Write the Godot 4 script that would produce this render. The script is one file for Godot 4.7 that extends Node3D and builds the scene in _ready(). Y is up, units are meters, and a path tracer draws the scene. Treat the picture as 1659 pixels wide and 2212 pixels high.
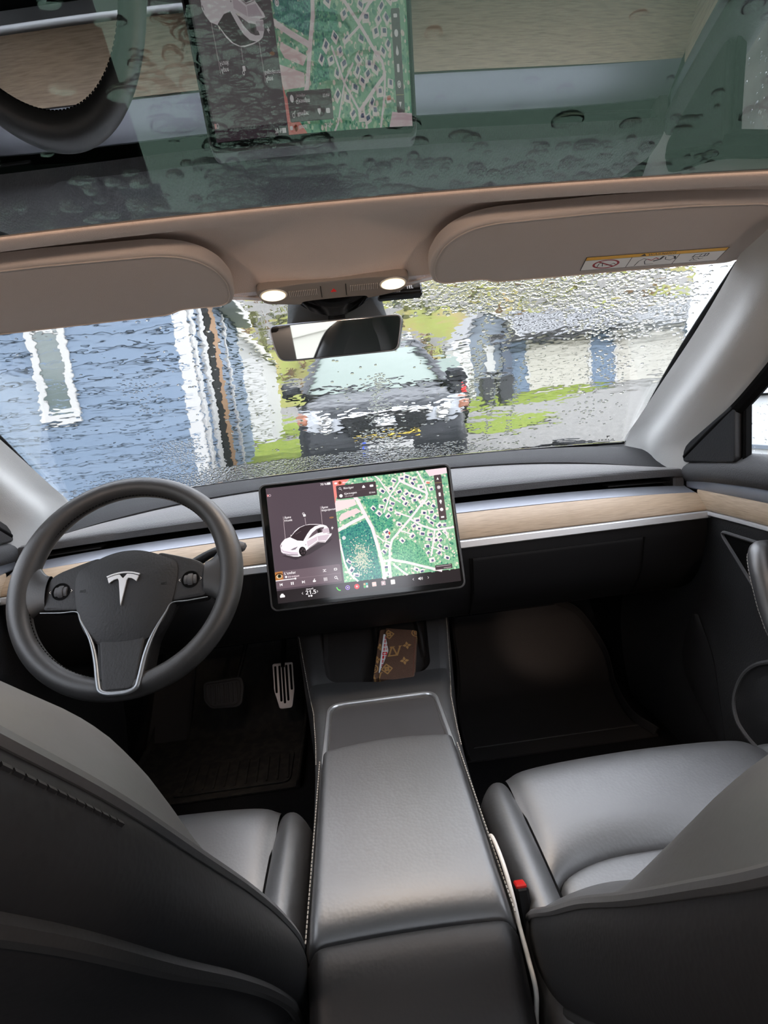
extends Node3D
# Inside of a parked car in the rain. x to the right, y up, -z towards the bonnet, metres; y = 0 is the cabin floor.

const EXPOSURE := 1.12
const SKY := 2.2
var M := {}
var taken := {}
var rng := RandomNumberGenerator.new()


func _ready() -> void:
	rng.seed = 7
	light_and_camera()
	materials()
	shell()
	dashboard()
	doors()
	console()
	seats()
	wheel()
	screen()
	overhead()
	floor_things()
	small_things()
	outside()


func light_and_camera() -> void:
	var cam := Camera3D.new()
	cam.name = "camera"
	cam.fov = 85.33
	cam.near = 0.02
	cam.far = 300.0
	cam.basis = Basis.from_euler(Vector3(-0.172, -0.048, -0.111), EULER_ORDER_YXZ)
	cam.position = Vector3(-0.004, 0.858, 1.015)
	add_child(cam)
	cam.current = true
	var we := WorldEnvironment.new()
	we.name = "environment"
	var e := Environment.new()
	e.background_mode = Environment.BG_SKY
	var sm := ProceduralSkyMaterial.new()
	sm.sky_top_color = Color(0.93, 0.955, 1.0)
	sm.sky_horizon_color = Color(0.97, 0.98, 1.0)
	sm.ground_bottom_color = Color(0.42, 0.42, 0.40)
	sm.ground_horizon_color = Color(0.55, 0.55, 0.54)
	sm.sky_energy_multiplier = SKY
	sm.ground_energy_multiplier = SKY * 0.6
	var sky := Sky.new()
	sky.sky_material = sm
	e.sky = sky
	e.tonemap_mode = Environment.TONE_MAPPER_LINEAR
	e.tonemap_exposure = EXPOSURE
	e.sdfgi_enabled = true
	e.ssao_enabled = true
	e.ssil_enabled = true
	we.environment = e
	add_child(we)


# ---------------------------------------------------------------- helpers: nodes

func numbered(n: String) -> String:
	var k: int = taken.get(n, 0)
	taken[n] = k + 1
	return n if k == 0 else "%s_%03d" % [n, k]


func thing(called: String, label: String, category: String, at := Vector3.ZERO, group := "", turned := Basis()) -> Node3D:
	var o := Node3D.new()
	o.name = numbered(called)
	o.transform = Transform3D(turned, at)
	add_child(o)
	o.set_meta("label", label)
	o.set_meta("category", category)
	if group != "":
		o.set_meta("group", group)
	return o


func tag(o: Node, label: String, category: String, group := "", kind := "") -> Node:
	o.set_meta("label", label)
	o.set_meta("category", category)
	if group != "":
		o.set_meta("group", group)
	if kind != "":
		o.set_meta("kind", kind)
	return o


# Commits a triangle soup given in world coordinates (or in the parent's own, with own = true).
func part(p: Node3D, called: String, t: PackedVector3Array, m: Material, own := false, crease := 42.0, label := "") -> MeshInstance3D:
	var o := MeshInstance3D.new()
	if p == self:
		o.name = numbered(called)
	else:
		o.name = called
	if not own and p != self:
		var inv := whole(p).affine_inverse()
		t = inv * t
	o.mesh = mk(t, crease)
	o.material_override = m
	o.cast_shadow = GeometryInstance3D.SHADOW_CASTING_SETTING_ON
	p.add_child(o, true)
	if label != "":
		o.set_meta("label", label)
	return o


func whole(p: Node3D) -> Transform3D:
	var x := p.transform
	var q := p.get_parent()
	while q != self and q is Node3D:
		x = (q as Node3D).transform * x
		q = q.get_parent()
	return x


func struct(called: String, t: PackedVector3Array, m: Material, label: String, category: String, crease := 42.0) -> MeshInstance3D:
	var o := part(self, called, t, m, true, crease)
	tag(o, label, category, "", "structure")
	return o


# ---------------------------------------------------------------- helpers: meshes (counter-clockwise from outside)

func mk(t: PackedVector3Array, crease := 42.0, uv := PackedVector2Array()) -> ArrayMesh:
	var n := t.size() / 3
	var fn := PackedVector3Array()
	fn.resize(n)
	var un := PackedVector3Array()
	un.resize(n)
	var groups := {}
	for i in n:
		var c := (t[3 * i + 1] - t[3 * i]).cross(t[3 * i + 2] - t[3 * i])
		fn[i] = c
		un[i] = c.normalized()
		for k in 3:
			var key := Vector3i((t[3 * i + k] * 20000.0).round())
			if groups.has(key):
				groups[key].append(i)
			else:
				groups[key] = [i]
	var v := PackedVector3Array()
	var nn := PackedVector3Array()
	var uu := PackedVector2Array()
	var lim := cos(deg_to_rad(crease))
	for i in n:
		if fn[i].length_squared() < 1e-18:
			continue
		for k in [0, 2, 1]:
			var q := t[3 * i + k]
			var s := Vector3.ZERO
			for j in groups[Vector3i((q * 20000.0).round())]:
				if un[i].dot(un[j]) > lim:
					s += fn[j]
			v.append(q)
			nn.append(s.normalized() if s.length_squared() > 1e-24 else un[i])
			if uv.size():
				uu.append(uv[3 * i + k])
	var a := []
	a.resize(Mesh.ARRAY_MAX)
	a[Mesh.ARRAY_VERTEX] = v
	a[Mesh.ARRAY_NORMAL] = nn
	if uv.size():
		a[Mesh.ARRAY_TEX_UV] = uu
	var m := ArrayMesh.new()
	m.add_surface_from_arrays(Mesh.PRIMITIVE_TRIANGLES, a)
	return m


func quad(t: PackedVector3Array, a: Vector3, b: Vector3, c: Vector3, d: Vector3) -> void:
	t.append_array(PackedVector3Array([a, b, c, a, c, d]))


# Box with chamfered edges in the frame x.
func bbox(t: PackedVector3Array, x: Transform3D, size: Vector3, r := 0.0) -> void:
	var h := size * 0.5
	r = minf(r, minf(h.x, minf(h.y, h.z)) * 0.95)
	if r <= 0.0:
		for ax in 3:
			for s in [-1.0, 1.0]:
				var n := Vector3.ZERO
				n[ax] = s
				var u := Vector3.ZERO
				u[(ax + 1) % 3] = 1.0
				var w := n.cross(u)
				u *= h
				w *= h
				n *= h
				quad(t, x * (n - u - w), x * (n + u - w), x * (n + u + w), x * (n - u + w))
		return
	var i := h - Vector3(r, r, r)
	for ax in 3:
		for s in [-1.0, 1.0]:
			var n := Vector3.ZERO
			n[ax] = s
			var u := Vector3.ZERO
			u[(ax + 1) % 3] = 1.0
			var w := n.cross(u)
			u *= i
			w *= i
			n *= h
			quad(t, x * (n - u - w), x * (n + u - w), x * (n + u + w), x * (n - u + w))
	for ax in 3:
		var b := (ax + 1) % 3
		var c := (ax + 2) % 3
		for sb in [-1.0, 1.0]:
			for sc in [-1.0, 1.0]:
				var p := Vector3.ZERO
				p[b] = sb * h[b]
				p[c] = sc * i[c]
				var q := Vector3.ZERO
				q[b] = sb * i[b]
				q[c] = sc * h[c]
				var e := Vector3.ZERO
				e[ax] = i[ax]
				quad(t, x * (p - e), x * (p + e), x * (q + e), x * (q - e))
	for sx in [-1.0, 1.0]:
		for sy in [-1.0, 1.0]:
			for sz in [-1.0, 1.0]:
				var a := x * Vector3(sx * h.x, sy * i.y, sz * i.z)
				var b := x * Vector3(sx * i.x, sy * h.y, sz * i.z)
				var c := x * Vector3(sx * i.x, sy * i.y, sz * h.z)
				t.append_array(PackedVector3Array([a, b, c] if sx * sy * sz > 0 else [a, c, b]))
	# the edge quads of both windings are set right here
	var o := x.origin
	for k in range(t.size() - 24 - 72, t.size() - 24, 3):
		var m := (t[k] + t[k + 1] + t[k + 2]) / 3.0 - o
		if (t[k + 1] - t[k]).cross(t[k + 2] - t[k]).dot(m) < 0.0:
			var s := t[k + 1]
			t[k + 1] = t[k + 2]
			t[k + 2] = s


func box(t: PackedVector3Array, a: Vector3, b: Vector3, r := 0.0) -> void:
	bbox(t, Transform3D(Basis(), (a + b) * 0.5), (b - a).abs(), r)


func crv(a: Vector3, b: Vector3, c: Vector3, d: Vector3, s: float) -> Vector3:
	return 0.5 * (2.0 * b + (c - a) * s + (2.0 * a - 5.0 * b + 4.0 * c - d) * s * s + (3.0 * b - a - 3.0 * c + d) * s * s * s)


func spline(p: PackedVector3Array, n: int, closed := false) -> PackedVector3Array:
	var r := PackedVector3Array()
	var m := p.size()
	var spans := m if closed else m - 1
	for i in n:
		var f := float(i) / (n if closed else n - 1) * spans
		var k := mini(int(f), spans - 1)
		var s := f - k
		if closed:
			r.append(crv(p[(k - 1 + m) % m], p[k % m], p[(k + 1) % m], p[(k + 2) % m], s))
		else:
			var a := p[k - 1] if k > 0 else 2.0 * p[0] - p[1]
			var d := p[k + 2] if k + 2 < m else 2.0 * p[m - 1] - p[m - 2]
			r.append(crv(a, p[k], p[k + 1], d, s))
	return r


# Control rows -> finer rows, smooth both ways.
func surf(ctrl: Array, nu: int, nv: int, closed_u := false) -> Array:
	var fine := []
	for r in ctrl:
		fine.append(spline(PackedVector3Array(r), nu, closed_u))
	var rows := []
	for i in nv:
		rows.append(PackedVector3Array())
	for j in nu:
		var col := PackedVector3Array()
		for r in fine:
			col.append(r[j])
		var c := spline(col, nv)
		for i in nv:
			rows[i].append(c[i])
	return rows


# Quads between rows; the outside is towards u x v. With thick > 0 a shell that reaches to the inside.
func sheet(t: PackedVector3Array, rows: Array, closed_u := false, flip := false, thick := 0.0) -> void:
	var nv := rows.size()
	var nu: int = rows[0].size()
	var ju := nu if closed_u else nu - 1
	for i in nv - 1:
		for j in ju:
			var a: Vector3 = rows[i][j]
			var b: Vector3 = rows[i][(j + 1) % nu]
			var c: Vector3 = rows[i + 1][(j + 1) % nu]
			var d: Vector3 = rows[i + 1][j]
			if flip:
				quad(t, a, d, c, b)
			else:
				quad(t, a, b, c, d)
	if thick > 0.0:
		var back := []
		for i in nv:
			var r := PackedVector3Array()
			for j in nu:
				var u: Vector3 = rows[i][mini(j + 1, nu - 1)] - rows[i][maxi(j - 1, 0)]
				var v: Vector3 = rows[mini(i + 1, nv - 1)][j] - rows[maxi(i - 1, 0)][j]
				var n := u.cross(v).normalized() * (-1.0 if flip else 1.0)
				r.append(rows[i][j] - n * thick)
			back.append(r)
		sheet(t, back, closed_u, not flip)
		for i in nv - 1:
			for j in [0, nu - 1]:
				var fl: bool = (j == 0) != flip
				if fl:
					quad(t, rows[i][j], rows[i + 1][j], back[i + 1][j], back[i][j])
				else:
					quad(t, rows[i][j], back[i][j], back[i + 1][j], rows[i + 1][j])
		for j in nu - 1:
			for i in [0, nv - 1]:
				var fl: bool = (i == 0) != flip
				if fl:
					quad(t, rows[i][j], back[i][j], back[i][j + 1], rows[i][j + 1])
				else:
					quad(t, rows[i][j], rows[i][j + 1], back[i][j + 1], back[i][j])


func cap(t: PackedVector3Array, ring: PackedVector3Array, flip := false) -> void:
	var c := Vector3.ZERO
	for p in ring:
		c += p
	c /= ring.size()
	for i in ring.size():
		var a := ring[i]
		var b := ring[(i + 1) % ring.size()]
		t.append_array(PackedVector3Array([c, b, a] if flip else [c, a, b]))


# Rings that go up with the outside to the right of u x v; both ends closed.
func loft(t: PackedVector3Array, rings: Array, flip := false) -> void:
	sheet(t, rings, true, flip)
	cap(t, rings[0], not flip)
	cap(t, rings[-1], flip)


func tube(t: PackedVector3Array, path: PackedVector3Array, rad: Variant, seg := 8, squash := 1.0, closed := false) -> void:
	var n := path.size()
	var rings := []
	var up := Vector3.UP
	var d0 := (path[1] - path[0]).normalized()
	if absf(d0.dot(up)) > 0.9:
		up = Vector3.RIGHT
	for i in n:
		var d: Vector3
		if closed:
			d = (path[(i + 1) % n] - path[(i - 1 + n) % n]).normalized()
		else:
			d = (path[mini(i + 1, n - 1)] - path[maxi(i - 1, 0)]).normalized()
		up = (up - d * up.dot(d)).normalized()
		var s := d.cross(up)
		var r: float = rad[i] if rad is Array or rad is PackedFloat32Array else rad
		var ring := PackedVector3Array()
		for k in seg:
			var a := TAU * k / seg
			ring.append(path[i] + (s * cos(a) + up * sin(a) * squash) * r)
		rings.append(ring)
	if closed:
		rings.append(rings[0])
		sheet(t, rings, true, true)
	else:
		loft(t, rings, true)


func lathe(t: PackedVector3Array, x: Transform3D, prof: PackedVector2Array, seg := 24) -> void:
	var rings := []
	for q in prof:
		var ring := PackedVector3Array()
		for k in seg:
			var a := TAU * k / seg
			ring.append(x * Vector3(q.x * cos(a), q.y, -q.x * sin(a)))
		rings.append(ring)
	loft(t, rings)


func inset(p: PackedVector2Array, d: float) -> PackedVector2Array:
	var r := PackedVector2Array()
	var n := p.size()
	for i in n:
		var e := (p[i] - p[(i - 1 + n) % n]).normalized()
		var f := (p[(i + 1) % n] - p[i]).normalized()
		var m := Vector2(-e.y - f.y, e.x + f.x).normalized()
		var k := maxf(m.dot(Vector2(-f.y, f.x)), 0.35)
		r.append(p[i] + m * d / k)
	return r


func ccw(p: PackedVector2Array) -> PackedVector2Array:
	var a := 0.0
	for i in p.size():
		a += p[i].cross(p[(i + 1) % p.size()])
	if a < 0.0:
		p = p.duplicate()
		p.reverse()
	return p


# Polygon in the xy plane of the frame, from z = -thick to z = 0, front edge bevelled.
func plate(t: PackedVector3Array, x: Transform3D, poly: PackedVector2Array, thick: float, bevel := 0.0) -> void:
	poly = ccw(poly)
	var n := poly.size()
	var top := inset(poly, bevel) if bevel > 0.0 else poly
	var tri := Geometry2D.triangulate_polygon(top)
	if tri.is_empty():
		top = poly
		tri = Geometry2D.triangulate_polygon(poly)
	for k in range(0, tri.size(), 3):
		var a := top[tri[k]]
		var b := top[tri[k + 1]]
		var c := top[tri[k + 2]]
		if (b - a).cross(c - a) < 0.0:
			var s := b
			b = c
			c = s
		t.append_array(PackedVector3Array([x * Vector3(a.x, a.y, 0), x * Vector3(b.x, b.y, 0), x * Vector3(c.x, c.y, 0)]))
	tri = Geometry2D.triangulate_polygon(poly)
	for k in range(0, tri.size(), 3):
		var a := poly[tri[k]]
		var b := poly[tri[k + 1]]
		var c := poly[tri[k + 2]]
		if (b - a).cross(c - a) > 0.0:
			var s := b
			b = c
			c = s
		t.append_array(PackedVector3Array([x * Vector3(a.x, a.y, -thick), x * Vector3(b.x, b.y, -thick), x * Vector3(c.x, c.y, -thick)]))
	var z := -bevel
	for i in n:
		var j := (i + 1) % n
		if bevel > 0.0:
			var zm := -bevel * 0.3
			var pi := poly[i].lerp(top[i], 0.3)
			var pj := poly[j].lerp(top[j], 0.3)
			quad(t, x * Vector3(pi.x, pi.y, zm), x * Vector3(pj.x, pj.y, zm), x * Vector3(top[j].x, top[j].y, 0), x * Vector3(top[i].x, top[i].y, 0))
			quad(t, x * Vector3(poly[i].x, poly[i].y, z), x * Vector3(poly[j].x, poly[j].y, z), x * Vector3(pj.x, pj.y, zm), x * Vector3(pi.x, pi.y, zm))
		quad(t, x * Vector3(poly[i].x, poly[i].y, -thick), x * Vector3(poly[j].x, poly[j].y, -thick), x * Vector3(poly[j].x, poly[j].y, z), x * Vector3(poly[i].x, poly[i].y, z))


# Domed cover over an outline: rises h from the edge to the middle.
func dome(t: PackedVector3Array, x: Transform3D, poly: PackedVector2Array, h: float, skirt := 0.0, power := 2.2) -> void:
	poly = ccw(poly)
	var c := Vector2.ZERO
	for p in poly:
		c += p
	c /= poly.size()
	var rings := []
	if skirt > 0.0:
		var r0 := PackedVector3Array()
		for p in poly:
			r0.append(x * Vector3(p.x, p.y, -skirt))
		rings.append(r0)
	for s in [1.0, 0.985, 0.95, 0.88, 0.76, 0.6, 0.4, 0.2, 0.04]:
		var r := PackedVector3Array()
		for p in poly:
			var q: Vector2 = c + (p - c) * s
			r.append(x * Vector3(q.x, q.y, h * (1.0 - pow(s, power))))
		rings.append(r)
	sheet(t, rings, true)
	cap(t, rings[-1])


func rrect(w: float, h: float, r: float, n := 6) -> PackedVector2Array:
	var p := PackedVector2Array()
	for k in 4:
		var c := Vector2(w * 0.5 - r, h * 0.5 - r) * Vector2([1, -1, -1, 1][k], [1, 1, -1, -1][k])
		for i in n + 1:
			var a := PI * 0.5 * (k + float(i) / n)
			p.append(c + Vector2(cos(a), sin(a)) * r)
	return p


func oval(w: float, h: float, n := 24, at := Vector2.ZERO) -> PackedVector2Array:
	var p := PackedVector2Array()
	for i in n:
		p.append(at + Vector2(cos(TAU * i / n) * w * 0.5, sin(TAU * i / n) * h * 0.5))
	return p


func loop2(p: PackedVector2Array, n: int) -> PackedVector2Array:
	var q := PackedVector3Array()
	for v in p:
		q.append(Vector3(v.x, v.y, 0))
	var r := PackedVector2Array()
	for v in spline(q, n, true):
		r.append(Vector2(v.x, v.y))
	return r


# Corners of a polygon cut round.
func soft(p: PackedVector2Array, r: float, n := 5) -> PackedVector2Array:
	var o := PackedVector2Array()
	var m := p.size()
	for i in m:
		var a := p[(i - 1 + m) % m]
		var b := p[i]
		var c := p[(i + 1) % m]
		var d := minf(r, minf(a.distance_to(b), c.distance_to(b)) * 0.48)
		var s := b + (a - b).normalized() * d
		var e := b + (c - b).normalized() * d
		for k in n + 1:
			var f := float(k) / n
			o.append(s.lerp(b, f).lerp(b.lerp(e, f), f))
	return o


func stitches(t: PackedVector3Array, path: PackedVector3Array, step: float, long: float, r: float) -> void:
	var run := 0.0
	var next := 0.0
	for i in path.size() - 1:
		var a := path[i]
		var b := path[i + 1]
		var l := a.distance_to(b)
		while next < run + l:
			var p := a.lerp(b, (next - run) / l)
			var d := (b - a).normalized()
			var u := d.cross(Vector3(0.3, 0.9, 0.2)).normalized()
			bbox(t, Transform3D(Basis(u, d.cross(u) * -1.0, d), p), Vector3(r * 2, r * 2, long))
			next += step
		run += l


func mirror(p: Array) -> Array:
	var r := []
	for v in p:
		r.append(Vector3(-v.x, v.y, v.z))
	return r


func lookat(dir: Vector3, up := Vector3.UP) -> Basis:
	var z := dir.normalized()
	var x := up.cross(z).normalized()
	return Basis(x, z.cross(x), z)


# ---------------------------------------------------------------- materials

func mat(called: String, c: Color, rough: float, metal := 0.0, spec := 0.5) -> StandardMaterial3D:
	var m := StandardMaterial3D.new()
	m.resource_name = called
	m.albedo_color = c
	m.roughness = rough
	m.metallic = metal
	m.metallic_specular = spec
	M[called] = m
	return m


func noise(freq: float, seed_: int, oct := 3, kind := FastNoiseLite.TYPE_SIMPLEX_SMOOTH) -> FastNoiseLite:
	var n := FastNoiseLite.new()
	n.seed = seed_
	n.noise_type = kind
	n.frequency = freq
	n.fractal_octaves = oct
	return n


func ntex(n: FastNoiseLite, side := 512, normal := false, strength := 4.0, ramp: Array = []) -> NoiseTexture2D:
	var t := NoiseTexture2D.new()
	t.width = side
	t.height = side
	t.seamless = true
	t.noise = n
	t.as_normal_map = normal
	t.bump_strength = strength
	if ramp.size():
		var g := Gradient.new()
		var off := PackedFloat32Array()
		var cols := PackedColorArray()
		for k in ramp.size():
			off.append(float(k) / (ramp.size() - 1))
			cols.append(ramp[k])
		g.offsets = off
		g.colors = cols
		t.color_ramp = g
	return t


func grain(m: StandardMaterial3D, tex: Texture2D, scale: Vector3, strength: float, world := true) -> void:
	m.uv1_triplanar = true
	m.uv1_world_triplanar = world
	m.uv1_scale = scale
	m.normal_enabled = true
	m.normal_texture = tex
	m.normal_scale = strength


func materials() -> void:
	var fine := ntex(noise(0.06, 3, 4), 512, true, 6.0)
	var cells := ntex(noise(0.05, 5, 1, FastNoiseLite.TYPE_CELLULAR), 512, true, 4.0)
	var m := mat("leather", Color(0.20, 0.20, 0.205), 0.46, 0.0, 0.71)
	m.clearcoat_enabled = true
	m.clearcoat = 0.8
	m.clearcoat_roughness = 0.52
	grain(m, cells, Vector3(9, 9, 9), 0.16)
	m = mat("rim_leather", Color(0.155, 0.153, 0.153), 0.48)
	grain(m, cells, Vector3(14, 14, 14), 0.15, false)
	m = mat("seat_back", Color(0.10, 0.10, 0.105), 0.55, 0.0, 0.4)
	grain(m, cells, Vector3(9, 9, 9), 0.15)
	m = mat("plastic", Color(0.125, 0.125, 0.13), 0.6, 0.0, 0.4)
	grain(m, fine, Vector3(7, 7, 7), 0.25)
	m = mat("plastic_black", Color(0.07, 0.07, 0.075), 0.55, 0.0, 0.35)
	m = mat("carpet", Color(0.09, 0.09, 0.095), 0.95, 0.0, 0.2)
	grain(m, fine, Vector3(10, 10, 10), 0.8)
	m = mat("mat_rubber", Color(0.165, 0.16, 0.16), 0.62, 0.0, 0.4)
	grain(m, cells, Vector3(16, 16, 16), 0.5)
	m = mat("dash_pad", Color(0.22, 0.22, 0.225), 0.6, 0.0, 0.3)
	m.rim_enabled = true
	m.rim = 0.8
	m.rim_tint = 0.0
	grain(m, fine, Vector3(8, 8, 8), 0.3)
	m = mat("dash_rear", Color(0.24, 0.24, 0.245), 0.7)
	grain(m, fine, Vector3(8, 8, 8), 0.3)
	m = mat("dash_back", Color(0.13, 0.13, 0.135), 0.7, 0.0, 0.3)
	grain(m, fine, Vector3(8, 8, 8), 0.3)
	mat("silver", Color(0.80, 0.81, 0.82), 0.40, 0.75)
	mat("loop_silver", Color(0.84, 0.85, 0.86), 0.36, 0.92)
	mat("emblem_silver", Color(0.80, 0.80, 0.80), 0.38, 0.45)
	mat("satin", Color(0.50, 0.51, 0.54), 0.42, 0.55)
	mat("chrome", Color(0.86, 0.87, 0.88), 0.16, 1.0)
	mat("gap", Color(0.02, 0.02, 0.02), 0.8, 0.0, 0.2)
	m = mat("wood", Color(1, 1, 1), 0.55)
	m.albedo_texture = ntex(noise(0.03, 11, 5), 512, false, 1.0, [Color(0.45, 0.385, 0.315), Color(0.57, 0.495, 0.41), Color(0.65, 0.57, 0.48), Color(0.52, 0.445, 0.37)])
	m.uv1_triplanar = true
	m.uv1_world_triplanar = true
	m.uv1_scale = Vector3(1.1, 34, 34)
	m = mat("wood_door", Color(1, 1, 1), 0.55)
	m.albedo_texture = M.wood.albedo_texture
	m.uv1_triplanar = true
	m.uv1_world_triplanar = true
	m.uv1_scale = Vector3(34, 34, 1.1)
	m = mat("headliner", Color(0.945, 0.86, 0.805), 0.95, 0.0, 0.2)
	grain(m, fine, Vector3(14, 14, 14), 0.5)
	m = mat("visor", Color(0.765, 0.72, 0.69), 0.85, 0.0, 0.3)
	grain(m, fine, Vector3(14, 14, 14), 0.25)
	m = mat("pillar", Color(0.69, 0.69, 0.68), 0.85, 0.0, 0.3)
	grain(m, fine, Vector3(14, 14, 14), 0.35)
	mat("console_gray", Color(0.55, 0.51, 0.48), 0.6)
	mat("gloss_black", Color(0.025, 0.025, 0.027), 0.12)
	mat("thread", Color(0.62, 0.60, 0.57), 0.8)
	mat("white_plastic", Color(0.90, 0.88, 0.85), 0.4)
	mat("red", Color(0.75, 0.08, 0.06), 0.4)
	mat("mirror", Color(0.92, 0.93, 0.93), 0.02, 1.0)
	m = mat("pane", Color(0.9, 1.0, 0.95, 0.03), 0.03)
	m.transparency = BaseMaterial3D.TRANSPARENCY_ALPHA
	m = mat("roof_glass", Color(0.105, 0.135, 0.112, 0.0), 0.0, 0.0, 0.5)
	m.refraction_enabled = true
	m.refraction_scale = 0.08
	m.clearcoat_enabled = true
	m.clearcoat = 1.0
	m.clearcoat_roughness = 0.0
	m = mat("water", Color(1, 1, 1, 0.0), 0.0)
	m.refraction_enabled = true
	m.refraction_scale = 0.033
	m = mat("pedal_metal", Color(0.62, 0.58, 0.56), 0.4, 0.8)


# ---------------------------------------------------------------- the car's shell

func roof_y(x: float, z: float) -> float:
	var d := z - 0.36
	var y := 1.089 + 0.1362 * d - 0.1933 * d * d
	if d > 0.5:
		y = 1.089 + 0.1362 * 0.5 - 0.1933 * 0.25 - 0.06 * (d - 0.5)
	return y - 0.0417 * x * x


func ws_point(u: float, v: float) -> Vector3:
	# windscreen: u -1..1 across, v 0 base .. 1 top
	var b := Vector3(0.755 * u, 0.730 - 0.018 * u * u, -0.475 + 0.035 * u * u)
	var t := Vector3(0.660 * u, 1.064 - 0.026 * u * u, 0.115 - 0.012 * u * u)
	var p := b.lerp(t, v)
	return p + Vector3(0, 0.82, -0.57) * 0.022 * sin(PI * v) * (1.0 - 0.3 * u * u)


func shell() -> void:
	var t := PackedVector3Array()
	box(t, Vector3(-0.74, -0.05, -0.62), Vector3(0.74, 0.0, 2.1))
	struct("floor", t, M.carpet, "black carpeted cabin floor under the mats and pedals", "floor")
	# firewall and toe board
	t = PackedVector3Array()
	var rows := []
	for q in [[0.0, -0.48], [0.05, -0.56], [0.14, -0.66], [0.26, -0.74], [0.45, -0.80], [0.70, -0.82]]:
		var r := PackedVector3Array()
		for x in [-0.74, -0.3, 0.0, 0.3, 0.74]:
			r.append(Vector3(x, q[0], q[1]))
		rows.append(r)
	sheet(t, surf(rows, 9, 16), false, false, 0.05)
	struct("wall_front", t, M.carpet, "dark toe board behind the pedals and the footwell mats", "toe board")
	for s in [-1.0, 1.0]:
		t = PackedVector3Array()
		box(t, Vector3(s * 0.72, -0.05, -0.95), Vector3(s * 0.79, 0.70, -0.44))
		struct("trim_6" if s < 0 else "trim_7", t, M.carpet, "dark kick panel at the front end of the %s footwell" % ("driver" if s < 0 else "passenger"), "kick panel")
	# windscreen pane
	t = PackedVector3Array()
	rows = []
	for j in 13:
		var r := PackedVector3Array()
		for i in 25:
			r.append(ws_point(-1.0 + i / 12.0, j / 12.0))
		rows.append(r)
	sheet(t, rows)
	struct("window_1", t, M.pane, "wide raked windscreen seen from inside, wet with rain", "windscreen")
	water_film()
	# black border of the windscreen
	t = PackedVector3Array()
	var off := Vector3(0, -0.0025, 0.003)
	var edge := []
	for i in 41:
		edge.append([ws_point(-1.0 + i / 20.0, 0.0), ws_point(-1.0 + i / 20.0, 0.016)])
	var a := PackedVector3Array()
	var b := PackedVector3Array()
	for e in edge:
		a.append(e[0] + off)
		b.append(e[1] + off)
	sheet(t, [a, b], false, false, 0.002)
	for s in [-1.0, 1.0]:
		a = PackedVector3Array()
		b = PackedVector3Array()
		for j in 21:
			a.append(ws_point(s * 1.05, j / 20.0) + off)
			b.append(ws_point(s * (0.981 - 0.02 * pow(1.0 - j / 20.0, 8.0)), j / 20.0) + off)
		sheet(t, [a, b], false, false, 0.002)
	struct("trim_1", t, M.gloss_black, "thin black border band round the windscreen glass", "border")
	# roof glass: a slab
	t = PackedVector3Array()
	var lo := []
	var hi := []
	for j in 49:
		var z := 0.345 + 1.5 * j / 48.0
		var r := PackedVector3Array()
		var r2 := PackedVector3Array()
		for i in 41:
			var x := -0.575 + 1.15 * i / 40.0
			r.append(Vector3(x, roof_y(x, z), z))
			r2.append(Vector3(x, roof_y(x, z) + 0.006, z))
		lo.append(r)
		hi.append(r2)
	sheet(t, lo)
	sheet(t, hi, false, true)
	for i in 40:
		for k in [0, 48]:
			quad(t, lo[k][i], lo[k][i + 1], hi[k][i + 1], hi[k][i])
	for j in 48:
		for k in [0, 40]:
			quad(t, lo[j][k], lo[j + 1][k], hi[j + 1][k], hi[j][k])
	# turn every face outwards
	for k in range(0, t.size(), 3):
		var n := (t[k + 1] - t[k]).cross(t[k + 2] - t[k])
		var m := (t[k] + t[k + 1] + t[k + 2]) / 3.0
		var mid := Vector3(m.x, roof_y(m.x, m.z) + 0.003, m.z)
		var o := m - mid
		if absf(m.z - 0.345) < 0.0005 or absf(m.z - 1.845) < 0.0005:
			o = Vector3(0, 0, m.z - 1.0)
		elif absf(absf(m.x) - 0.575) < 0.0005:
			o = Vector3(m.x, 0, 0)
		if n.dot(o) < 0.0:
			var s := t[k + 1]
			t[k + 1] = t[k + 2]
			t[k + 2] = s
	struct("window_2", t, M.roof_glass, "dark green tinted glass roof that mirrors the dashboard", "glass roof", 30.0)
	# front headliner between windscreen and roof glass
	t = PackedVector3Array()
	rows = []
	for q in [[0.098, 1.043], [0.100, 1.047], [0.125, 1.058], [0.17, 1.073], [0.25, 1.083], [0.30, 1.0862], [0.33, 1.087], [0.362, 1.0865], [0.366, 1.091]]:
		var r := PackedVector3Array()
		for x in [-0.66, -0.5, -0.33, -0.17, 0.0, 0.17, 0.33, 0.5, 0.66]:
			var f: float = x / 0.66
			var side := smoothstep(0.10, 0.17, absf(x)) * (1.0 - smoothstep(0.285, 0.335, q[0]))
			r.append(Vector3(x, q[1] - 0.018 * f * f + 0.020 * side, q[0] + 0.010 * side * (1.0 - smoothstep(0.12, 0.2, q[0]))))
		rows.append(r)
	sheet(t, surf(rows, 49, 30), false, false, 0.012)
	struct("ceiling", t, M.headliner, "warm grey cloth headliner band between visors and glass roof", "headliner", 60.0)
	# roof rails on both sides, rear headliner
	t = PackedVector3Array()
	for s in [-1.0, 1.0]:
		rows = []
		for z in [0.36, 0.6, 0.9, 1.3, 1.85]:
			var r := PackedVector3Array()
			for q in [[0.555, 0.0], [0.60, -0.012], [0.64, -0.045], [0.665, -0.09]]:
				r.append(Vector3(s * q[0], roof_y(0.555, z) + q[1] - (0.0 if q[0] < 0.56 else 0.02 * (z - 0.36)), z))
			rows.append(r)
		sheet(t, surf(rows, 10, 16), false, s < 0, 0.02)
	struct("trim_2", t, M.pillar, "light grey roof rails along both edges of the glass roof", "roof rail")
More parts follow.
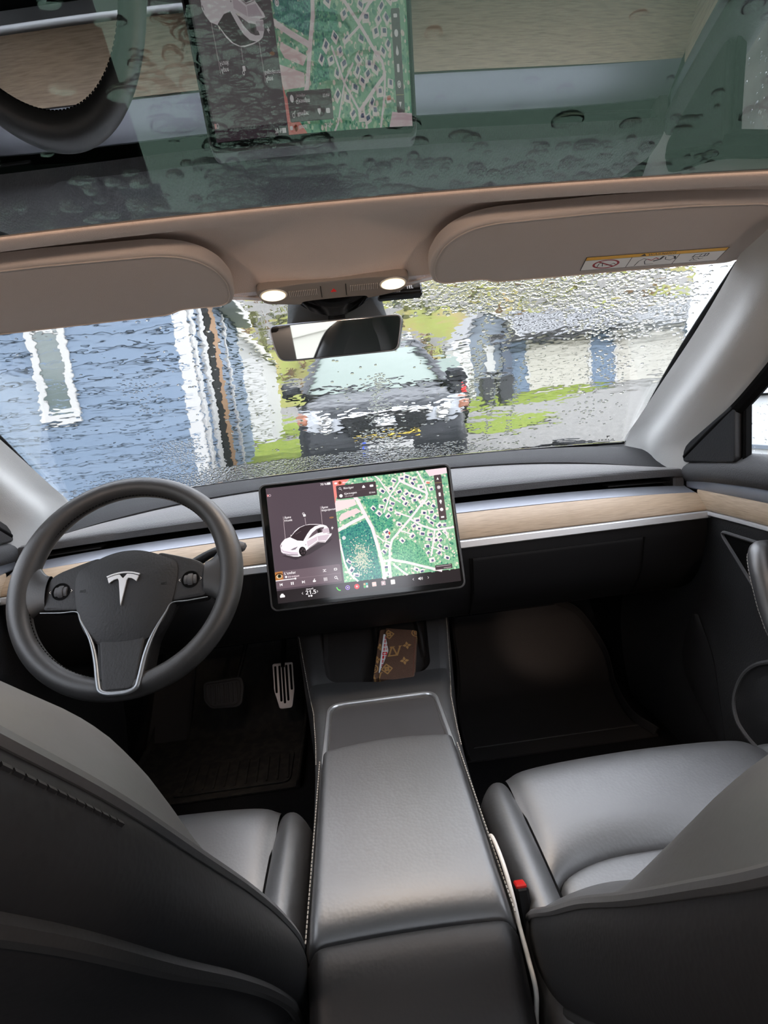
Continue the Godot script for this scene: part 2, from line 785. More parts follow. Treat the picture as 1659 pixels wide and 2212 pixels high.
	# body sides behind the front doors, rear wall
	for s in [-1.0, 1.0]:
		t = PackedVector3Array()
		box(t, Vector3(s * 0.70, 0.0, 0.86), Vector3(s * 0.78, 0.70, 2.1))
		box(t, Vector3(s * 0.66, 0.68, 0.80), Vector3(s * 0.73, 1.05, 0.94))
		box(t, Vector3(s * 0.64, 0.68, 1.50), Vector3(s * 0.73, 1.06, 2.1))
		box(t, Vector3(s * 0.64, 0.985, 0.80), Vector3(s * 0.71, 1.07, 2.0))
		struct("wall_left" if s < 0 else "wall_right", t, M.plastic_black, "dark rear cabin side behind the %s front door" % ("left" if s < 0 else "right"), "cabin side")
	t = PackedVector3Array()
	box(t, Vector3(-0.74, 0.0, 1.75), Vector3(0.74, 0.80, 2.1))
	struct("wall_back", t, M.plastic_black, "dark rear bench and parcel shelf wall at the back", "cabin back")
	var k := 3
	for s in [1.0, -1.0]:
		t = PackedVector3Array()
		rows = []
		for q in [[0.62, 0.748], [0.74, 0.735], [0.88, 0.708], [1.02, 0.665]]:
			var r := PackedVector3Array()
			for z in [-0.32, 0.0, 0.4, 0.82]:
				r.append(Vector3(s * q[1], q[0], z))
			rows.append(r)
		sheet(t, surf(rows, 9, 9), false, s < 0)
		struct("window_%d" % k, t, M.pane, "%s front side window pane beaded with rain" % ("right" if s > 0 else "left"), "side window")
		k += 1
	# A pillars
	for s in [1.0, -1.0]:
		t = PackedVector3Array()
		var ctrl := []
		# [point at the windscreen, middle, point at the door seal]
		for q in [
			[Vector3(0.735, 0.690, -0.43), Vector3(0.716, 0.672, -0.30), Vector3(0.704, 0.665, -0.20), Vector3(0.706, 0.665, -0.10)],
			[Vector3(0.738, 0.728, -0.430), Vector3(0.716, 0.728, -0.315), Vector3(0.694, 0.728, -0.205), Vector3(0.700, 0.728, -0.090)],
			[Vector3(0.724, 0.780, -0.335), Vector3(0.706, 0.790, -0.225), Vector3(0.688, 0.798, -0.110), Vector3(0.700, 0.806, 0.020)],
			[Vector3(0.706, 0.865, -0.190), Vector3(0.690, 0.866, -0.095), Vector3(0.674, 0.876, 0.020), Vector3(0.690, 0.890, 0.135)],
			[Vector3(0.684, 0.955, -0.030), Vector3(0.668, 0.955, 0.055), Vector3(0.652, 0.955, 0.150), Vector3(0.664, 0.960, 0.250)],
			[Vector3(0.660, 1.030, 0.098), Vector3(0.642, 1.030, 0.170), Vector3(0.630, 1.024, 0.260), Vector3(0.646, 1.005, 0.350)],
			[Vector3(0.640, 1.080, 0.180), Vector3(0.620, 1.070, 0.250), Vector3(0.605, 1.055, 0.340), Vector3(0.640, 1.010, 0.420)],
		]:
			var w = q.duplicate()
			w[0] += Vector3(-0.012, 0, 0)
			w[2] += Vector3(-0.014, 0, 0.012)
			w[3] += Vector3(0.010, 0, 0)
			ctrl.append(PackedVector3Array(w if s > 0 else mirror(w)))
		sheet(t, surf(ctrl, 16, 40), false, s < 0, 0.02)
		struct("trim_3" if s > 0 else "trim_4", t, M.pillar, "pale grey cloth covered windscreen pillar on the %s" % ("right beside the passenger dash" if s > 0 else "left behind the steering wheel"), "pillar", 60.0)
	# black rubber door seals that run up the pillars
	t = PackedVector3Array()
	for s in [1.0, -1.0]:
		tube(t, spline(PackedVector3Array([Vector3(s * 0.712, 0.70, -0.13), Vector3(s * 0.712, 0.76, -0.04), Vector3(s * 0.712, 0.812, 0.042), Vector3(s * 0.702, 0.892, 0.155), Vector3(s * 0.674, 0.962, 0.265), Vector3(s * 0.652, 1.006, 0.37), Vector3(s * 0.648, 1.0, 0.60), Vector3(s * 0.652, 0.985, 0.84)]), 50), 0.013, 8)
	struct("trim_5", t, M.gap, "black rubber door seals running up both pillars", "door seal")


func unseen_rear_lamps() -> void:  # out of view behind the camera, placed to warm headliner, visors and seat backs
	for s in [-1.0, 1.0]:
		var at := Vector3(s * 0.612, 1.035, 1.22)
		var o := thing("unseen_dome_lamp", "unseen warm dome lamp on the %s roof rail, placed to light the headliner, visors and seat backs" % ("left" if s < 0 else "right"), "lamp", at)
		var t := PackedVector3Array()
		bbox(t, Transform3D(Basis(), at), Vector3(0.03, 0.024, 0.11), 0.006)
		part(o, "housing", t, M.visor)
		t = PackedVector3Array()
		bbox(t, Transform3D(Basis(), at + Vector3(-s * 0.016, -0.004, 0)), Vector3(0.004, 0.016, 0.08), 0.001)
		part(o, "lamp_lens", t, M.lamp_glow)
		var l := OmniLight3D.new()
		l.name = "unseen_dome_light"
		l.light_color = Color(1.0, 0.88, 0.79)
		l.light_energy = 0.22
		l.light_size = 0.03
		l.omni_range = 8.0
		l.omni_attenuation = 2.0
		l.shadow_enabled = true
		l.position = Vector3(-s * 0.055, -0.008, 0)
		o.add_child(l, true)


# A film of water on the outside of the windscreen: ripples and beads as fine relief.
func water_film() -> void:
	var W := 2048
	var H := 1024
	var big := noise(0.012, 21, 2).get_image(W, H)
	var small := noise(0.03, 22, 2).get_image(W, H)
	big.convert(Image.FORMAT_L8)
	small.convert(Image.FORMAT_L8)
	# stretch sideways: waves lie across the glass
	big.resize(W * 2, H, Image.INTERPOLATE_CUBIC)
	small.resize(W + W / 2, H, Image.INTERPOLATE_CUBIC)
	var bd := big.get_data()
	var sd := small.get_data()
	var h := PackedFloat32Array()
	h.resize(W * H)
	for y in H:
		var o := y * W
		var ob := y * W * 2
		var os := y * (W + W / 2)
		for x in W:
			h[o + x] = bd[ob + x] * 0.00021 + sd[os + x] * 0.00011
	# beads: [centre u, centre v, spread u, spread v, number, least, most radius in texels]
	var r := RandomNumberGenerator.new()
	r.seed = 99
	var zones := [
		[0.36, 0.05, 0.40, 0.055, 2600, 2.0, 5.5], [0.30, 0.03, 0.30, 0.03, 900, 2.0, 5.0], [0.62, 0.03, 0.2, 0.03, 300, 2.0, 4.0],
		[0.80, 0.91, 0.22, 0.085, 1250, 2.0, 6.0], [0.90, 0.76, 0.10, 0.10, 380, 2.0, 5.5], [0.65, 0.93, 0.16, 0.05, 500, 2.0, 5.0],
		[0.55, 0.42, 0.022, 0.15, 170, 2.0, 4.0], [0.55, 0.16, 0.05, 0.08, 200, 2.0, 4.0],
		[0.70, 0.62, 0.012, 0.26, 160, 2.0, 5.0], [0.735, 0.45, 0.008, 0.35, 130, 1.5, 4.0], [0.77, 0.35, 0.008, 0.25, 90, 1.5, 4.0],
		[0.22, 0.25, 0.045, 0.08, 420, 1.5, 3.5], [0.17, 0.10, 0.12, 0.06, 500, 1.5, 4.0], [0.215, 0.60, 0.03, 0.10, 60, 2.0, 5.0],
		[0.5, 0.5, 0.5, 0.5, 420, 1.5, 5.0], [0.90, 0.40, 0.06, 0.25, 160, 2.0, 5.0],
	]
	for q in zones:
		for k in q[4]:
			var cx := int((q[0] + q[2] * r.randf_range(-1, 1) * sqrt(r.randf())) * W)
			var cy := int((1.0 - q[1] - q[3] * r.randf_range(-1, 1)) * H)
			var rad := r.randf_range(q[5], q[6])
			var tall := rad * 0.036 * r.randf_range(0.5, 1.0)
			var sx := r.randf_range(0.75, 1.35)
			var n := int(rad * 1.5) + 1
			for dy in range(-n, n + 1):
				var yy := cy + dy
				if yy < 0 or yy >= H:
					continue
				for dx in range(-n, n + 1):
					var xx := cx + dx
					if xx < 0 or xx >= W:
						continue
					var e := 1.0 - (dx * dx / (sx * sx) + dy * dy) / (rad * rad)
					if e > 0.0:
						h[yy * W + xx] = maxf(h[yy * W + xx], 0.08 + tall * sqrt(e))
	var img := Image.create_from_data(W, H, false, Image.FORMAT_RF, h.to_byte_array())
	var m: StandardMaterial3D = mat("water_relief", Color(1, 1, 1, 0), 0.0)
	m.refraction_enabled = true
	m.refraction_scale = 0.033
	m.heightmap_enabled = true
	m.heightmap_texture = ImageTexture.create_from_image(img)
	m.heightmap_scale = 0.4
	var am := ArrayMesh.new()
	var NU := 48
	var NV := 24
	for side in 2:
		var v := PackedVector3Array()
		var nn := PackedVector3Array()
		var uv := PackedVector2Array()
		var idx := PackedInt32Array()
		var out := Vector3(0, 0.0035 + 0.003 * side, -0.003 - 0.002 * side)
		for j in NV + 1:
			for i in NU + 1:
				var u := -1.0 + 2.0 * i / NU
				var w := float(j) / NV
				var p := ws_point(u * 0.995, w)
				var du := ws_point(u * 0.995 + 0.01, w) - ws_point(u * 0.995 - 0.01, w)
				var dv := ws_point(u * 0.995, w + 0.01) - ws_point(u * 0.995, w - 0.01)
				var n := dv.cross(du).normalized()
				v.append(p + out)
				nn.append(n if side == 1 else -n)
				uv.append(Vector2(0.5 + u * 0.5, 1.0 - w))
		for j in NV:
			for i in NU:
				var a := j * (NU + 1) + i
				var b := a + 1
				var c := a + NU + 2
				var d := a + NU + 1
				if side == 1:
					idx.append_array(PackedInt32Array([a, b, c, a, c, d]))
				else:
					idx.append_array(PackedInt32Array([a, c, b, a, d, c]))
		var arr := []
		arr.resize(Mesh.ARRAY_MAX)
		arr[Mesh.ARRAY_VERTEX] = v
		arr[Mesh.ARRAY_NORMAL] = nn
		arr[Mesh.ARRAY_TEX_UV] = uv
		arr[Mesh.ARRAY_INDEX] = idx
		am.add_surface_from_arrays(Mesh.PRIMITIVE_TRIANGLES, arr)
		am.surface_set_material(side, M.water if side == 0 else m)
	var o := MeshInstance3D.new()
	o.name = "rain_water"
	o.mesh = am
	add_child(o)
	tag(o, "clear rippling rain water with beads running down the windscreen", "rain", "", "stuff")


# ---------------------------------------------------------------- dashboard

const DX := [-0.715, -0.66, -0.54, -0.40, -0.22, 0.0, 0.22, 0.40, 0.54, 0.66, 0.715]


# a row of the dashboard: [y, z] in the middle and at the ends
func drow(yc: float, zc: float, ye: float, ze: float, xe := 0.708, n := 41) -> PackedVector3Array:
	var r := PackedVector3Array()
	for i in n:
		var u := -1.0 + 2.0 * i / (n - 1)
		var f := 0.35 * u * u + 0.65 * pow(absf(u), 4.0)
		r.append(Vector3(u * xe, lerpf(yc, ye, f), lerpf(zc, ze, f)))
	return r


func dashboard() -> void:
	var d := thing("dashboard", "full width dashboard with pale wood band, dark air slot and grey top pad", "dashboard", Vector3(0, 0.0, -0.3))
	var t := PackedVector3Array()
	sheet(t, [drow(0.7165, -0.302, 0.664, -0.168, 0.698), drow(0.714, -0.285, 0.669, -0.164), drow(0.707, -0.22, 0.673, -0.155), drow(0.695, -0.168, 0.675, -0.146), drow(0.689, -0.150, 0.673, -0.139), drow(0.684, -0.1445, 0.668, -0.1365), drow(0.6695, -0.1435, 0.6585, -0.1365), drow(0.6685, -0.150, 0.6575, -0.142), drow(0.6685, -0.26, 0.6575, -0.22)], false, true)
	part(d, "top_pad", t, M.dash_pad, false, 38.0)
	t = PackedVector3Array()
	sheet(t, [drow(0.728, -0.50, 0.690, -0.47, 0.76), drow(0.732, -0.455, 0.704, -0.42, 0.75), drow(0.731, -0.40, 0.702, -0.33, 0.735), drow(0.727, -0.345, 0.692, -0.24, 0.722), drow(0.7245, -0.318, 0.678, -0.182, 0.712), drow(0.720, -0.306, 0.667, -0.150, 0.708), drow(0.709, -0.305, 0.655, -0.150, 0.708)], false, true)
	part(d, "rear_pad", t, M.dash_back, false, 45.0)
	# the air slot: a dark channel with a few vanes at its ends
	t = PackedVector3Array()
	sheet(t, [drow(0.6685, -0.19, 0.6575, -0.18), drow(0.660, -0.205, 0.645, -0.19), drow(0.655, -0.19, 0.634, -0.18), drow(0.6555, -0.143, 0.6345, -0.143)], false, true)
	part(d, "air_slot", t, M.gap, false)
	for s in [-1.0, 1.0]:
		t = PackedVector3Array()
		bbox(t, Transform3D(Basis(Vector3(0, 0, 1), deg_to_rad(-2.0 * s)), Vector3(s * 0.61, 0.650, -0.160)), Vector3(0.14, 0.0035, 0.03), 0.001)
		part(d, "vane", t, M.plastic_black)
	for s in [-1.0, 1.0]:
		t = PackedVector3Array()
		box(t, Vector3(s * 0.684, 0.628, -0.21), Vector3(s * 0.709, 0.6585, -0.1385), 0.004)
		part(d, "slot_end", t, M.dash_rear)
	t = PackedVector3Array()
	sheet(t, [drow(0.6505, -0.155, 0.630, -0.152), drow(0.6565, -0.1435, 0.6355, -0.143), drow(0.6575, -0.1405, 0.6365, -0.140), drow(0.6560, -0.137, 0.635, -0.136), drow(0.6465, -0.106, 0.6275, -0.106), drow(0.6440, -0.1025, 0.6255, -0.1025), drow(0.640, -0.104, 0.622, -0.104)], false, true)
	part(d, "satin_strip", t, M.satin, false, 35.0)
	t = PackedVector3Array()
	sheet(t, [drow(0.6395, -0.106, 0.6235, -0.106), drow(0.6425, -0.101, 0.6265, -0.102), drow(0.6415, -0.0965, 0.6255, -0.097), drow(0.632, -0.080, 0.618, -0.080), drow(0.618, -0.0665, 0.608, -0.067), drow(0.604, -0.0595, 0.600, -0.060), drow(0.5985, -0.0585, 0.5965, -0.059), drow(0.596, -0.062, 0.594, -0.062)], false, true)
	part(d, "wood_band", t, M.wood, false, 40.0)
	t = PackedVector3Array()
	sheet(t, [drow(0.5960, -0.066, 0.594, -0.066), drow(0.5958, -0.0545, 0.5945, -0.055), drow(0.594, -0.052, 0.593, -0.0525), drow(0.582, -0.0505, 0.582, -0.051), drow(0.5795, -0.0535, 0.580, -0.0535), drow(0.5795, -0.07, 0.580, -0.07)], false, true)
	part(d, "silver_trim", t, M.silver, false, 35.0)
	# lower panel and knee bolster, glove box lid with its joint
	t = PackedVector3Array()
	sheet(t, surf([drow(0.5795, -0.062, 0.580, -0.062, 0.708, 9), drow(0.54, -0.066, 0.54, -0.066, 0.708, 9), drow(0.47, -0.085, 0.47, -0.085, 0.706, 9), drow(0.415, -0.13, 0.415, -0.13, 0.704, 9), drow(0.395, -0.20, 0.395, -0.20, 0.70, 9), drow(0.41, -0.40, 0.41, -0.40, 0.70, 9), drow(0.45, -0.75, 0.45, -0.75, 0.70, 9)], 17, 40), false, true, 0.006)
	var lp := part(d, "lower_panel", t, M.plastic_black, false, 50.0)
	t = PackedVector3Array()
	var rows := []
	for q in [[0.555, -0.0605], [0.54, -0.0620], [0.47, -0.0810], [0.425, -0.117], [0.412, -0.128]]:
		var r := PackedVector3Array()
		for x in [0.215, 0.225, 0.4, 0.56, 0.57]:
			r.append(Vector3(x, q[0], q[1]))
		rows.append(r)
	sheet(t, surf(rows, 9, 12), false, true, 0.004)
	part(lp, "glove_box_lid", t, M.plastic_black, false)
	unseen_footwell_lamp("small warm footwell lamp under the passenger dashboard above the rubber mat", Vector3(0.40, 0.388, -0.30), Vector3(0.13, -0.26, -0.33), 0.05)
	unseen_footwell_lamp("small warm footwell lamp out of view under the driver dashboard, placed to light the mat and pedals", Vector3(-0.34, 0.388, -0.24), Vector3(-0.03, -0.38, -0.06), 0.010)  # out of view under the dash, placed to light the driver mat and pedals


func unseen_footwell_lamp(label: String, at: Vector3, towards: Vector3, energy: float) -> void:
	var f := thing("unseen_footwell_lamp", label, "lamp", at)
	var t := PackedVector3Array()
	bbox(t, Transform3D(Basis(), at), Vector3(0.05, 0.014, 0.028), 0.004)
	part(f, "housing", t, M.plastic_black)
	t = PackedVector3Array()
	bbox(t, Transform3D(Basis(), at + Vector3(0, -0.0085, 0)), Vector3(0.036, 0.004, 0.018), 0.001)
	var glow: StandardMaterial3D = mat("footwell_glow", Color(1, 0.9, 0.8), 0.5)
	glow.emission_enabled = true
	glow.emission = Color(1.0, 0.84, 0.72)
	glow.emission_energy_multiplier = 0.8
	part(f, "light_lens", t, glow)
	var sp := SpotLight3D.new()
	sp.name = "footwell_beam"
	sp.light_color = Color(1.0, 0.88, 0.80)
	sp.light_energy = energy
	sp.light_size = 0.02
	sp.spot_angle = 24.0 if energy > 0.03 else 50.0
	sp.spot_angle_attenuation = 0.9
	sp.spot_range = 3.0
	sp.spot_attenuation = 2.0
	sp.shadow_enabled = true
	sp.position = Vector3(0.0, -0.016, 0.0)
	sp.basis = lookat(-towards, Vector3(0, 0, 1) if absf(towards.z) < 0.1 else Vector3.UP)
	f.add_child(sp)


# ---------------------------------------------------------------- doors

# how far out the door card's surface lies
func card_x(y: float, z: float) -> float:
	var k := [[0.12, 0.694, 0.652], [0.22, 0.690, 0.652], [0.30, 0.700, 0.672], [0.37, 0.715, 0.690], [0.45, 0.716, 0.700]]
	var f := smoothstep(-0.2, 0.22, z)
	for i in k.size() - 1:
		if y <= k[i + 1][0]:
			var e := clampf((y - k[i][0]) / (k[i + 1][0] - k[i][0]), 0.0, 1.0)
			return lerpf(lerpf(k[i][1], k[i][2], f), lerpf(k[i + 1][1], k[i + 1][2], f), e)
	return lerpf(0.716, 0.70, f)


func doors() -> void:
	for s in [1.0, -1.0]:
		var right: bool = s > 0
		var d := thing("door_1" if right else "door_2", "passenger door panel at the right with wood strip, pull handle and pocket" if right else "driver door panel corner at the far left beyond the steering wheel", "door", Vector3(s * 0.74, 0.0, 0.3))
		d.set_meta("kind", "structure")
		var flip := not right
		# window sill
		var t := PackedVector3Array()
		var ctrl := []
		for q in [[0.748, 0.700], [0.742, 0.713], [0.728, 0.714], [0.712, 0.704], [0.702, 0.690], [0.701, 0.672], [0.708, 0.660], [0.716, 0.656]]:
			var r := PackedVector3Array()
			for z in [-0.20, -0.135, -0.05, 0.1, 0.4, 0.85]:
				var bow := -0.004 * smoothstep(-0.14, 0.1, z)
				r.append(Vector3(s * (q[0] + bow), q[1] - 0.012 * (1.0 - smoothstep(-0.16, 0.03, z)) - 0.018 * smoothstep(0.05, 0.7, z), z))
			ctrl.append(r)
		sheet(t, surf(ctrl, 24, 22), false, flip)
		part(d, "window_sill", t, M.dash_rear, false, 60.0)
		t = PackedVector3Array()
		ctrl = []
		for q in [[0.716, 0.659], [0.712, 0.650], [0.711, 0.640], [0.7125, 0.632], [0.718, 0.629]]:
			var r := PackedVector3Array()
			for z in [-0.138, -0.05, 0.1, 0.4, 0.85]:
				r.append(Vector3(s * q[0], q[1] - 0.012 * smoothstep(0.05, 0.7, z), z))
			ctrl.append(r)
		sheet(t, surf(ctrl, 20, 10), false, flip)
		part(d, "satin_strip", t, M.satin, false, 60.0)
		t = PackedVector3Array()
		ctrl = []
		for q in [[0.718, 0.632], [0.713, 0.6325], [0.709, 0.629], [0.704, 0.614], [0.7035, 0.600], [0.706, 0.5945], [0.714, 0.594]]:
			var r := PackedVector3Array()
			for z in [-0.100, -0.05, 0.1, 0.4, 0.85]:
				r.append(Vector3(s * q[0], q[1] - 0.010 * smoothstep(0.05, 0.7, z), z - 0.035 * (q[1] - 0.632) / -0.038 * -1.0 if z < -0.09 else z))
			ctrl.append(r)
		sheet(t, surf(ctrl, 20, 20), false, flip)
		part(d, "wood_strip", t, M.wood_door, false, 45.0)
		t = PackedVector3Array()
		ctrl = []
		for q in [[0.714, 0.594], [0.703, 0.5935], [0.7015, 0.591], [0.702, 0.5855], [0.714, 0.584]]:
			var r := PackedVector3Array()
			for z in [-0.058, 0.1, 0.4, 0.85]:
				r.append(Vector3(s * q[0], q[1] - 0.010 * smoothstep(0.05, 0.7, z), z))
			ctrl.append(r)
		sheet(t, surf(ctrl, 16, 10), false, flip)
		part(d, "silver_line", t, M.silver, false, 45.0)
		# main panel: dips to the recess, swells to the pocket
		t = PackedVector3Array()
		ctrl = []
		for q in [[0.588, 0.716, 0.716], [0.575, 0.709, 0.708], [0.53, 0.712, 0.708], [0.45, 0.716, 0.700], [0.37, 0.715, 0.690], [0.30, 0.700, 0.672], [0.22, 0.690, 0.652], [0.12, 0.694, 0.652], [0.03, 0.705, 0.668], [-0.02, 0.715, 0.69]]:
			var r := PackedVector3Array()
			for z in [-0.42, -0.25, -0.12, 0.0, 0.1, 0.3, 0.6, 0.85]:
				var f := smoothstep(-0.2, 0.22, z)
				r.append(Vector3(s * lerpf(q[1], q[2], f), q[0], z))
			ctrl.append(r)
		sheet(t, surf(ctrl, 36, 40), false, right, 0.01)
		part(d, "door_card", t, M.plastic, false, 60.0)
		t = PackedVector3Array()
		box(t, Vector3(s * 0.725, -0.02, -0.45), Vector3(s * 0.77, 0.690, 0.86), 0.01)
		part(d, "door_shell", t, M.plastic_black)
		if right:
			# triangular recess, its shade put into a black plate, with a raised lip, pull handle with stitching
			t = PackedVector3Array()
			var X := Transform3D(Basis(Vector3(0, 0, 1), Vector3(0, 1, 0), Vector3(-1, 0, 0)), Vector3(0.7025, 0, 0))
			var rec := soft(PackedVector2Array([Vector2(-0.016, 0.561), Vector2(0.42, 0.556), Vector2(0.42, 0.36), Vector2(0.135, 0.432), Vector2(0.082, 0.472)]), 0.02, 6)
			plate(t, X, rec, 0.006, 0.002)
			var hr0 := part(d, "handle_recess_shade", t, M.gap)
			t = PackedVector3Array()
			var lip := PackedVector3Array()
			for q in rec:
				lip.append(Vector3(0.7020, q.y, q.x))
			tube(t, lip, 0.0036, 8, 1.0, true)
			part(hr0, "recess_lip", t, M.dash_rear)
			t = PackedVector3Array()
			var hp := spline(PackedVector3Array([Vector3(0.712, 0.556, 0.105), Vector3(0.684, 0.553, 0.118), Vector3(0.672, 0.533, 0.135), Vector3(0.667, 0.500, 0.153), Vector3(0.664, 0.462, 0.174), Vector3(0.660, 0.425, 0.21), Vector3(0.658, 0.395, 0.30), Vector3(0.66, 0.385, 0.62)]), 40)
			var hr := []
			for i in 40:
				hr.append(0.0185 if i > 5 else 0.012 + 0.0013 * i)
			tube(t, hp, hr, 12)
			var ph := part(d, "pull_handle", t, M.leather)
			t = PackedVector3Array()
			var sp := PackedVector3Array()
			for i in range(5, 36):
				sp.append(hp[i] + Vector3(-0.0125, -0.004, -0.0135))
			stitches(t, sp, 0.0062, 0.0042, 0.0008)
			var st := part(ph, "handle_stitching", t, M.thread, false, 42.0, "pale grey stitching along the handle")
			st.set_meta("kind", "stuff")
			# door pocket: rounded opening with a rim
			t = PackedVector3Array()
			var po := loop2(PackedVector2Array([Vector2(0.074, 0.272), Vector2(0.090, 0.316), Vector2(0.128, 0.350), Vector2(0.20, 0.378), Vector2(0.34, 0.38), Vector2(0.40, 0.30), Vector2(0.30, 0.215), Vector2(0.17, 0.205), Vector2(0.112, 0.214), Vector2(0.080, 0.238)]), 48)
			var rim := PackedVector3Array()
			for q in po:
				var xx := card_x(q.y, q.x)
				rim.append(Vector3(xx - 0.002, q.y, q.x))
			var face := []
			for k in [1.0, 0.6, 0.1]:
				var r := PackedVector3Array()
				for p in rim:
					r.append(Vector3(p.x - 0.004 * (1.0 - k), lerpf(0.29, p.y, k), lerpf(0.22, p.z, k)))
				face.append(r)
			sheet(t, face, true)
			cap(t, face[-1])
			var pc := part(d, "pocket_cover", t, M.seat_back)
			t = PackedVector3Array()
			tube(t, rim, 0.0045, 8, 1.0, true)
			part(pc, "pocket_rim", t, M.dash_rear)
			# forward lower panel with a curved edge
			t = PackedVector3Array()
			ctrl = []
			for q in [[0.358, -0.112, -0.095], [0.30, -0.128, -0.020], [0.238, -0.125, 0.024], [0.19, -0.085, 0.045], [0.145, 0.0, 0.055]]:
				var r := PackedVector3Array()
				for k in 4:
					var z: float = lerpf(q[1], q[2], k / 3.0)
					r.append(Vector3(card_x(q[0], z) - 0.009 * sin(PI * (k + 0.25) / 3.6), q[0], z))
				ctrl.append(r)
			sheet(t, surf(ctrl, 10, 20), false, true, 0.01)
			part(d, "kick_panel", t, M.seat_back, false, 60.0)
		# triangle behind the pillar: mirror sail cover
		t = PackedVector3Array()
		var Y := Transform3D(Basis(Vector3(0, 0, 1), Vector3(0, 1, 0), Vector3(-s, 0, 0)), Vector3(s * 0.7005, 0, 0))
		var tri := soft(PackedVector2Array([Vector2(-0.135, 0.688), Vector2(0.030, 0.700), Vector2(0.030, 0.800), Vector2(0.018, 0.806), Vector2(-0.132, 0.722)]), 0.012, 5)
		if not right:
			Y = Transform3D(Basis(Vector3(0, 0, 1), Vector3(0, 1, 0), Vector3(-s, 0, 0)), Vector3(s * 0.7005, 0, 0))
		plate(t, Y, tri, 0.03, 0.004)
		part(d, "sail_cover", t, M.seat_back if right else M.mat_rubber)
		t = PackedVector3Array()
		box(t, Vector3(s * 0.712, 0.69, 0.031), Vector3(s * 0.728, 0.815, 0.040), 0.003)
		part(d, "window_channel", t, M.gap)


# ---------------------------------------------------------------- centre console

func cw(z: float) -> float:
	# half width of the console at its top edge
	var k := [[-0.60, 0.215], [-0.42, 0.205], [-0.25, 0.182], [-0.09, 0.156], [0.03, 0.136], [0.14, 0.126], [0.22, 0.121], [0.40, 0.116], [0.70, 0.113]]
	for i in k.size() - 1:
		if z <= k[i + 1][0]:
			return lerpf(k[i][1], k[i + 1][1], clampf((z - k[i][0]) / (k[i + 1][0] - k[i][0]), 0, 1))
	return 0.113


func ctop(z: float) -> float:
	# height of the console's top along its length
	if z < -0.07:
		return 0.325 + 0.381 * (-0.07 - z)
	return 0.325


const TRAY_AT := Vector3(0, 0.325, -0.07)


func tray_frame(lift := 0.0) -> Transform3D:
	var n := Vector3(0, cos(0.365), sin(0.365))
	return Transform3D(Basis(Vector3(1, 0, 0), Vector3(0, sin(0.365), -cos(0.365)), n), TRAY_AT + n * lift)


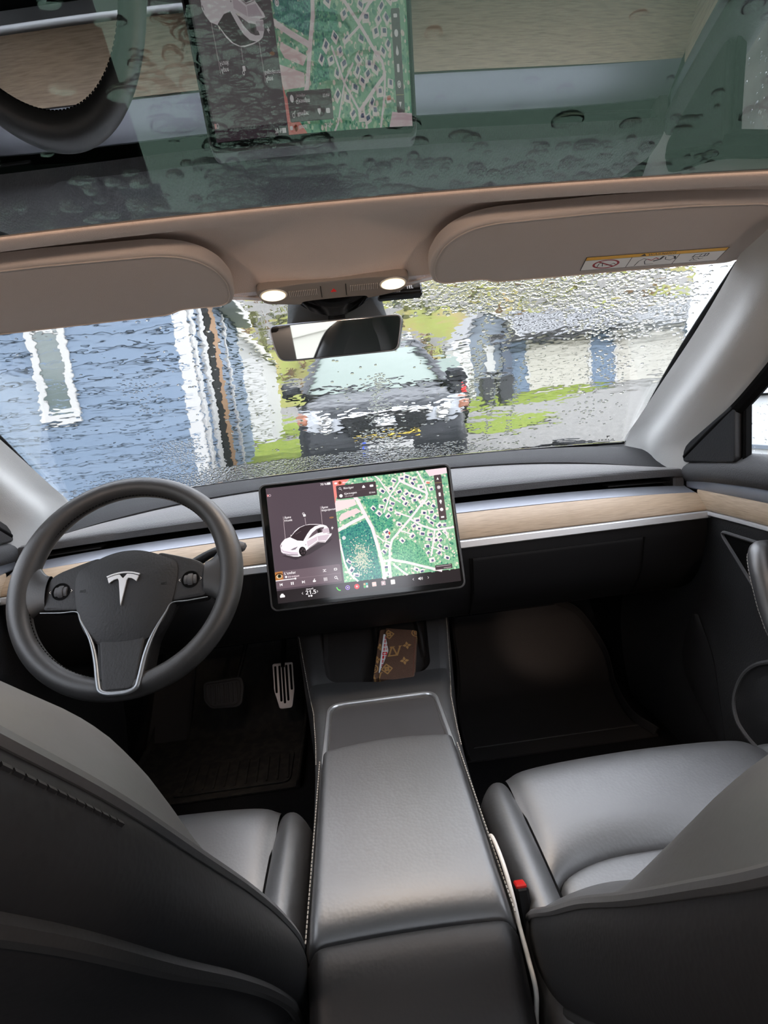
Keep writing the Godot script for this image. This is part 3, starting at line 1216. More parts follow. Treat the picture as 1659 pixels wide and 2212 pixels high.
func console() -> void:
	var c := thing("center_console", "black centre console between the seats with padded armrest and silver edged lid", "console", Vector3(0, 0, 0.1))
	var t := PackedVector3Array()
	# body: cross sections from front to back
	var rows := []
	for z in along(-0.50, 0.515, 30):
		var w := cw(z)
		var y := ctop(z)
		var r := PackedVector3Array()
		for q in [[-1.0, 0.0, 0.0], [-1.0, 0.0, -0.10], [-1.0, 0.0, -0.028], [-1.0, 0.003, -0.012], [-1.0, 0.012, -0.002], [-1.0, 0.024, 0.0], [0.0, 0.0, 0.0]]:
			if q[0] == 0.0:
				continue
			var yy: float = 0.0 if q[2] == 0.0 and q[1] == 0.0 else y + q[2]
			r.append(Vector3(-(w - q[1]), yy, z))
		var rr := r.duplicate()
		rr.reverse()
		for p in rr:
			r.append(Vector3(-p.x, p.y, p.z))
		rows.append(r)
	# the middle of the front part is cut by the tray, so the top is two strips there
	var left := []
	var rightr := []
	var deck := []
	for r in rows:
		left.append(r.slice(0, 6))
		rightr.append(r.slice(6, 12))
		deck.append(PackedVector3Array([r[5], r[6]]))
	sheet(t, left)
	sheet(t, rightr)
	# deck with a tray cut out (tray: half width by z)
	for i in deck.size() - 1:
		var z0: float = deck[i][0].z
		var z1: float = deck[i + 1][0].z
		var o0 := maxf(tray_half(z0), 0.0)
		var o1 := maxf(tray_half(z1), 0.0)
		if o0 <= 0.0 and o1 <= 0.0:
			quad(t, deck[i][0], deck[i][1], deck[i + 1][1], deck[i + 1][0])
			continue
		for s in [0, 1]:
			var sg := -1.0 if s == 0 else 1.0
			quad(t, deck[i][s], Vector3(sg * o0, deck[i][s].y, z0), Vector3(sg * o1, deck[i + 1][s].y, z1), deck[i + 1][s])
	part(c, "console_body", t, M.leather, false, 50.0)
	# recessed phone tray: floor and walls
	t = PackedVector3Array()
	var fl := []
	for z in along(-0.50, -0.0662, 16):
		var o := maxf(tray_half(z), 0.004)
		var y := ctop(z)
		var dip := 0.016
		fl.append(PackedVector3Array([Vector3(-o, y, z), Vector3(-o + 0.004, y - dip + 0.004, z - 0.003), Vector3(-o + 0.012, y - dip, z - 0.006), Vector3(0, y - dip - 0.001, z - 0.006), Vector3(o - 0.012, y - dip, z - 0.006), Vector3(o - 0.004, y - dip + 0.004, z - 0.003), Vector3(o, y, z)]))
	sheet(t, fl, false, false)
	part(c, "phone_tray", t, M.mat_rubber, false, 50.0, "dark rubber phone tray")
	for x in [-0.115, 0.004, 0.104]:
		t = PackedVector3Array()
		var fin := []
		for i in 12:
			var f := i / 11.0
			var z := lerpf(-0.30, -0.125, f)
			var y := ctop(z) - 0.016
			var hh := 0.010 * sin(PI * f) + 0.001
			fin.append(PackedVector3Array([Vector3(x - 0.008, y - 0.002, z), Vector3(x - 0.003, y + hh * 0.8, z), Vector3(x, y + hh, z), Vector3(x + 0.003, y + hh * 0.8, z), Vector3(x + 0.008, y - 0.002, z)]))
		sheet(t, fin)
		part(c, "tray_rib", t, M.mat_rubber, false, 60.0)
	# silver loop and sliding lid
	var loop := PackedVector3Array()
	var loop_in := PackedVector2Array()
	for q in soft(PackedVector2Array([Vector2(-0.109, 0.24), Vector2(-0.1045, 0.026), Vector2(0.1045, 0.026), Vector2(0.109, 0.24)]), 0.030, 7):
		loop.append(Vector3(q.x, 0.3275 + 0.02 * (q.y - 0.04), q.y))
	t = PackedVector3Array()
	var ring_out := []
	for k in [[0.0, -0.006], [0.0, 0.001], [0.002, 0.0035], [0.0075, 0.0035], [0.0095, 0.001], [0.0095, -0.006]]:
		var r := PackedVector3Array()
		for p in loop:
			var dir := Vector3(-p.x, 0, 0.16 - p.z).normalized()
			if p.z > 0.2:
				dir = Vector3(-signf(p.x), 0, 0)
			r.append(p + dir * k[0] + Vector3(0, k[1], 0))
		ring_out.append(r)
	sheet(t, ring_out, false)
	part(c, "silver_loop", t, M.loop_silver, false, 40.0, "bright silver loop round the lid")
	t = PackedVector3Array()
	for q in soft(PackedVector2Array([Vector2(-0.0985, 0.26), Vector2(-0.0945, 0.0355), Vector2(0.0945, 0.0355), Vector2(0.0985, 0.26)]), 0.023, 7):
		loop_in.append(Vector2(q.x, -q.y))
	plate(t, Transform3D(Basis(Vector3(1, 0, 0), Vector3(0, 0, -1), Vector3(0, 1, 0)), Vector3(0, 0.3275, 0)), loop_in, 0.008, 0.001)
	part(c, "storage_lid", t, mat("lid", Color(0.21, 0.205, 0.21), 0.5))
	# padded armrest
	t = PackedVector3Array()
	var rings := []
	for q in [[0.185, 0.0, 0.020], [0.1855, 0.4, 0.006], [0.189, 0.75, 0.0015], [0.197, 1.0, 0.0], [0.25, 1.0, -0.0005], [0.33, 1.0, -0.001], [0.42, 1.0, -0.0005], [0.472, 1.0, 0.0], [0.498, 0.9, 0.003], [0.511, 0.62, 0.009], [0.518, 0.25, 0.018], [0.5195, 0.0, 0.026]]:
		var r := PackedVector3Array()
		for i in 33:
			var u := -1.0 + i / 16.0
			var au := absf(u)
			var w: float = 0.1105 - 0.0015 * (1.0 - q[1])
			# arc of the front and rear edge
			var z: float = q[0] + 0.012 * u * u * (1.0 if q[0] < 0.3 else 0.4) * (1.0 - smoothstep(0.22, 0.30, q[0]) * (1.0 - smoothstep(0.42, 0.48, q[0])))
			var y: float = 0.3445 - q[2] - 0.002 * u * u
			if au > 0.86:
				var f := (au - 0.86) / 0.14
				y -= (0.022 * q[1] + 0.004) * (1.0 - sqrt(maxf(0.0, 1.0 - f * f)))
			r.append(Vector3(w * u, y, z))
		rings.append(r)
	sheet(t, surf(rings, 65, 34))
	for s in [-1.0, 1.0]:
		quad(t, Vector3(s * 0.1105, 0.322, 0.19), Vector3(s * 0.1105, 0.322, 0.52), Vector3(s * 0.1095, 0.305, 0.52), Vector3(s * 0.1095, 0.305, 0.19))
	part(c, "armrest", t, M.leather, false, 60.0)
	# rear end of the console
	t = PackedVector3Array()
	rings = []
	for q in [[0.300, 0.5225, 0.105], [0.326, 0.5215, 0.109], [0.333, 0.525, 0.1095], [0.3355, 0.534, 0.1085], [0.333, 0.552, 0.1085], [0.322, 0.575, 0.1085], [0.30, 0.602, 0.108], [0.26, 0.630, 0.108], [0.20, 0.652, 0.107], [0.12, 0.665, 0.106], [0.0, 0.675, 0.105]]:
		var r := PackedVector3Array()
		for i in 25:
			var u := -1.0 + i / 12.0
			var au := absf(u)
			var y: float = q[0]
			var z: float = q[1] + 0.004 * u * u
			if au > 0.80:
				var f := 1.0 - sqrt(maxf(0.0, 1.0 - pow((au - 0.80) / 0.20, 2.0)))
				y -= f * 0.020 * smoothstep(0.0, 0.3, q[0])
				z -= f * 0.030 * smoothstep(0.524, 0.58, q[1])
			r.append(Vector3(q[2] * u, y, z))
		rings.append(r)
	sheet(t, surf(rings, 49, 40))
	part(c, "rear_panel", t, M.seat_back, false, 60.0)
	# pale stitching along both top edges
	t = PackedVector3Array()
	for s in [-1.0, 1.0]:
		var path := PackedVector3Array()
		for i in 60:
			var z := lerpf(-0.30, 0.19, i / 59.0)
			path.append(Vector3(s * (cw(z) - 0.0035), ctop(z) - 0.0095, z))
		stitches(t, path, 0.0056, 0.0036, 0.0006)
		path = PackedVector3Array()
		for i in 30:
			var z := lerpf(0.195, 0.512, i / 29.0)
			path.append(Vector3(s * 0.1125, 0.3215, z))
		stitches(t, path, 0.0060, 0.0042, 0.0007)
	var st := part(c, "stitching", t, M.thread, false, 42.0, "pale thread stitching")
	st.set_meta("kind", "stuff")


# stations along the console, close together where the tray ends round
func along(a: float, b: float, n: int) -> PackedFloat32Array:
	var r := PackedFloat32Array()
	for i in n:
		r.append(lerpf(a, b, float(i) / (n - 1)))
	for i in 25:
		var f := i / 24.0
		var z := -0.097 + 0.0309 * sin(f * PI * 0.5)
		if z > a and z < b:
			r.append(z)
	r.sort()
	return r


func tray_half(z: float) -> float:
	if z > -0.066 or z < -0.52:
		return -1.0
	var o := 0.109 + 0.12 * (-0.066 - z) * 0.9
	o = minf(o, 0.142)
	if z > -0.096:
		var f := (z + 0.096) / 0.030
		o -= 0.032 * (1.0 - sqrt(maxf(0.0, 1.0 - f * f)))
	return o


# ---------------------------------------------------------------- seats

func seats() -> void:
	seat(-1.0)
	seat(1.0)


func flipx(rows: Array, s: float) -> Array:
	if s > 0:
		return rows
	var o := []
	for r in rows:
		var q := PackedVector3Array()
		for p in r:
			q.append(Vector3(-p.x, p.y, p.z))
		o.append(q)
	return o


func seat(s: float) -> void:
	var driver := s < 0
	var label := "black leather driver seat behind the steering wheel, its back filling the lower left" if driver else "black leather passenger seat at the right, cushion open to view"
	var c := thing("car_seat", label, "seat", Vector3(s * 0.37, 0, 0.45), "front seats")
	var t := PackedVector3Array()
	# thigh panel: from the front lip to the cross seam
	var ctrl := []
	for q in [[0.275, 0.17, 0.0], [0.248, 0.225, 0.0], [0.236, 0.275, 0.0], [0.243, 0.298, 0.3], [0.275, 0.3065, 0.8], [0.33, 0.304, 1.0], [0.385, 0.297, 0.7], [0.415, 0.284, 0.0], [0.42, 0.262, 0.0]]:
		var r := PackedVector3Array()
		for x in [0.172, 0.178, 0.20, 0.26, 0.37, 0.48, 0.54, 0.562, 0.568]:
			var u := absf(x - 0.37) / 0.198
			var dip := 0.0
			if u > 0.80:
				dip = 0.012 * pow((u - 0.80) / 0.2, 1.5)
			var zz: float = q[0]
			if q[0] > 0.36:
				zz += 0.040 * pow(u, 6.0)
			else:
				zz += 0.012 * u * u
			r.append(Vector3(x, q[1] - dip + 0.004 * (1.0 - u * u) * q[2], zz))
		ctrl.append(r)
	sheet(t, flipx(surf(ctrl, 33, 36), s), false, s < 0)
	part(c, "thigh_panel", t, M.leather, false, 60.0)
	# inset panel behind it
	t = PackedVector3Array()
	ctrl = []
	for q in [[0.413, 0.255, 0.0], [0.414, 0.274, 0.2], [0.425, 0.284, 0.8], [0.48, 0.283, 1.0], [0.56, 0.272, 1.0], [0.66, 0.262, 1.0]]:
		var r := PackedVector3Array()
		for x in [0.176, 0.182, 0.20, 0.26, 0.37, 0.48, 0.54, 0.558, 0.564]:
			var u := absf(x - 0.37) / 0.194
			var dip := 0.0
			if u > 0.84:
				dip = 0.014 * pow((u - 0.84) / 0.16, 1.5)
			r.append(Vector3(x, q[1] - dip, q[0] + (0.040 * pow(u, 6.0) if q[0] < 0.5 else 0.0)))
		ctrl.append(r)
	sheet(t, flipx(surf(ctrl, 33, 24), s), false, s < 0)
	part(c, "inset_panel", t, M.leather, false, 60.0)
	# side bolsters of the cushion
	for e in [-1.0, 1.0]:
		t = PackedVector3Array()
		ctrl = []
		for q in [[0.300, 0.165, 0.006], [0.268, 0.215, 0.004], [0.256, 0.262, 0.0], [0.262, 0.288, 0.0], [0.30, 0.303, 0.0], [0.38, 0.309, 0.0], [0.48, 0.309, 0.0], [0.58, 0.300, 0.0], [0.66, 0.29, 0.0]]:
			var r := PackedVector3Array()
			# from the seam outwards: offset from the seat's middle, height below the crest, z delay
			for w in [[0.194, -0.045, 0.02], [0.195, -0.018, 0.0], [0.203, -0.006, -0.008], [0.220, 0.0, -0.002], [0.236, -0.010, 0.010], [0.2455, -0.035, 0.022], [0.247, -0.10, 0.03], [0.246, -0.16, 0.03]]:
				var y: float = q[1] + w[1]
				if q[1] < 0.27:
					y = q[1] + w[1] * 0.35
				r.append(Vector3(0.37 + e * (w[0] - q[2]), y, q[0] + w[2] * (1.0 - smoothstep(0.27, 0.36, q[0]))))
			ctrl.append(r)
		sheet(t, flipx(surf(ctrl, 28, 36), s), false, (e > 0) != (s > 0))
		part(c, "cushion_bolster", t, M.leather, false, 60.0)
		t = PackedVector3Array()
		var seam := PackedVector3Array()
		for z in [0.262, 0.28, 0.33, 0.40, 0.50, 0.60]:
			seam.append(Vector3(s * (0.37 + e * 0.1945), 0.292 - (0.02 if z < 0.27 else 0.0), z))
		tube(t, spline(seam, 30), 0.0022, 6)
		part(c, "seam", t, M.gap)
	# seat base
	t = PackedVector3Array()
	box(t, Vector3(s * 0.14, 0.03, 0.31), Vector3(s * 0.60, 0.20, 0.72), 0.02)
	part(c, "seat_base", t, M.plastic_black)
	# backrest: rings from the hinge to the head; S = inner side seam [y, z, distance from the seat's middle]
	var lv := []
	if driver:
		lv = [[0.20, 0.475, 0.236], [0.28, 0.492, 0.250], [0.35, 0.530, 0.257], [0.44, 0.590, 0.2575], [0.53, 0.655, 0.255], [0.62, 0.723, 0.250], [0.70, 0.780, 0.241], [0.765, 0.828, 0.229], [0.83, 0.868, 0.205], [0.89, 0.900, 0.180], [0.945, 0.930, 0.150], [0.975, 0.950, 0.105]]
	else:
		lv = [[0.20, 0.470, 0.228], [0.26, 0.475, 0.236], [0.31, 0.505, 0.240], [0.40, 0.588, 0.242], [0.48, 0.660, 0.242], [0.55, 0.728, 0.239], [0.61, 0.784, 0.233], [0.67, 0.838, 0.226], [0.74, 0.890, 0.205], [0.81, 0.936, 0.180], [0.87, 0.972, 0.150], [0.905, 0.995, 0.105]]
	var f := Vector3(0, 0.62, -0.785)
	var dp := 0.050 if driver else 0.078   # depth of the side panel
	var front := []
	var sides := [[], []]
	var back := []
	for k in lv.size():
		var q: Array = lv[k]
		var w: float = q[2]
		var S := Vector3(0, q[0], q[1])
		var cr: float = ([0.014, 0.014, 0.014, 0.014, 0.021, 0.074, 0.066, 0.049, 0.035, 0.03, 0.03, 0.02] if driver else [0.014, 0.014, 0.016, 0.014, 0.004, 0.036, 0.054, 0.055, 0.050, 0.04, 0.03, 0.02])[k]
		var ring := PackedVector3Array()
		var half := [[w, 0.0], [w - 0.012, cr * 0.22], [w - 0.034, cr * 0.62], [w - 0.062, cr * 0.94], [w - 0.085, cr * 0.98], [w - 0.125, cr * 0.55], [w * 0.3, cr * 0.3 + 0.01]]
		if w < 0.13:
			half = [[w, 0.0], [w - 0.006, cr * 0.45], [w - 0.018, cr * 0.8], [w - 0.03, cr], [w - 0.05, cr], [w - 0.07, cr], [w * 0.15, cr]]
		for p in half:
			ring.append(Vector3(p[0], 0, 0) + S + f * p[1])
		var h2 := half.duplicate()
		h2.reverse()
		for p in h2:
			ring.append(Vector3(-p[0], 0, 0) + S + f * p[1])
		front.append(shifted(ring, s))
		for e in 2:
			var sg := 1.0 if e == 0 else -1.0
			var r := PackedVector3Array()
			for p in [[w - 0.001, 0.0], [w + 0.004, -0.2 * dp], [w + 0.005, -0.52 * dp], [w + 0.001, -0.82 * dp], [w - 0.008, -dp]]:
				r.append(Vector3(sg * p[0], 0, 0) + S + f * p[1])
			sides[e].append(shifted(r, s))
		var br := PackedVector3Array()
		for p in [[w - 0.008, -dp], [w - 0.020, -dp - 0.009], [w - 0.05, -dp - 0.018], [w * 0.5, -dp - 0.028], [0.0, -dp - 0.030], [-w * 0.5, -dp - 0.028], [-w + 0.05, -dp - 0.018], [-w + 0.020, -dp - 0.009], [-w + 0.008, -dp]]:
			br.append(Vector3(p[0], 0, 0) + S + f * p[1])
		back.append(shifted(br, s))
	t = PackedVector3Array()
	sheet(t, surf(front, 40, 60), false, true)
	part(c, "backrest", t, M.leather, false, 60.0)
	for e in 2:
		t = PackedVector3Array()
		sheet(t, surf(sides[e], 14, 60), false, e == 1)
		part(c, "side_panel", t, M.seat_back, false, 60.0)
	t = PackedVector3Array()
	sheet(t, surf(back, 30, 60))
	cap(t, PackedVector3Array(front[-1] + back[-1]))
	part(c, "back_panel", t, M.seat_back, false, 60.0)
	# piping along the seams, twisted stitching at the driver's shoulder
	for e in 2:
		for which in 2:
			var path := PackedVector3Array()
			for k in lv.size():
				var r: PackedVector3Array = sides[e][k]
				path.append(r[0] if which == 0 else r[4])
			t = PackedVector3Array()
			tube(t, spline(path, 70), 0.0042 if which == 0 else 0.0052, 8)
			part(c, "piping", t, M.leather if which == 0 else M.rim_leather)
		if not driver:
			continue
		var path2 := PackedVector3Array()
		for k in range(6, lv.size() - 1):
			path2.append(sides[e][k][1])
		t = PackedVector3Array()
		stitches(t, spline(path2, 50), 0.0062, 0.0048, 0.0010)
		var st := part(c, "seat_stitching", t, M.seat_back)
		st.set_meta("kind", "stuff")


func shifted(r: PackedVector3Array, s: float) -> PackedVector3Array:
	var o := PackedVector3Array()
	for p in r:
		o.append(Vector3(p.x + s * 0.37, p.y, p.z))
	return o


# ---------------------------------------------------------------- steering wheel

func v2(a: Array) -> PackedVector2Array:
	var p := PackedVector2Array()
	for i in range(0, a.size(), 2):
		p.append(Vector2(a[i], a[i + 1]))
	return p


# the lower spoke leans forward to lie over the rim
func leant(t: PackedVector3Array) -> PackedVector3Array:
	var o := PackedVector3Array()
	for p in t:
		var f := maxf(0.0, -0.07 - p.y)
		o.append(Vector3(p.x * (1.0 + 1.1 * f) + 0.085 * f, p.y, p.z + 0.19 * f))
	return o


func wheel() -> void:
	var tilt := 0.59
	var B := Basis(Vector3(1, 0, 0), Vector3(0, cos(tilt), -sin(tilt)), Vector3(0, sin(tilt), cos(tilt)))
	B = B * Basis(Vector3(0, 0, 1), deg_to_rad(-1.6))
	var at := Vector3(-0.371, 0.649, 0.158)
	var w := thing("steering_wheel", "black leather steering wheel with silver emblem and grey lined lower spoke", "steering wheel", at, "", B)
	var t := PackedVector3Array()
	var rings := []
	for i in 121:
		var a := TAU * i / 120.0
		var r := PackedVector3Array()
		# thicker grips at the sides
		var g := exp(-pow((wrapf(a, -PI, PI) - 0.20) / 0.34, 2.0)) + exp(-pow((wrapf(a - PI, -PI, PI) + 0.20) / 0.34, 2.0))
		var rx := 0.0165 + 0.0022 * g
		var cx := 0.1625 - 0.0018 * g
		for k in 20:
			var b := TAU * k / 20.0
			var q := Vector2(cos(b) * rx, sin(b) * 0.0180)
			var rad := cx + q.x
			r.append(Vector3(cos(a) * rad, sin(a) * rad, q.y))
		rings.append(r)
	sheet(t, rings, true)
	var rim := part(w, "rim", t, M.rim_leather, true, 60.0)
	t = PackedVector3Array()
	var seam := PackedVector3Array()
	for i in 161:
		var a := TAU * i / 160.0
		seam.append(Vector3(cos(a) * 0.1462, sin(a) * 0.1462, 0.004))
	stitches(t, seam, 0.0055, 0.0035, 0.0006)
	var st := part(rim, "rim_stitching", t, M.gap, true)
	st.set_meta("kind", "stuff")
	# leather that runs from the rim to the spokes
	for s in [-1.0, 1.0]:
		t = PackedVector3Array()
		var ctrl := []
		for q in [[0.158, 0.064, -0.058, 0.010], [0.146, 0.050, -0.050, 0.008], [0.136, 0.032, -0.041, 0.004], [0.127, 0.023, -0.036, 0.0], [0.120, 0.021, -0.034, -0.003]]:
			var r := PackedVector3Array()
			for k in 12:
				var b := TAU * k / 12.0
				var mid: float = (q[1] + q[2]) * 0.5
				r.append(Vector3(s * q[0], mid + cos(b) * (q[1] - q[2]) * 0.5, -0.004 + sin(b) * (0.013 + q[3] * 0.2)))
			ctrl.append(r)
		sheet(t, surf(ctrl, 36, 12, true), true, s > 0)
		part(w, "spoke_leather", t, M.rim_leather, true, 70.0)
	# spokes: left and right control pads
	var C := Transform3D(Basis(), Vector3(0, 0, 0.002))
	for s in [-1.0, 1.0]:
		t = PackedVector3Array()
		var poly := v2([0.124, -0.036, 0.1255, -0.008, 0.119, 0.016, 0.105, 0.025, 0.072, 0.036, 0.045, 0.044, 0.03, 0.0, 0.058, -0.045, 0.070, -0.040])
		if s < 0:
			for i in poly.size():
				poly[i].x = -poly[i].x
		plate(t, Transform3D(Basis(), Vector3(0, 0, 0.003)), soft(poly, 0.008, 4), 0.028, 0.005)
		var pad := part(w, "control_pad", t, M.plastic, true)
		# scroll wheel in a round well
		t = PackedVector3Array()
		var kx: float = s * 0.0985
		var ky := -0.008
		var X := Transform3D(Basis(Vector3(1, 0, 0), Vector3(0, 0, 1), Vector3(0, -1, 0)), Vector3(kx, ky, 0.0032))
		lathe(t, X, PackedVector2Array([Vector2(0.0136, 0.0), Vector2(0.0136, 0.0008), Vector2(0.0122, 0.0008), Vector2(0.0115, -0.003), Vector2(0.004, -0.004)]), 28)
		part(pad, "scroll_well", t, M.gap, true)
		t = PackedVector3Array()
		var Z := Transform3D(Basis(Vector3(0, 1, 0), Vector3(-1, 0, 0), Vector3(0, 0, 1)), Vector3(kx, ky, -0.0035))
		lathe(t, Z, PackedVector2Array([Vector2(0.0085, -0.0098), Vector2(0.0098, -0.0088), Vector2(0.0100, -0.0046), Vector2(0.0094, -0.0042), Vector2(0.0110, -0.0038), Vector2(0.0116, -0.002), Vector2(0.0116, 0.002), Vector2(0.0110, 0.0038), Vector2(0.0094, 0.0042), Vector2(0.0100, 0.0046), Vector2(0.0098, 0.0088), Vector2(0.0085, 0.0098)]), 28)
		part(pad, "scroll_wheel", t, M.dash_rear, true)
		for e in [-1.0, 1.0]:
			t = PackedVector3Array()
			var p := Vector3(kx + e * 0.0165, ky, 0.0036)
			tube(t, PackedVector3Array([p + Vector3(-e * 0.0012, 0.0018, 0), p + Vector3(e * 0.0008, 0, 0), p + Vector3(-e * 0.0012, -0.0018, 0)]), 0.0004, 5)
			part(pad, "arrow_mark", t, M.white_plastic, true)
	# Y shaped body behind the cover, running down to the rim
	t = PackedVector3Array()
	plate(t, Transform3D(Basis(), Vector3(0, 0, -0.006)), soft(v2([-0.072, -0.030, -0.040, -0.090, -0.0285, -0.158, -0.020, -0.172, 0.022, -0.172, 0.0305, -0.158, 0.042, -0.090, 0.072, -0.030, 0.04, 0.04, -0.04, 0.04]), 0.01, 4), 0.034, 0.006)
	t = leant(t)
	part(w, "spoke_body", t, M.plastic_black, true)
	t = PackedVector3Array()
	plate(t, Transform3D(Basis(), Vector3(0, 0, 0.0015)), soft(v2([-0.034, -0.080, -0.0215, -0.156, -0.0165, -0.1655, 0.0175, -0.1655, 0.0235, -0.156, 0.036, -0.080]), 0.008, 5), 0.010, 0.003)
	t = leant(t)
	part(w, "lower_spoke_panel", t, M.plastic, true, 42.0, "flat dark panel of the lower spoke")
	t = PackedVector3Array()
	var tp := spline(PackedVector3Array([Vector3(-0.126, -0.0385, 0.002), Vector3(-0.095, -0.0415, 0.003), Vector3(-0.070, -0.043, 0.004), Vector3(-0.0615, -0.058, 0.005), Vector3(-0.0435, -0.088, 0.004), Vector3(-0.0335, -0.118, 0.001), Vector3(-0.0255, -0.153, 0.001), Vector3(-0.0215, -0.1645, 0.001), Vector3(-0.012, -0.1695, 0.001), Vector3(0.002, -0.1705, 0.001), Vector3(0.0145, -0.1695, 0.001), Vector3(0.0240, -0.1645, 0.001), Vector3(0.0275, -0.153, 0.001), Vector3(0.0345, -0.118, 0.001), Vector3(0.0465, -0.088, 0.004), Vector3(0.0635, -0.058, 0.005), Vector3(0.072, -0.043, 0.004), Vector3(0.095, -0.0415, 0.003), Vector3(0.126, -0.0385, 0.002)]), 110)
	var trad := []
	for i in 110:
		var f := absf(i - 54.5) / 54.5
		trad.append(lerpf(0.0034, 0.0010, smoothstep(0.45, 0.75, f)))
	tube(t, tp, trad, 8)
	t = leant(t)
	part(w, "silver_trim", t, mat("trim_silver", Color(0.50, 0.51, 0.52), 0.42, 0.85), true, 60.0, "satin silver trim line")
	# airbag cover
	t = PackedVector3Array()
	var hub := loop2(v2([-0.074, 0.021, -0.062, 0.029, -0.040, 0.041, -0.018, 0.0475, 0.0, 0.049, 0.018, 0.0475, 0.040, 0.041, 0.062, 0.031, 0.0755, 0.022, 0.0785, 0.006, 0.0765, -0.018, 0.071, -0.044, 0.060, -0.070, 0.044, -0.090, 0.026, -0.0985, 0.002, -0.101, -0.022, -0.0985, -0.042, -0.090, -0.058, -0.070, -0.069, -0.044, -0.075, -0.018, -0.0775, 0.006]), 88)
	dome(t, Transform3D(Basis(), Vector3(0, 0, 0.0045)), hub, 0.0085, 0.022, 3.0)
	var cover := part(w, "airbag_cover", t, M.plastic, true, 60.0)
	for s in [-1.0, 1.0]:
		t = PackedVector3Array()
		var p := Vector3(s * 0.061, -0.014, 0.0118)
		tube(t, PackedVector3Array([p + Vector3(-0.004, 0.0012, 0), p + Vector3(0.001, 0.0012, 0), p + Vector3(0.004, 0.0025, 0), p + Vector3(0.004, -0.001, 0), p + Vector3(0.001, -0.0005, 0), p + Vector3(-0.004, -0.0005, 0)]), 0.00035, 5)
		part(cover, "horn_mark", t, M.gap, true)
	# emblem: a T with a bow above it
	t = PackedVector3Array()
	var E := Transform3D(Basis(), Vector3(0.0, 0.004, 0.0158))
	var bow := PackedVector2Array()
	for i in 13:
		var a := deg_to_rad(lerpf(113.5, 66.5, i / 12.0))
		bow.append(Vector2(cos(a) * 0.0640, sin(a) * 0.0640 - 0.0575))
	for i in 13:
		var a := deg_to_rad(lerpf(67.0, 113.0, i / 12.0))
		bow.append(Vector2(cos(a) * 0.0615, sin(a) * 0.0615 - 0.0575))
	plate(t, E, bow, 0.0025, 0.0004)
	var tee := PackedVector2Array()
	for i in 7:
		var a := deg_to_rad(lerpf(113.0, 95.5, i / 6.0))
		tee.append(Vector2(cos(a) * 0.0602, sin(a) * 0.0602 - 0.0575))
	tee.append(Vector2(0.0, -0.0045))
	for i in 7:
		var a := deg_to_rad(lerpf(84.5, 67.0, i / 6.0))
		tee.append(Vector2(cos(a) * 0.0602, sin(a) * 0.0602 - 0.0575))
	tee.append_array(v2([0.0205, -0.0105, 0.0170, -0.0075, 0.0135, -0.0052, 0.0078, -0.0040, 0.0058, -0.0075, 0.0, -0.0465, -0.0058, -0.0075, -0.0078, -0.0040, -0.0135, -0.0052, -0.0170, -0.0075, -0.0205, -0.0105]))
	plate(t, E, tee, 0.0025, 0.0)
	part(cover, "emblem", t, M.emblem_silver, true, 30.0, "chrome T shaped emblem with a bow above")
	# column with the drive stalk
	var axis := B.z
	var col := thing("steering_column", "black steering column shroud with stalk behind the steering wheel", "steering column", at - axis * 0.12)
	t = PackedVector3Array()
	rings = []
	for q in [[0.024, 0.045], [0.030, 0.062], [0.06, 0.070], [0.13, 0.072], [0.26, 0.068]]:
		var r := PackedVector3Array()
		for k in 20:
			var b := TAU * k / 20.0
			r.append(at - axis * q[0] + B.x * cos(b) * q[1] * 1.15 + B.y * sin(b) * q[1] * 0.85)
		rings.append(r)
	loft(t, rings)
	part(col, "shroud", t, M.plastic_black)
	t = PackedVector3Array()
	tube(t, spline(PackedVector3Array([Vector3(-0.345, 0.620, 0.085), Vector3(-0.305, 0.637, 0.075), Vector3(-0.275, 0.652, 0.068), Vector3(-0.252, 0.660, 0.065), Vector3(-0.226, 0.663, 0.064)]), 20), [0.014, 0.014, 0.014, 0.0138, 0.0135, 0.013, 0.0125, 0.012, 0.0115, 0.011, 0.0105, 0.010, 0.0098, 0.0096, 0.0094, 0.0092, 0.009, 0.009, 0.009, 0.009], 12, 0.75)
	var stalk := part(col, "stalk", t, M.plastic_black)
	t = PackedVector3Array()
	tube(t, PackedVector3Array([Vector3(-0.226, 0.663, 0.064), Vector3(-0.223, 0.6632, 0.064), Vector3(-0.215, 0.6635, 0.064), Vector3(-0.206, 0.6605, 0.064), Vector3(-0.203, 0.6585, 0.064)]), [0.0095, 0.0112, 0.0112, 0.0095, 0.005], 12, 0.85)
	part(stalk, "stalk_tip", t, M.dash_rear, false, 42.0, "dark grey stalk end")
	t = PackedVector3Array()
	tube(t, PackedVector3Array([Vector3(-0.2195, 0.6633, 0.064), Vector3(-0.2165, 0.6634, 0.064)]), 0.0114, 12, 0.86)
	part(stalk, "stalk_ring", t, M.silver)


# ---------------------------------------------------------------- touchscreen

func px_fill(img: Image, poly: PackedVector2Array, c: Color) -> void:
	var lo := 1e9
	var hi := -1e9
	for p in poly:
		lo = minf(lo, p.y)
		hi = maxf(hi, p.y)
	var n := poly.size()
	for y in range(maxi(0, int(floor(lo))), mini(img.get_height() - 1, int(ceil(hi))) + 1):
		var yc := y + 0.5
		var xs := []
		for i in n:
			var a := poly[i]
			var b := poly[(i + 1) % n]
			if (a.y <= yc) != (b.y <= yc):
				xs.append(a.x + (yc - a.y) / (b.y - a.y) * (b.x - a.x))
		xs.sort()
		for k in range(0, xs.size() - 1, 2):
			var x0 := maxi(0, int(round(xs[k])))
			var x1 := mini(img.get_width(), int(round(xs[k + 1])))
			if x1 > x0:
				img.fill_rect(Rect2i(x0, y, x1 - x0, 1), c)


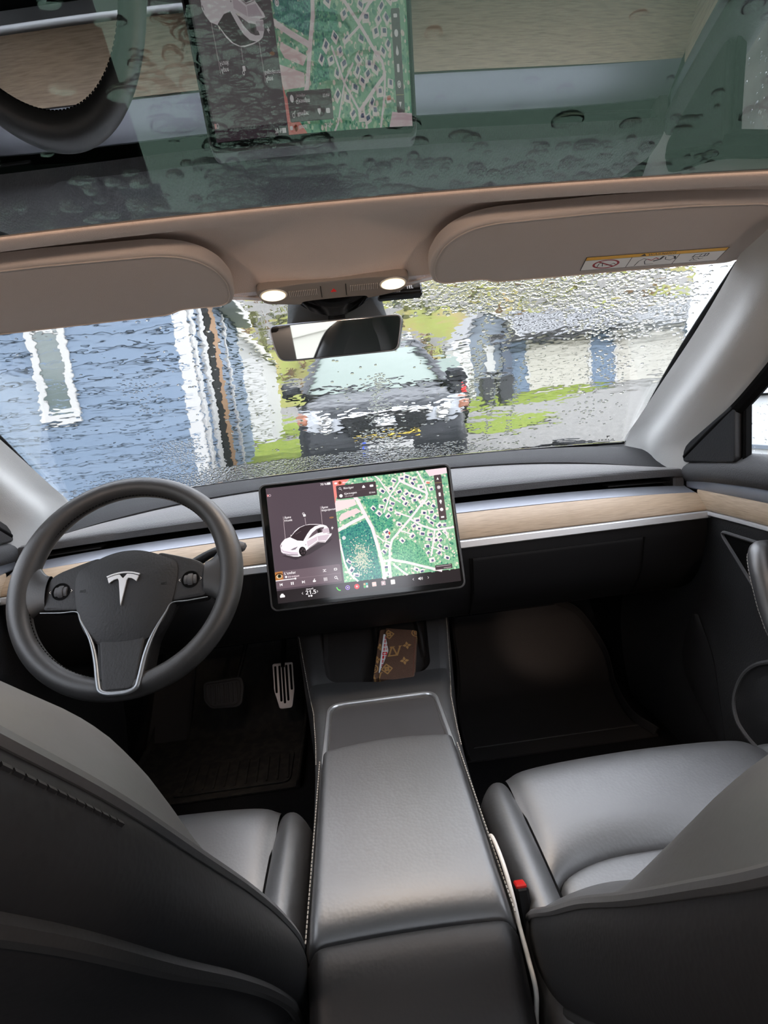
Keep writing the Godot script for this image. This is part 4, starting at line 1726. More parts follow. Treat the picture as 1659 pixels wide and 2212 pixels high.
func px_line(img: Image, p: PackedVector2Array, w: float, c: Color) -> void:
	for i in p.size() - 1:
		var d := (p[i + 1] - p[i]).normalized() * w * 0.5
		var n := Vector2(-d.y, d.x)
		px_fill(img, PackedVector2Array([p[i] + n - d * 0.5, p[i + 1] + n + d * 0.5, p[i + 1] - n + d * 0.5, p[i] - n - d * 0.5]), c)


func px_disc(img: Image, at: Vector2, r: float, c: Color, squash := 1.0) -> void:
	px_fill(img, oval(r * 2, r * 2 * squash, 20, at), c)


func px_ring(img: Image, at: Vector2, r: float, w: float, c: Color) -> void:
	var p := oval(r * 2, r * 2, 28, at)
	p.append(p[0])
	px_line(img, p, w, c)


func px_box(img: Image, a: Vector2, b: Vector2, r: float, c: Color) -> void:
	var q := rrect(b.x - a.x, b.y - a.y, r, 5)
	for i in q.size():
		q[i] += (a + b) * 0.5
	px_fill(img, q, c)


# Lettering: left edge x, base line y, cap height h.
func px_text(img: Image, s: String, at: Vector2, h: float, c: Color, bold := false, turn := 0.0, lean := 0.0) -> void:
	var f := SystemFont.new()
	f.font_names = PackedStringArray(["Droid Sans"])
	f.font_weight = 700 if bold else 400
	var tm := TextMesh.new()
	tm.font = f
	tm.font_size = 32
	tm.pixel_size = 1.0
	tm.depth = 0.0
	tm.curve_step = 1.0
	tm.horizontal_alignment = HORIZONTAL_ALIGNMENT_LEFT
	tm.text = s
	if tm.get_surface_count() == 0:
		return
	var a := tm.surface_get_arrays(0)
	var v: PackedVector3Array = a[Mesh.ARRAY_VERTEX]
	var ix: PackedInt32Array = a[Mesh.ARRAY_INDEX] if a[Mesh.ARRAY_INDEX] != null else PackedInt32Array(range(v.size()))
	var lo := Vector2(1e9, 1e9)
	var hi := Vector2(-1e9, -1e9)
	for p in v:
		lo = lo.min(Vector2(p.x, p.y))
		hi = hi.max(Vector2(p.x, p.y))
	var k := h / 23.0
	var mid := (lo.y + hi.y) * 0.5
	for i in range(0, ix.size(), 3):
		var q := PackedVector2Array()
		for e in 3:
			var p := v[ix[i + e]]
			var o := Vector2((p.x - lo.x) * k, -(p.y - mid) * k - h * 0.5)
			q.append(at + o.rotated(turn))
		px_fill(img, q, c)


func uvp(img: Image, a: Array) -> PackedVector2Array:
	var p := PackedVector2Array()
	for i in range(0, a.size(), 2):
		p.append(Vector2(a[i] * img.get_width(), a[i + 1] * img.get_height()))
	return p


func display_image() -> Image:
	var W := 1280
	var H := 800
	var img := Image.create(W, H, false, Image.FORMAT_RGB8)
	var bar := Color(0.165, 0.145, 0.15)
	img.fill(bar)
	var r := RandomNumberGenerator.new()
	r.seed = 5
	# --- the aerial map
	var mx := 0.366 * W
	var my := 0.893 * H
	img.fill_rect(Rect2i(int(mx), 0, W - int(mx), int(my)), Color(0.52, 0.74, 0.58))
	for i in 2600:
		var p := Vector2(r.randf_range(mx, W), r.randf_range(0, my))
		var g := r.randf()
		px_disc(img, p, r.randf_range(3, 10), Color(0.24, 0.54, 0.44).lerp(Color(0.80, 0.90, 0.74), g) if r.randf() < 0.8 else Color(0.95, 0.88, 0.82))
	var pale := Color(0.99, 0.91, 0.92)
	px_fill(img, uvp(img, [0.366, 0.176, 0.476, 0.181, 0.479, 0.235, 0.366, 0.275]), Color(0.98, 0.87, 0.87))
	px_fill(img, uvp(img, [0.376, 0.335, 0.394, 0.298, 0.479, 0.262, 0.503, 0.298, 0.385, 0.36]), Color(0.97, 0.84, 0.84))
	px_fill(img, uvp(img, [0.366, 0.0, 0.46, 0.0, 0.40, 0.09, 0.375, 0.16, 0.366, 0.2]), Color(0.94, 0.55, 0.52))
	px_fill(img, uvp(img, [0.88, 0.0, 1.0, 0.0, 1.0, 0.05, 0.90, 0.06]), Color(0.97, 0.85, 0.88))
	var f1 := uvp(img, [0.374, 0.448, 0.521, 0.374, 0.546, 0.474, 0.558, 0.608, 0.573, 0.893, 0.436, 0.893, 0.381, 0.719])
	var f2 := uvp(img, [0.651, 0.60, 0.70, 0.57, 0.76, 0.60, 0.818, 0.696, 0.855, 0.84, 0.719, 0.778, 0.641, 0.726])
	var f3 := uvp(img, [0.52, 0.19, 0.60, 0.20, 0.60, 0.33, 0.66, 0.36, 0.67, 0.46, 0.58, 0.50, 0.555, 0.40])
	px_fill(img, f1, Color(0.22, 0.56, 0.50))
	px_fill(img, f2, Color(0.42, 0.72, 0.55))
	px_fill(img, f3, Color(0.32, 0.66, 0.52))
	for q in [[f1, 2000, Color(0.10, 0.36, 0.42), Color(0.38, 0.70, 0.58)], [f2, 1300, Color(0.24, 0.52, 0.44), Color(0.62, 0.84, 0.64)], [f3, 650, Color(0.13, 0.42, 0.42), Color(0.55, 0.80, 0.60)]]:
		var lo := Vector2(1e9, 1e9)
		var hi := -lo
		for p in q[0]:
			lo = lo.min(p)
			hi = hi.max(p)
		for i in q[1]:
			var p := Vector2(r.randf_range(lo.x, hi.x), r.randf_range(lo.y, hi.y))
			if Geometry2D.is_point_in_polygon(p, q[0]):
				px_disc(img, p, r.randf_range(2, 6), (q[2] as Color).lerp(q[3], r.randf()))
	for i in 420:
		var p := Vector2(0.475 * W, 0.70 * H) + Vector2(r.randfn(0, 0.028) * W, r.randfn(0, 0.075) * H)
		if Geometry2D.is_point_in_polygon(p, f1):
			px_disc(img, p, r.randf_range(2, 5), Color(0.72, 0.78, 0.66).lerp(Color(0.88, 0.84, 0.78), r.randf()))
	# houses with their yards
	var hs := [0.744, 0.047, 0.773, 0.037, 0.812, 0.067, 0.886, 0.11, 0.844, 0.14, 0.678, 0.123, 0.631, 0.137, 0.639, 0.219, 0.677, 0.256, 0.616, 0.274, 0.664, 0.306, 0.598, 0.33, 0.646, 0.361, 0.722, 0.161, 0.761, 0.184, 0.74, 0.224, 0.772, 0.348, 0.842, 0.28, 0.873, 0.294, 0.885, 0.37, 0.802, 0.428, 0.78, 0.475, 0.805, 0.502, 0.878, 0.465, 0.919, 0.495, 0.947, 0.497, 0.948, 0.567, 0.911, 0.574, 0.863, 0.565, 0.764, 0.56, 0.706, 0.59, 0.626, 0.497, 0.628, 0.541, 0.6, 0.667, 0.852, 0.607, 0.915, 0.627, 0.907, 0.676, 0.839, 0.663, 0.839, 0.722, 0.898, 0.733, 0.939, 0.785, 0.856, 0.791, 0.764, 0.853, 0.792, 0.873, 0.404, 0.716, 0.412, 0.79, 0.436, 0.838, 0.57, 0.28, 0.699, 0.445, 0.844, 0.37, 0.861, 0.417, 0.70, 0.06, 0.80, 0.10, 0.90, 0.17, 0.79, 0.21, 0.75, 0.27, 0.80, 0.25, 0.83, 0.23, 0.70, 0.35, 0.90, 0.32, 0.90, 0.42, 0.82, 0.55, 0.89, 0.62, 0.94, 0.70, 0.62, 0.62, 0.60, 0.80, 0.61, 0.86]
	for i in range(0, hs.size(), 2):
		var p := Vector2(hs[i] * W, hs[i + 1] * H)
		var turn := r.randf_range(-0.9, 0.9)
		for q in [[r.randf_range(30, 46), r.randf_range(22, 34), Color(0.98, 0.92, 0.90)], [r.randf_range(16, 26), r.randf_range(12, 17), Color(0.27, 0.29, 0.45).lerp(Color(0.55, 0.52, 0.66), r.randf() * 0.6) if r.randf() < 0.9 else Color(0.86, 0.55, 0.48)]]:
			var b := rrect(q[0], q[1], 2.0, 1)
			for k in b.size():
				b[k] = b[k].rotated(turn) + p + (Vector2(3, 4) if q[0] < 28 else Vector2.ZERO)
			px_fill(img, b, q[2])
	# roads
	for q in [
		[[0.447, 0.09, 0.489, 0.191, 0.524, 0.338, 0.552, 0.446, 0.566, 0.573, 0.576, 0.67, 0.583, 0.759, 0.587, 0.90], 24.0], [[0.366, 0.436, 0.447, 0.382, 0.524, 0.338], 22.0],
		[[0.766, 0.0, 0.755, 0.086, 0.728, 0.073], 10.0], [[0.74, 0.06, 0.669, 0.188, 0.626, 0.328], 11.0], [[0.60, 0.0, 0.621, 0.031, 0.673, 0.189, 0.723, 0.258], 9.0],
		[[0.74, 0.075, 0.815, 0.149, 0.876, 0.205, 0.867, 0.256, 0.825, 0.314, 0.772, 0.4, 0.71, 0.491, 0.652, 0.575, 0.632, 0.659, 0.627, 0.735], 15.0],
		[[0.584, 0.752, 0.639, 0.748, 0.719, 0.786, 0.806, 0.839, 0.90, 0.893], 17.0], [[0.766, 0.414, 0.825, 0.484, 0.891, 0.534, 1.0, 0.53], 14.0], [[0.836, 0.0, 0.868, 0.129, 0.876, 0.205], 12.0],
		[[0.891, 0.534, 0.87, 0.669, 0.854, 0.754], 12.0], [[0.69, 0.34, 0.772, 0.40], 10.0], [[0.57, 0.52, 0.60, 0.57, 0.645, 0.60], 9.0], [[0.70, 0.50, 0.76, 0.545], 9.0],
		[[0.366, 0.52, 0.380, 0.72, 0.40, 0.82, 0.44, 0.893], 12.0], [[0.62, 0.765, 0.618, 0.893], 22.0], [[0.645, 0.793, 0.71, 0.893], 13.0], [[0.86, 0.68, 0.93, 0.73], 9.0], [[0.95, 0.54, 0.955, 0.62], 8.0]]:
		px_line(img, uvp(img, q[0]), q[1], pale)
	px_line(img, uvp(img, [0.47, 0.09, 0.499, 0.191, 0.534, 0.338, 0.56, 0.446, 0.573, 0.573, 0.582, 0.67]), 2.0, Color(0.80, 0.74, 0.72))
	px_fill(img, uvp(img, [0.636, 0.515, 0.641, 0.497, 0.648, 0.515, 0.642, 0.53]), Color(0.88, 0.22, 0.22))
	# --- panels over the map
	var shade := Color(0.30, 0.25, 0.27)
	var white := Color(0.98, 0.95, 0.96)
	px_box(img, Vector2(0.381, 0.048) * Vector2(W, H), Vector2(0.601, 0.168) * Vector2(W, H), 8, shade)
	px_line(img, uvp(img, [0.387, 0.108, 0.599, 0.108]), 1.5, Color(0.48, 0.42, 0.44))
	px_ring(img, Vector2(0.402 * W, 0.075 * H), 7, 2.5, white)
	px_line(img, PackedVector2Array([Vector2(0.406 * W, 0.083 * H), Vector2(0.412 * W, 0.092 * H)]), 3, white)
	px_text(img, "Naviger", Vector2(0.422 * W, 0.088 * H), 14, white, true)
	px_fill(img, PackedVector2Array([Vector2(0.524, 0.082) * Vector2(W, H), Vector2(0.532, 0.068) * Vector2(W, H), Vector2(0.540, 0.082) * Vector2(W, H), Vector2(0.540, 0.094) * Vector2(W, H), Vector2(0.524, 0.094) * Vector2(W, H)]), white)
	px_box(img, Vector2(0.566, 0.073) * Vector2(W, H), Vector2(0.586, 0.092) * Vector2(W, H), 4, white)
	px_disc(img, Vector2(0.403 * W, 0.140 * H), 12, white)
	px_text(img, "Gjesvegen", Vector2(0.422 * W, 0.136 * H), 13, white, true)
	px_text(img, "Tjensvegen", Vector2(0.422 * W, 0.155 * H), 9, Color(0.85, 0.76, 0.78))
	px_text(img, "53 km", Vector2(0.558 * W, 0.148 * H), 11, white, true)
	px_box(img, Vector2(0.924, 0.055) * Vector2(W, H), Vector2(0.966, 0.458) * Vector2(W, H), 8, shade)
	px_line(img, uvp(img, [0.926, 0.125, 0.964, 0.125]), 2.0, Color(0.75, 0.70, 0.40))
	px_fill(img, PackedVector2Array([Vector2(0.937, 0.098) * Vector2(W, H), Vector2(0.944, 0.075) * Vector2(W, H), Vector2(0.951, 0.098) * Vector2(W, H)]), white)
	px_disc(img, Vector2(0.944 * W, 0.166 * H), 12, white)
	px_ring(img, Vector2(0.944 * W, 0.166 * H), 7, 2, shade)
	px_box(img, Vector2(0.938, 0.213) * Vector2(W, H), Vector2(0.950, 0.245) * Vector2(W, H), 3, white)
	px_disc(img, Vector2(0.944 * W, 0.288 * H), 9, white)
	px_fill(img, PackedVector2Array([Vector2(0.937 * W, 0.292 * H), Vector2(0.951 * W, 0.292 * H), Vector2(0.944 * W, 0.318 * H)]), white)
	px_disc(img, Vector2(0.944 * W, 0.363 * H), 12, white)
	px_box(img, Vector2(0.935, 0.422) * Vector2(W, H), Vector2(0.953, 0.438) * Vector2(W, H), 4, white)
	px_box(img, Vector2(0.868, 0.842) * Vector2(W, H), Vector2(0.962, 0.883) * Vector2(W, H), 4, shade)
	px_line(img, uvp(img, [0.875, 0.853, 0.955, 0.853]), 4, Color(0.75, 0.70, 0.72))
	px_line(img, uvp(img, [0.915, 0.872, 0.955, 0.872]), 4, Color(0.75, 0.70, 0.72))
	px_disc(img, Vector2(0.405 * W, 0.025 * H), 11, Color(0.55, 0.22, 0.10))
	px_box(img, Vector2(0.375, 0.018) * Vector2(W, H), Vector2(0.390, 0.034) * Vector2(W, H), 4, white)
	px_text(img, "Model", Vector2(0.42 * W, 0.034 * H), 13, white, true)
	px_text(img, "15:50", Vector2(0.55 * W, 0.034 * H), 13, white, true)
	px_disc(img, Vector2(0.392 * W, 0.508 * H), 13, white)
	px_ring(img, Vector2(0.392 * W, 0.508 * H), 7, 2, Color(0.5, 0.5, 0.5))
	# --- the car panel
	img.fill_rect(Rect2i(0, 0, int(mx), int(my)), Color(0.335, 0.285, 0.315))
	px_text(img, "70 %", Vector2(0.298 * W, 0.030 * H), 15, white, true)
	px_box(img, Vector2(0.334, 0.010) * Vector2(W, H), Vector2(0.354, 0.030) * Vector2(W, H), 3, white)
	px_box(img, Vector2(0.003, 0.054) * Vector2(W, H), Vector2(0.012, 0.074) * Vector2(W, H), 2, Color(0.85, 0.55, 0.55))
	px_ring(img, Vector2(0.018 * W, 0.064 * H), 7, 3, Color(0.80, 0.72, 0.76))
	var thin := Color(0.75, 0.68, 0.70)
	for q in [[0.078, 0.261, 0.076, 0.455], [0.194, 0.294, 0.195, 0.365], [0.285, 0.212, 0.284, 0.368]]:
		px_line(img, uvp(img, q), 3, thin)
	px_text(img, "Åpne", Vector2(0.083 * W, 0.282 * H), 14, white, true)
	px_text(img, "Frunk", Vector2(0.083 * W, 0.307 * H), 14, white, true)
	px_text(img, "Åpne", Vector2(0.289 * W, 0.232 * H), 14, white, true)
	px_text(img, "Bagasjerom", Vector2(0.289 * W, 0.257 * H), 13, white, true)
	px_box(img, Vector2(0.186, 0.262) * Vector2(W, H), Vector2(0.200, 0.282) * Vector2(W, H), 3, white)
	px_ring(img, Vector2(0.188 * W, 0.256 * H), 6, 3, white)
	px_fill(img, uvp(img, [0.338, 0.392, 0.328, 0.412, 0.335, 0.412, 0.332, 0.428, 0.343, 0.405, 0.336, 0.405]), white)
	px_disc(img, Vector2(0.338 * W, 0.319 * H), 16, Color(0.62, 0.45, 0.32), 0.4)
	px_fill(img, uvp(img, [0.05, 0.60, 0.12, 0.645, 0.20, 0.61, 0.31, 0.53, 0.33, 0.50, 0.20, 0.56]), Color(0.26, 0.22, 0.245))
	var body := uvp(img, [0.044, 0.511, 0.052, 0.487, 0.072, 0.457, 0.104, 0.444, 0.132, 0.396, 0.155, 0.372, 0.184, 0.358, 0.212, 0.353, 0.254, 0.36, 0.289, 0.372, 0.305, 0.384, 0.316, 0.409, 0.318, 0.449, 0.30, 0.451, 0.33, 0.457, 0.325, 0.473, 0.288, 0.528, 0.25, 0.517, 0.183, 0.575, 0.174, 0.606, 0.137, 0.622, 0.11, 0.616, 0.073, 0.595, 0.047, 0.565])
	px_fill(img, body, Color(0.97, 0.93, 0.95))
	px_fill(img, uvp(img, [0.046, 0.53, 0.06, 0.555, 0.10, 0.575, 0.135, 0.585, 0.135, 0.60, 0.10, 0.592, 0.055, 0.565]), Color(0.84, 0.77, 0.82))
	px_fill(img, uvp(img, [0.05, 0.572, 0.09, 0.592, 0.135, 0.603, 0.135, 0.610, 0.09, 0.602, 0.055, 0.582]), Color(0.55, 0.50, 0.54))
	px_fill(img, uvp(img, [0.104, 0.447, 0.131, 0.407, 0.162, 0.373, 0.191, 0.359, 0.219, 0.359, 0.271, 0.369, 0.242, 0.377, 0.216, 0.401, 0.196, 0.436, 0.171, 0.491, 0.14, 0.482]), Color(0.22, 0.17, 0.19))
	px_line(img, uvp(img, [0.135, 0.425, 0.165, 0.405]), 2, Color(0.45, 0.40, 0.42))
	px_fill(img, uvp(img, [0.196, 0.481, 0.225, 0.43, 0.251, 0.402, 0.273, 0.392, 0.292, 0.393, 0.279, 0.435, 0.248, 0.441]), Color(0.40, 0.34, 0.37))
	px_fill(img, uvp(img, [0.252, 0.412, 0.268, 0.400, 0.275, 0.43, 0.256, 0.440]), Color(0.16, 0.12, 0.13))
	px_fill(img, uvp(img, [0.280, 0.41, 0.315, 0.405, 0.318, 0.445, 0.282, 0.446]), Color(0.80, 0.73, 0.77))
	px_fill(img, uvp(img, [0.190, 0.500, 0.248, 0.465, 0.248, 0.50, 0.192, 0.548]), Color(0.86, 0.79, 0.83))
	px_fill(img, uvp(img, [0.250, 0.465, 0.318, 0.462, 0.295, 0.51, 0.252, 0.505]), Color(0.83, 0.76, 0.80))
	px_line(img, uvp(img, [0.195, 0.560, 0.250, 0.512, 0.288, 0.522]), 4, Color(0.62, 0.55, 0.58))
	px_fill(img, uvp(img, [0.197, 0.481, 0.205, 0.470, 0.218, 0.474, 0.208, 0.482]), Color(0.97, 0.93, 0.90))
	px_fill(img, uvp(img, [0.105, 0.440, 0.108, 0.425, 0.114, 0.435]), Color(0.97, 0.93, 0.90))
	px_disc(img, Vector2(0.161 * W, 0.580 * H), 25, Color(0.10, 0.08, 0.09), 1.28)
	px_disc(img, Vector2(0.163 * W, 0.580 * H), 18, Color(0.28, 0.23, 0.25), 1.28)
	for k in 5:
		var a := TAU * k / 5.0 + 0.3
		px_line(img, PackedVector2Array([Vector2(0.163 * W, 0.580 * H), Vector2(0.163 * W + cos(a) * 17, 0.580 * H + sin(a) * 21)]), 5, Color(0.10, 0.08, 0.09))
	px_fill(img, uvp(img, [0.097, 0.555, 0.117, 0.542, 0.138, 0.535, 0.124, 0.556, 0.108, 0.559]), Color(0.52, 0.48, 0.52))
	px_line(img, uvp(img, [0.048, 0.52, 0.052, 0.505]), 6, Color(0.6, 0.55, 0.58))
	px_disc(img, Vector2(0.182 * W, 0.527 * H), 3, Color(0.5, 0.45, 0.48))
	# media player
	px_box(img, Vector2(0.0, 0.728) * Vector2(W, H), Vector2(0.355, 0.876) * Vector2(W, H), 10, Color(0.44, 0.375, 0.405))
	px_fill(img, uvp(img, [0.0, 0.732, 0.042, 0.728, 0.042, 0.802, 0.0, 0.803]), Color(0.72, 0.47, 0.26))
	px_disc(img, Vector2(0.022 * W, 0.770 * H), 20, Color(0.90, 0.80, 0.66), 0.75)
	px_disc(img, Vector2(0.023 * W, 0.768 * H), 13, Color(0.22, 0.25, 0.20))
	px_disc(img, Vector2(0.023 * W, 0.768 * H), 6, Color(0.04, 0.04, 0.04))
	px_line(img, uvp(img, [0.002, 0.763, 0.012, 0.748, 0.028, 0.745, 0.040, 0.757]), 5, Color(0.16, 0.08, 0.05))
	px_line(img, uvp(img, [0.0, 0.805, 0.107, 0.805]), 6, white)
	px_disc(img, Vector2(0.107 * W, 0.805 * H), 7, white)
	px_line(img, uvp(img, [0.11, 0.805, 0.352, 0.805]), 2, Color(0.58, 0.50, 0.53))
	px_text(img, "L'enfer", Vector2(0.051 * W, 0.762 * H), 17, white, true)
	px_disc(img, Vector2(0.058 * W, 0.782 * H), 8, white)
	px_text(img, "Stromae", Vector2(0.068 * W, 0.792 * H), 14, Color(0.92, 0.84, 0.87), true)
	var y := 0.842 * H
	for q in [[0.027, -1], [0.147, 1]]:
		var x: float = q[0] * W
		var e: float = q[1]
		px_fill(img, PackedVector2Array([Vector2(x - 9 * e, y - 10), Vector2(x + 6 * e, y), Vector2(x - 9 * e, y + 10)]), white)
		px_box(img, Vector2(x + minf(6 * e, 10 * e), y - 10), Vector2(x + maxf(6 * e, 10 * e), y + 10), 1, white)
	px_box(img, Vector2(0.087 * W - 9, y - 10), Vector2(0.087 * W - 2, y + 10), 1, white)
	px_box(img, Vector2(0.087 * W + 3, y - 10), Vector2(0.087 * W + 10, y + 10), 1, white)
	px_box(img, Vector2(0.206 * W - 10, y - 2), Vector2(0.206 * W + 11, y + 10), 4, white)
	px_line(img, PackedVector2Array([Vector2(0.206 * W - 2, y), Vector2(0.206 * W + 4, y - 11)]), 6, white)
	for k in 3:
		px_line(img, PackedVector2Array([Vector2(0.267 * W - 9 + 9 * k, y - 11), Vector2(0.267 * W - 9 + 9 * k, y + 11)]), 4, white)
	px_ring(img, Vector2(0.326 * W - 3, y - 3), 8, 3.5, white)
	px_line(img, PackedVector2Array([Vector2(0.326 * W + 3, y + 3), Vector2(0.326 * W + 11, y + 11)]), 4, white)
	var ys := 0.768 * H
	px_line(img, PackedVector2Array([Vector2(0.267 * W - 11, ys - 7), Vector2(0.267 * W - 4, ys - 7), Vector2(0.267 * W + 4, ys + 7), Vector2(0.267 * W + 11, ys + 7)]), 3.5, white)
	px_line(img, PackedVector2Array([Vector2(0.267 * W - 11, ys + 7), Vector2(0.267 * W - 4, ys + 7), Vector2(0.267 * W + 4, ys - 7), Vector2(0.267 * W + 11, ys - 7)]), 3.5, white)
	px_box(img, Vector2(0.327 * W - 11, ys - 8), Vector2(0.327 * W + 11, ys + 8), 4, white)
	px_box(img, Vector2(0.327 * W - 7, ys - 4), Vector2(0.327 * W + 7, ys + 4), 2, Color(0.44, 0.375, 0.405))
	# --- dock
	var dy := 0.938 * H
	px_box(img, Vector2(0.027 * W - 17, dy - 4), Vector2(0.027 * W + 17, dy + 12), 4, white)
	px_fill(img, PackedVector2Array([Vector2(0.027 * W - 13, dy - 3), Vector2(0.027 * W - 7, dy - 14), Vector2(0.027 * W + 7, dy - 14), Vector2(0.027 * W + 13, dy - 3)]), white)
	px_text(img, "21.5", Vector2(0.153 * W, dy + 13), 28, white, true)
	px_text(img, "Manuell", Vector2(0.158 * W, dy - 20), 9, white, true)
	px_disc(img, Vector2(0.169 * W, 0.968 * H), 6, white)
	px_disc(img, Vector2(0.182 * W, 0.968 * H), 7, white)
	for q in [[0.135, 1.0], [0.217, -1.0], [0.740, 1.0], [0.823, -1.0]]:
		var e: float = q[1]
		px_line(img, PackedVector2Array([Vector2(q[0] * W + 4 * e, dy - 7), Vector2(q[0] * W - 3 * e, dy), Vector2(q[0] * W + 4 * e, dy + 7)]), 2.5, white)
	var ph := Color(0.35, 0.90, 0.30)
	px_line(img, PackedVector2Array([Vector2(0.331 * W - 11, dy - 11), Vector2(0.331 * W - 7, dy + 1), Vector2(0.331 * W + 1, dy + 9), Vector2(0.331 * W + 12, dy + 12)]), 7, ph)
	px_ring(img, Vector2(0.381 * W, dy), 13, 5, Color(0.66, 0.52, 0.92))
	px_disc(img, Vector2(0.381 * W, dy), 5, Color(0.85, 0.75, 0.95))
	px_disc(img, Vector2(0.431 * W, dy), 18, Color(0.90, 0.22, 0.26))
	px_disc(img, Vector2(0.431 * W, dy), 7, Color(0.98, 0.75, 0.75))
	px_box(img, Vector2(0.480 * W - 18, dy - 19), Vector2(0.480 * W + 18, dy + 19), 6, Color(0.38, 0.40, 0.38))
	for q in [[-8, -9, Color(0.80, 0.70, 0.50)], [8, -9, Color(0.20, 0.75, 0.72)], [-8, 8, Color(0.25, 0.75, 0.40)], [8, 8, Color(0.95, 0.95, 0.95)]]:
		px_box(img, Vector2(0.480 * W + q[0] - 6, dy + q[1] - 7), Vector2(0.480 * W + q[0] + 6, dy + q[1] + 7), 3, q[2])
	px_box(img, Vector2(0.526 * W - 15, dy - 16), Vector2(0.526 * W + 15, dy + 15), 4, Color(0.86, 0.76, 0.74))
	px_box(img, Vector2(0.526 * W - 10, dy - 4), Vector2(0.526 * W + 10, dy + 1), 1, white)
	px_box(img, Vector2(0.576 * W - 15, dy - 16), Vector2(0.576 * W + 15, dy + 15), 4, Color(0.74, 0.64, 0.66))
	px_fill(img, PackedVector2Array([Vector2(0.576 * W - 5, dy - 8), Vector2(0.576 * W + 8, dy), Vector2(0.576 * W - 5, dy + 8)]), white)
	px_box(img, Vector2(0.628 * W - 15, dy - 16), Vector2(0.628 * W + 15, dy + 16), 4, Color(0.98, 0.94, 0.92))
	px_fill(img, PackedVector2Array([Vector2(0.779 * W - 14, dy - 5), Vector2(0.779 * W - 7, dy - 5), Vector2(0.779 * W + 2, dy - 13), Vector2(0.779 * W + 2, dy + 13), Vector2(0.779 * W - 7, dy + 5), Vector2(0.779 * W - 14, dy + 5)]), white)
	for k in 2:
		px_line(img, PackedVector2Array([Vector2(0.779 * W + 7 + 6 * k, dy - 6 - 4 * k), Vector2(0.779 * W + 9 + 7 * k, dy), Vector2(0.779 * W + 7 + 6 * k, dy + 6 + 4 * k)]), 3, white)
	return img


func screen() -> void:
	var tilt := 0.242
	var B := Basis(Vector3(1, 0, 0), Vector3(0, cos(tilt), -sin(tilt)), Vector3(0, sin(tilt), cos(tilt)))
	var at := Vector3(-0.001, 0.641, 0.0)
	var s := thing("touchscreen", "large landscape touchscreen showing a satellite map and a white car", "touchscreen", at, "", B)
	var t := PackedVector3Array()
	plate(t, Transform3D(Basis(), Vector3(0, 0, 0.0)), rrect(0.364, 0.238, 0.013, 8), 0.020, 0.003)
	part(s, "frame", t, M.dash_rear, true)
	t = PackedVector3Array()
	plate(t, Transform3D(Basis(), Vector3(0, 0, 0.0008)), rrect(0.3565, 0.2305, 0.011, 8), 0.003, 0.0005)
	part(s, "glass_face", t, M.gloss_black, true)
	t = PackedVector3Array()
	var uv := PackedVector2Array()
	var L := -0.1675
	var R := 0.1735
	var T := 0.1095
	var Bt := -0.1045
	t.append_array(PackedVector3Array([Vector3(L, Bt, 0.0013), Vector3(R, Bt, 0.0013), Vector3(R, T, 0.0013), Vector3(L, Bt, 0.0013), Vector3(R, T, 0.0013), Vector3(L, T, 0.0013)]))
	uv.append_array(PackedVector2Array([Vector2(0, 1), Vector2(1, 1), Vector2(1, 0), Vector2(0, 1), Vector2(1, 0), Vector2(0, 0)]))
	var m: StandardMaterial3D = mat("display", Color(0.02, 0.02, 0.02), 0.15)
	m.emission_enabled = true
	m.emission = Color(1, 1, 1)
	m.emission_operator = BaseMaterial3D.EMISSION_OP_MULTIPLY
	m.emission_texture = ImageTexture.create_from_image(display_image())
	m.emission_energy_multiplier = 1.15 / EXPOSURE
	var o := MeshInstance3D.new()
	o.name = "display"
	o.mesh = mk(t, 42.0, uv)
	o.material_override = m
	s.add_child(o, true)
	o.set_meta("label", "lit display with dark car view and green satellite map")
	var al := AreaLight3D.new()
	al.name = "display_light"
	al.area_size = Vector2(0.34, 0.20)
	al.light_energy = 0.0035
	al.light_color = Color(0.95, 0.97, 0.95)
	al.shadow_enabled = true
	al.area_range = 4.0
	al.position = Vector3(0, 0, 0.004)
	al.basis = Basis(Vector3(0, 1, 0), PI)
	s.add_child(al)
	t = PackedVector3Array()
	bbox(t, Transform3D(Basis(), Vector3(0, 0.0, -0.045)), Vector3(0.10, 0.09, 0.06), 0.01)
	part(s, "mount", t, M.plastic_black, true)


# ---------------------------------------------------------------- overhead: visors, lamps, mirror, tag, drops

func visor_frame() -> Transform3D:
	# plane of the folded visors: x across, y towards the rear, z down into the cabin
	var v := Vector3(0, 0.038, 0.18).normalized()
	var n := Vector3(1, 0, 0).cross(v).normalized()
	return Transform3D(Basis(Vector3(1, 0, 0), v, n), Vector3(0, 1.040, 0.10))


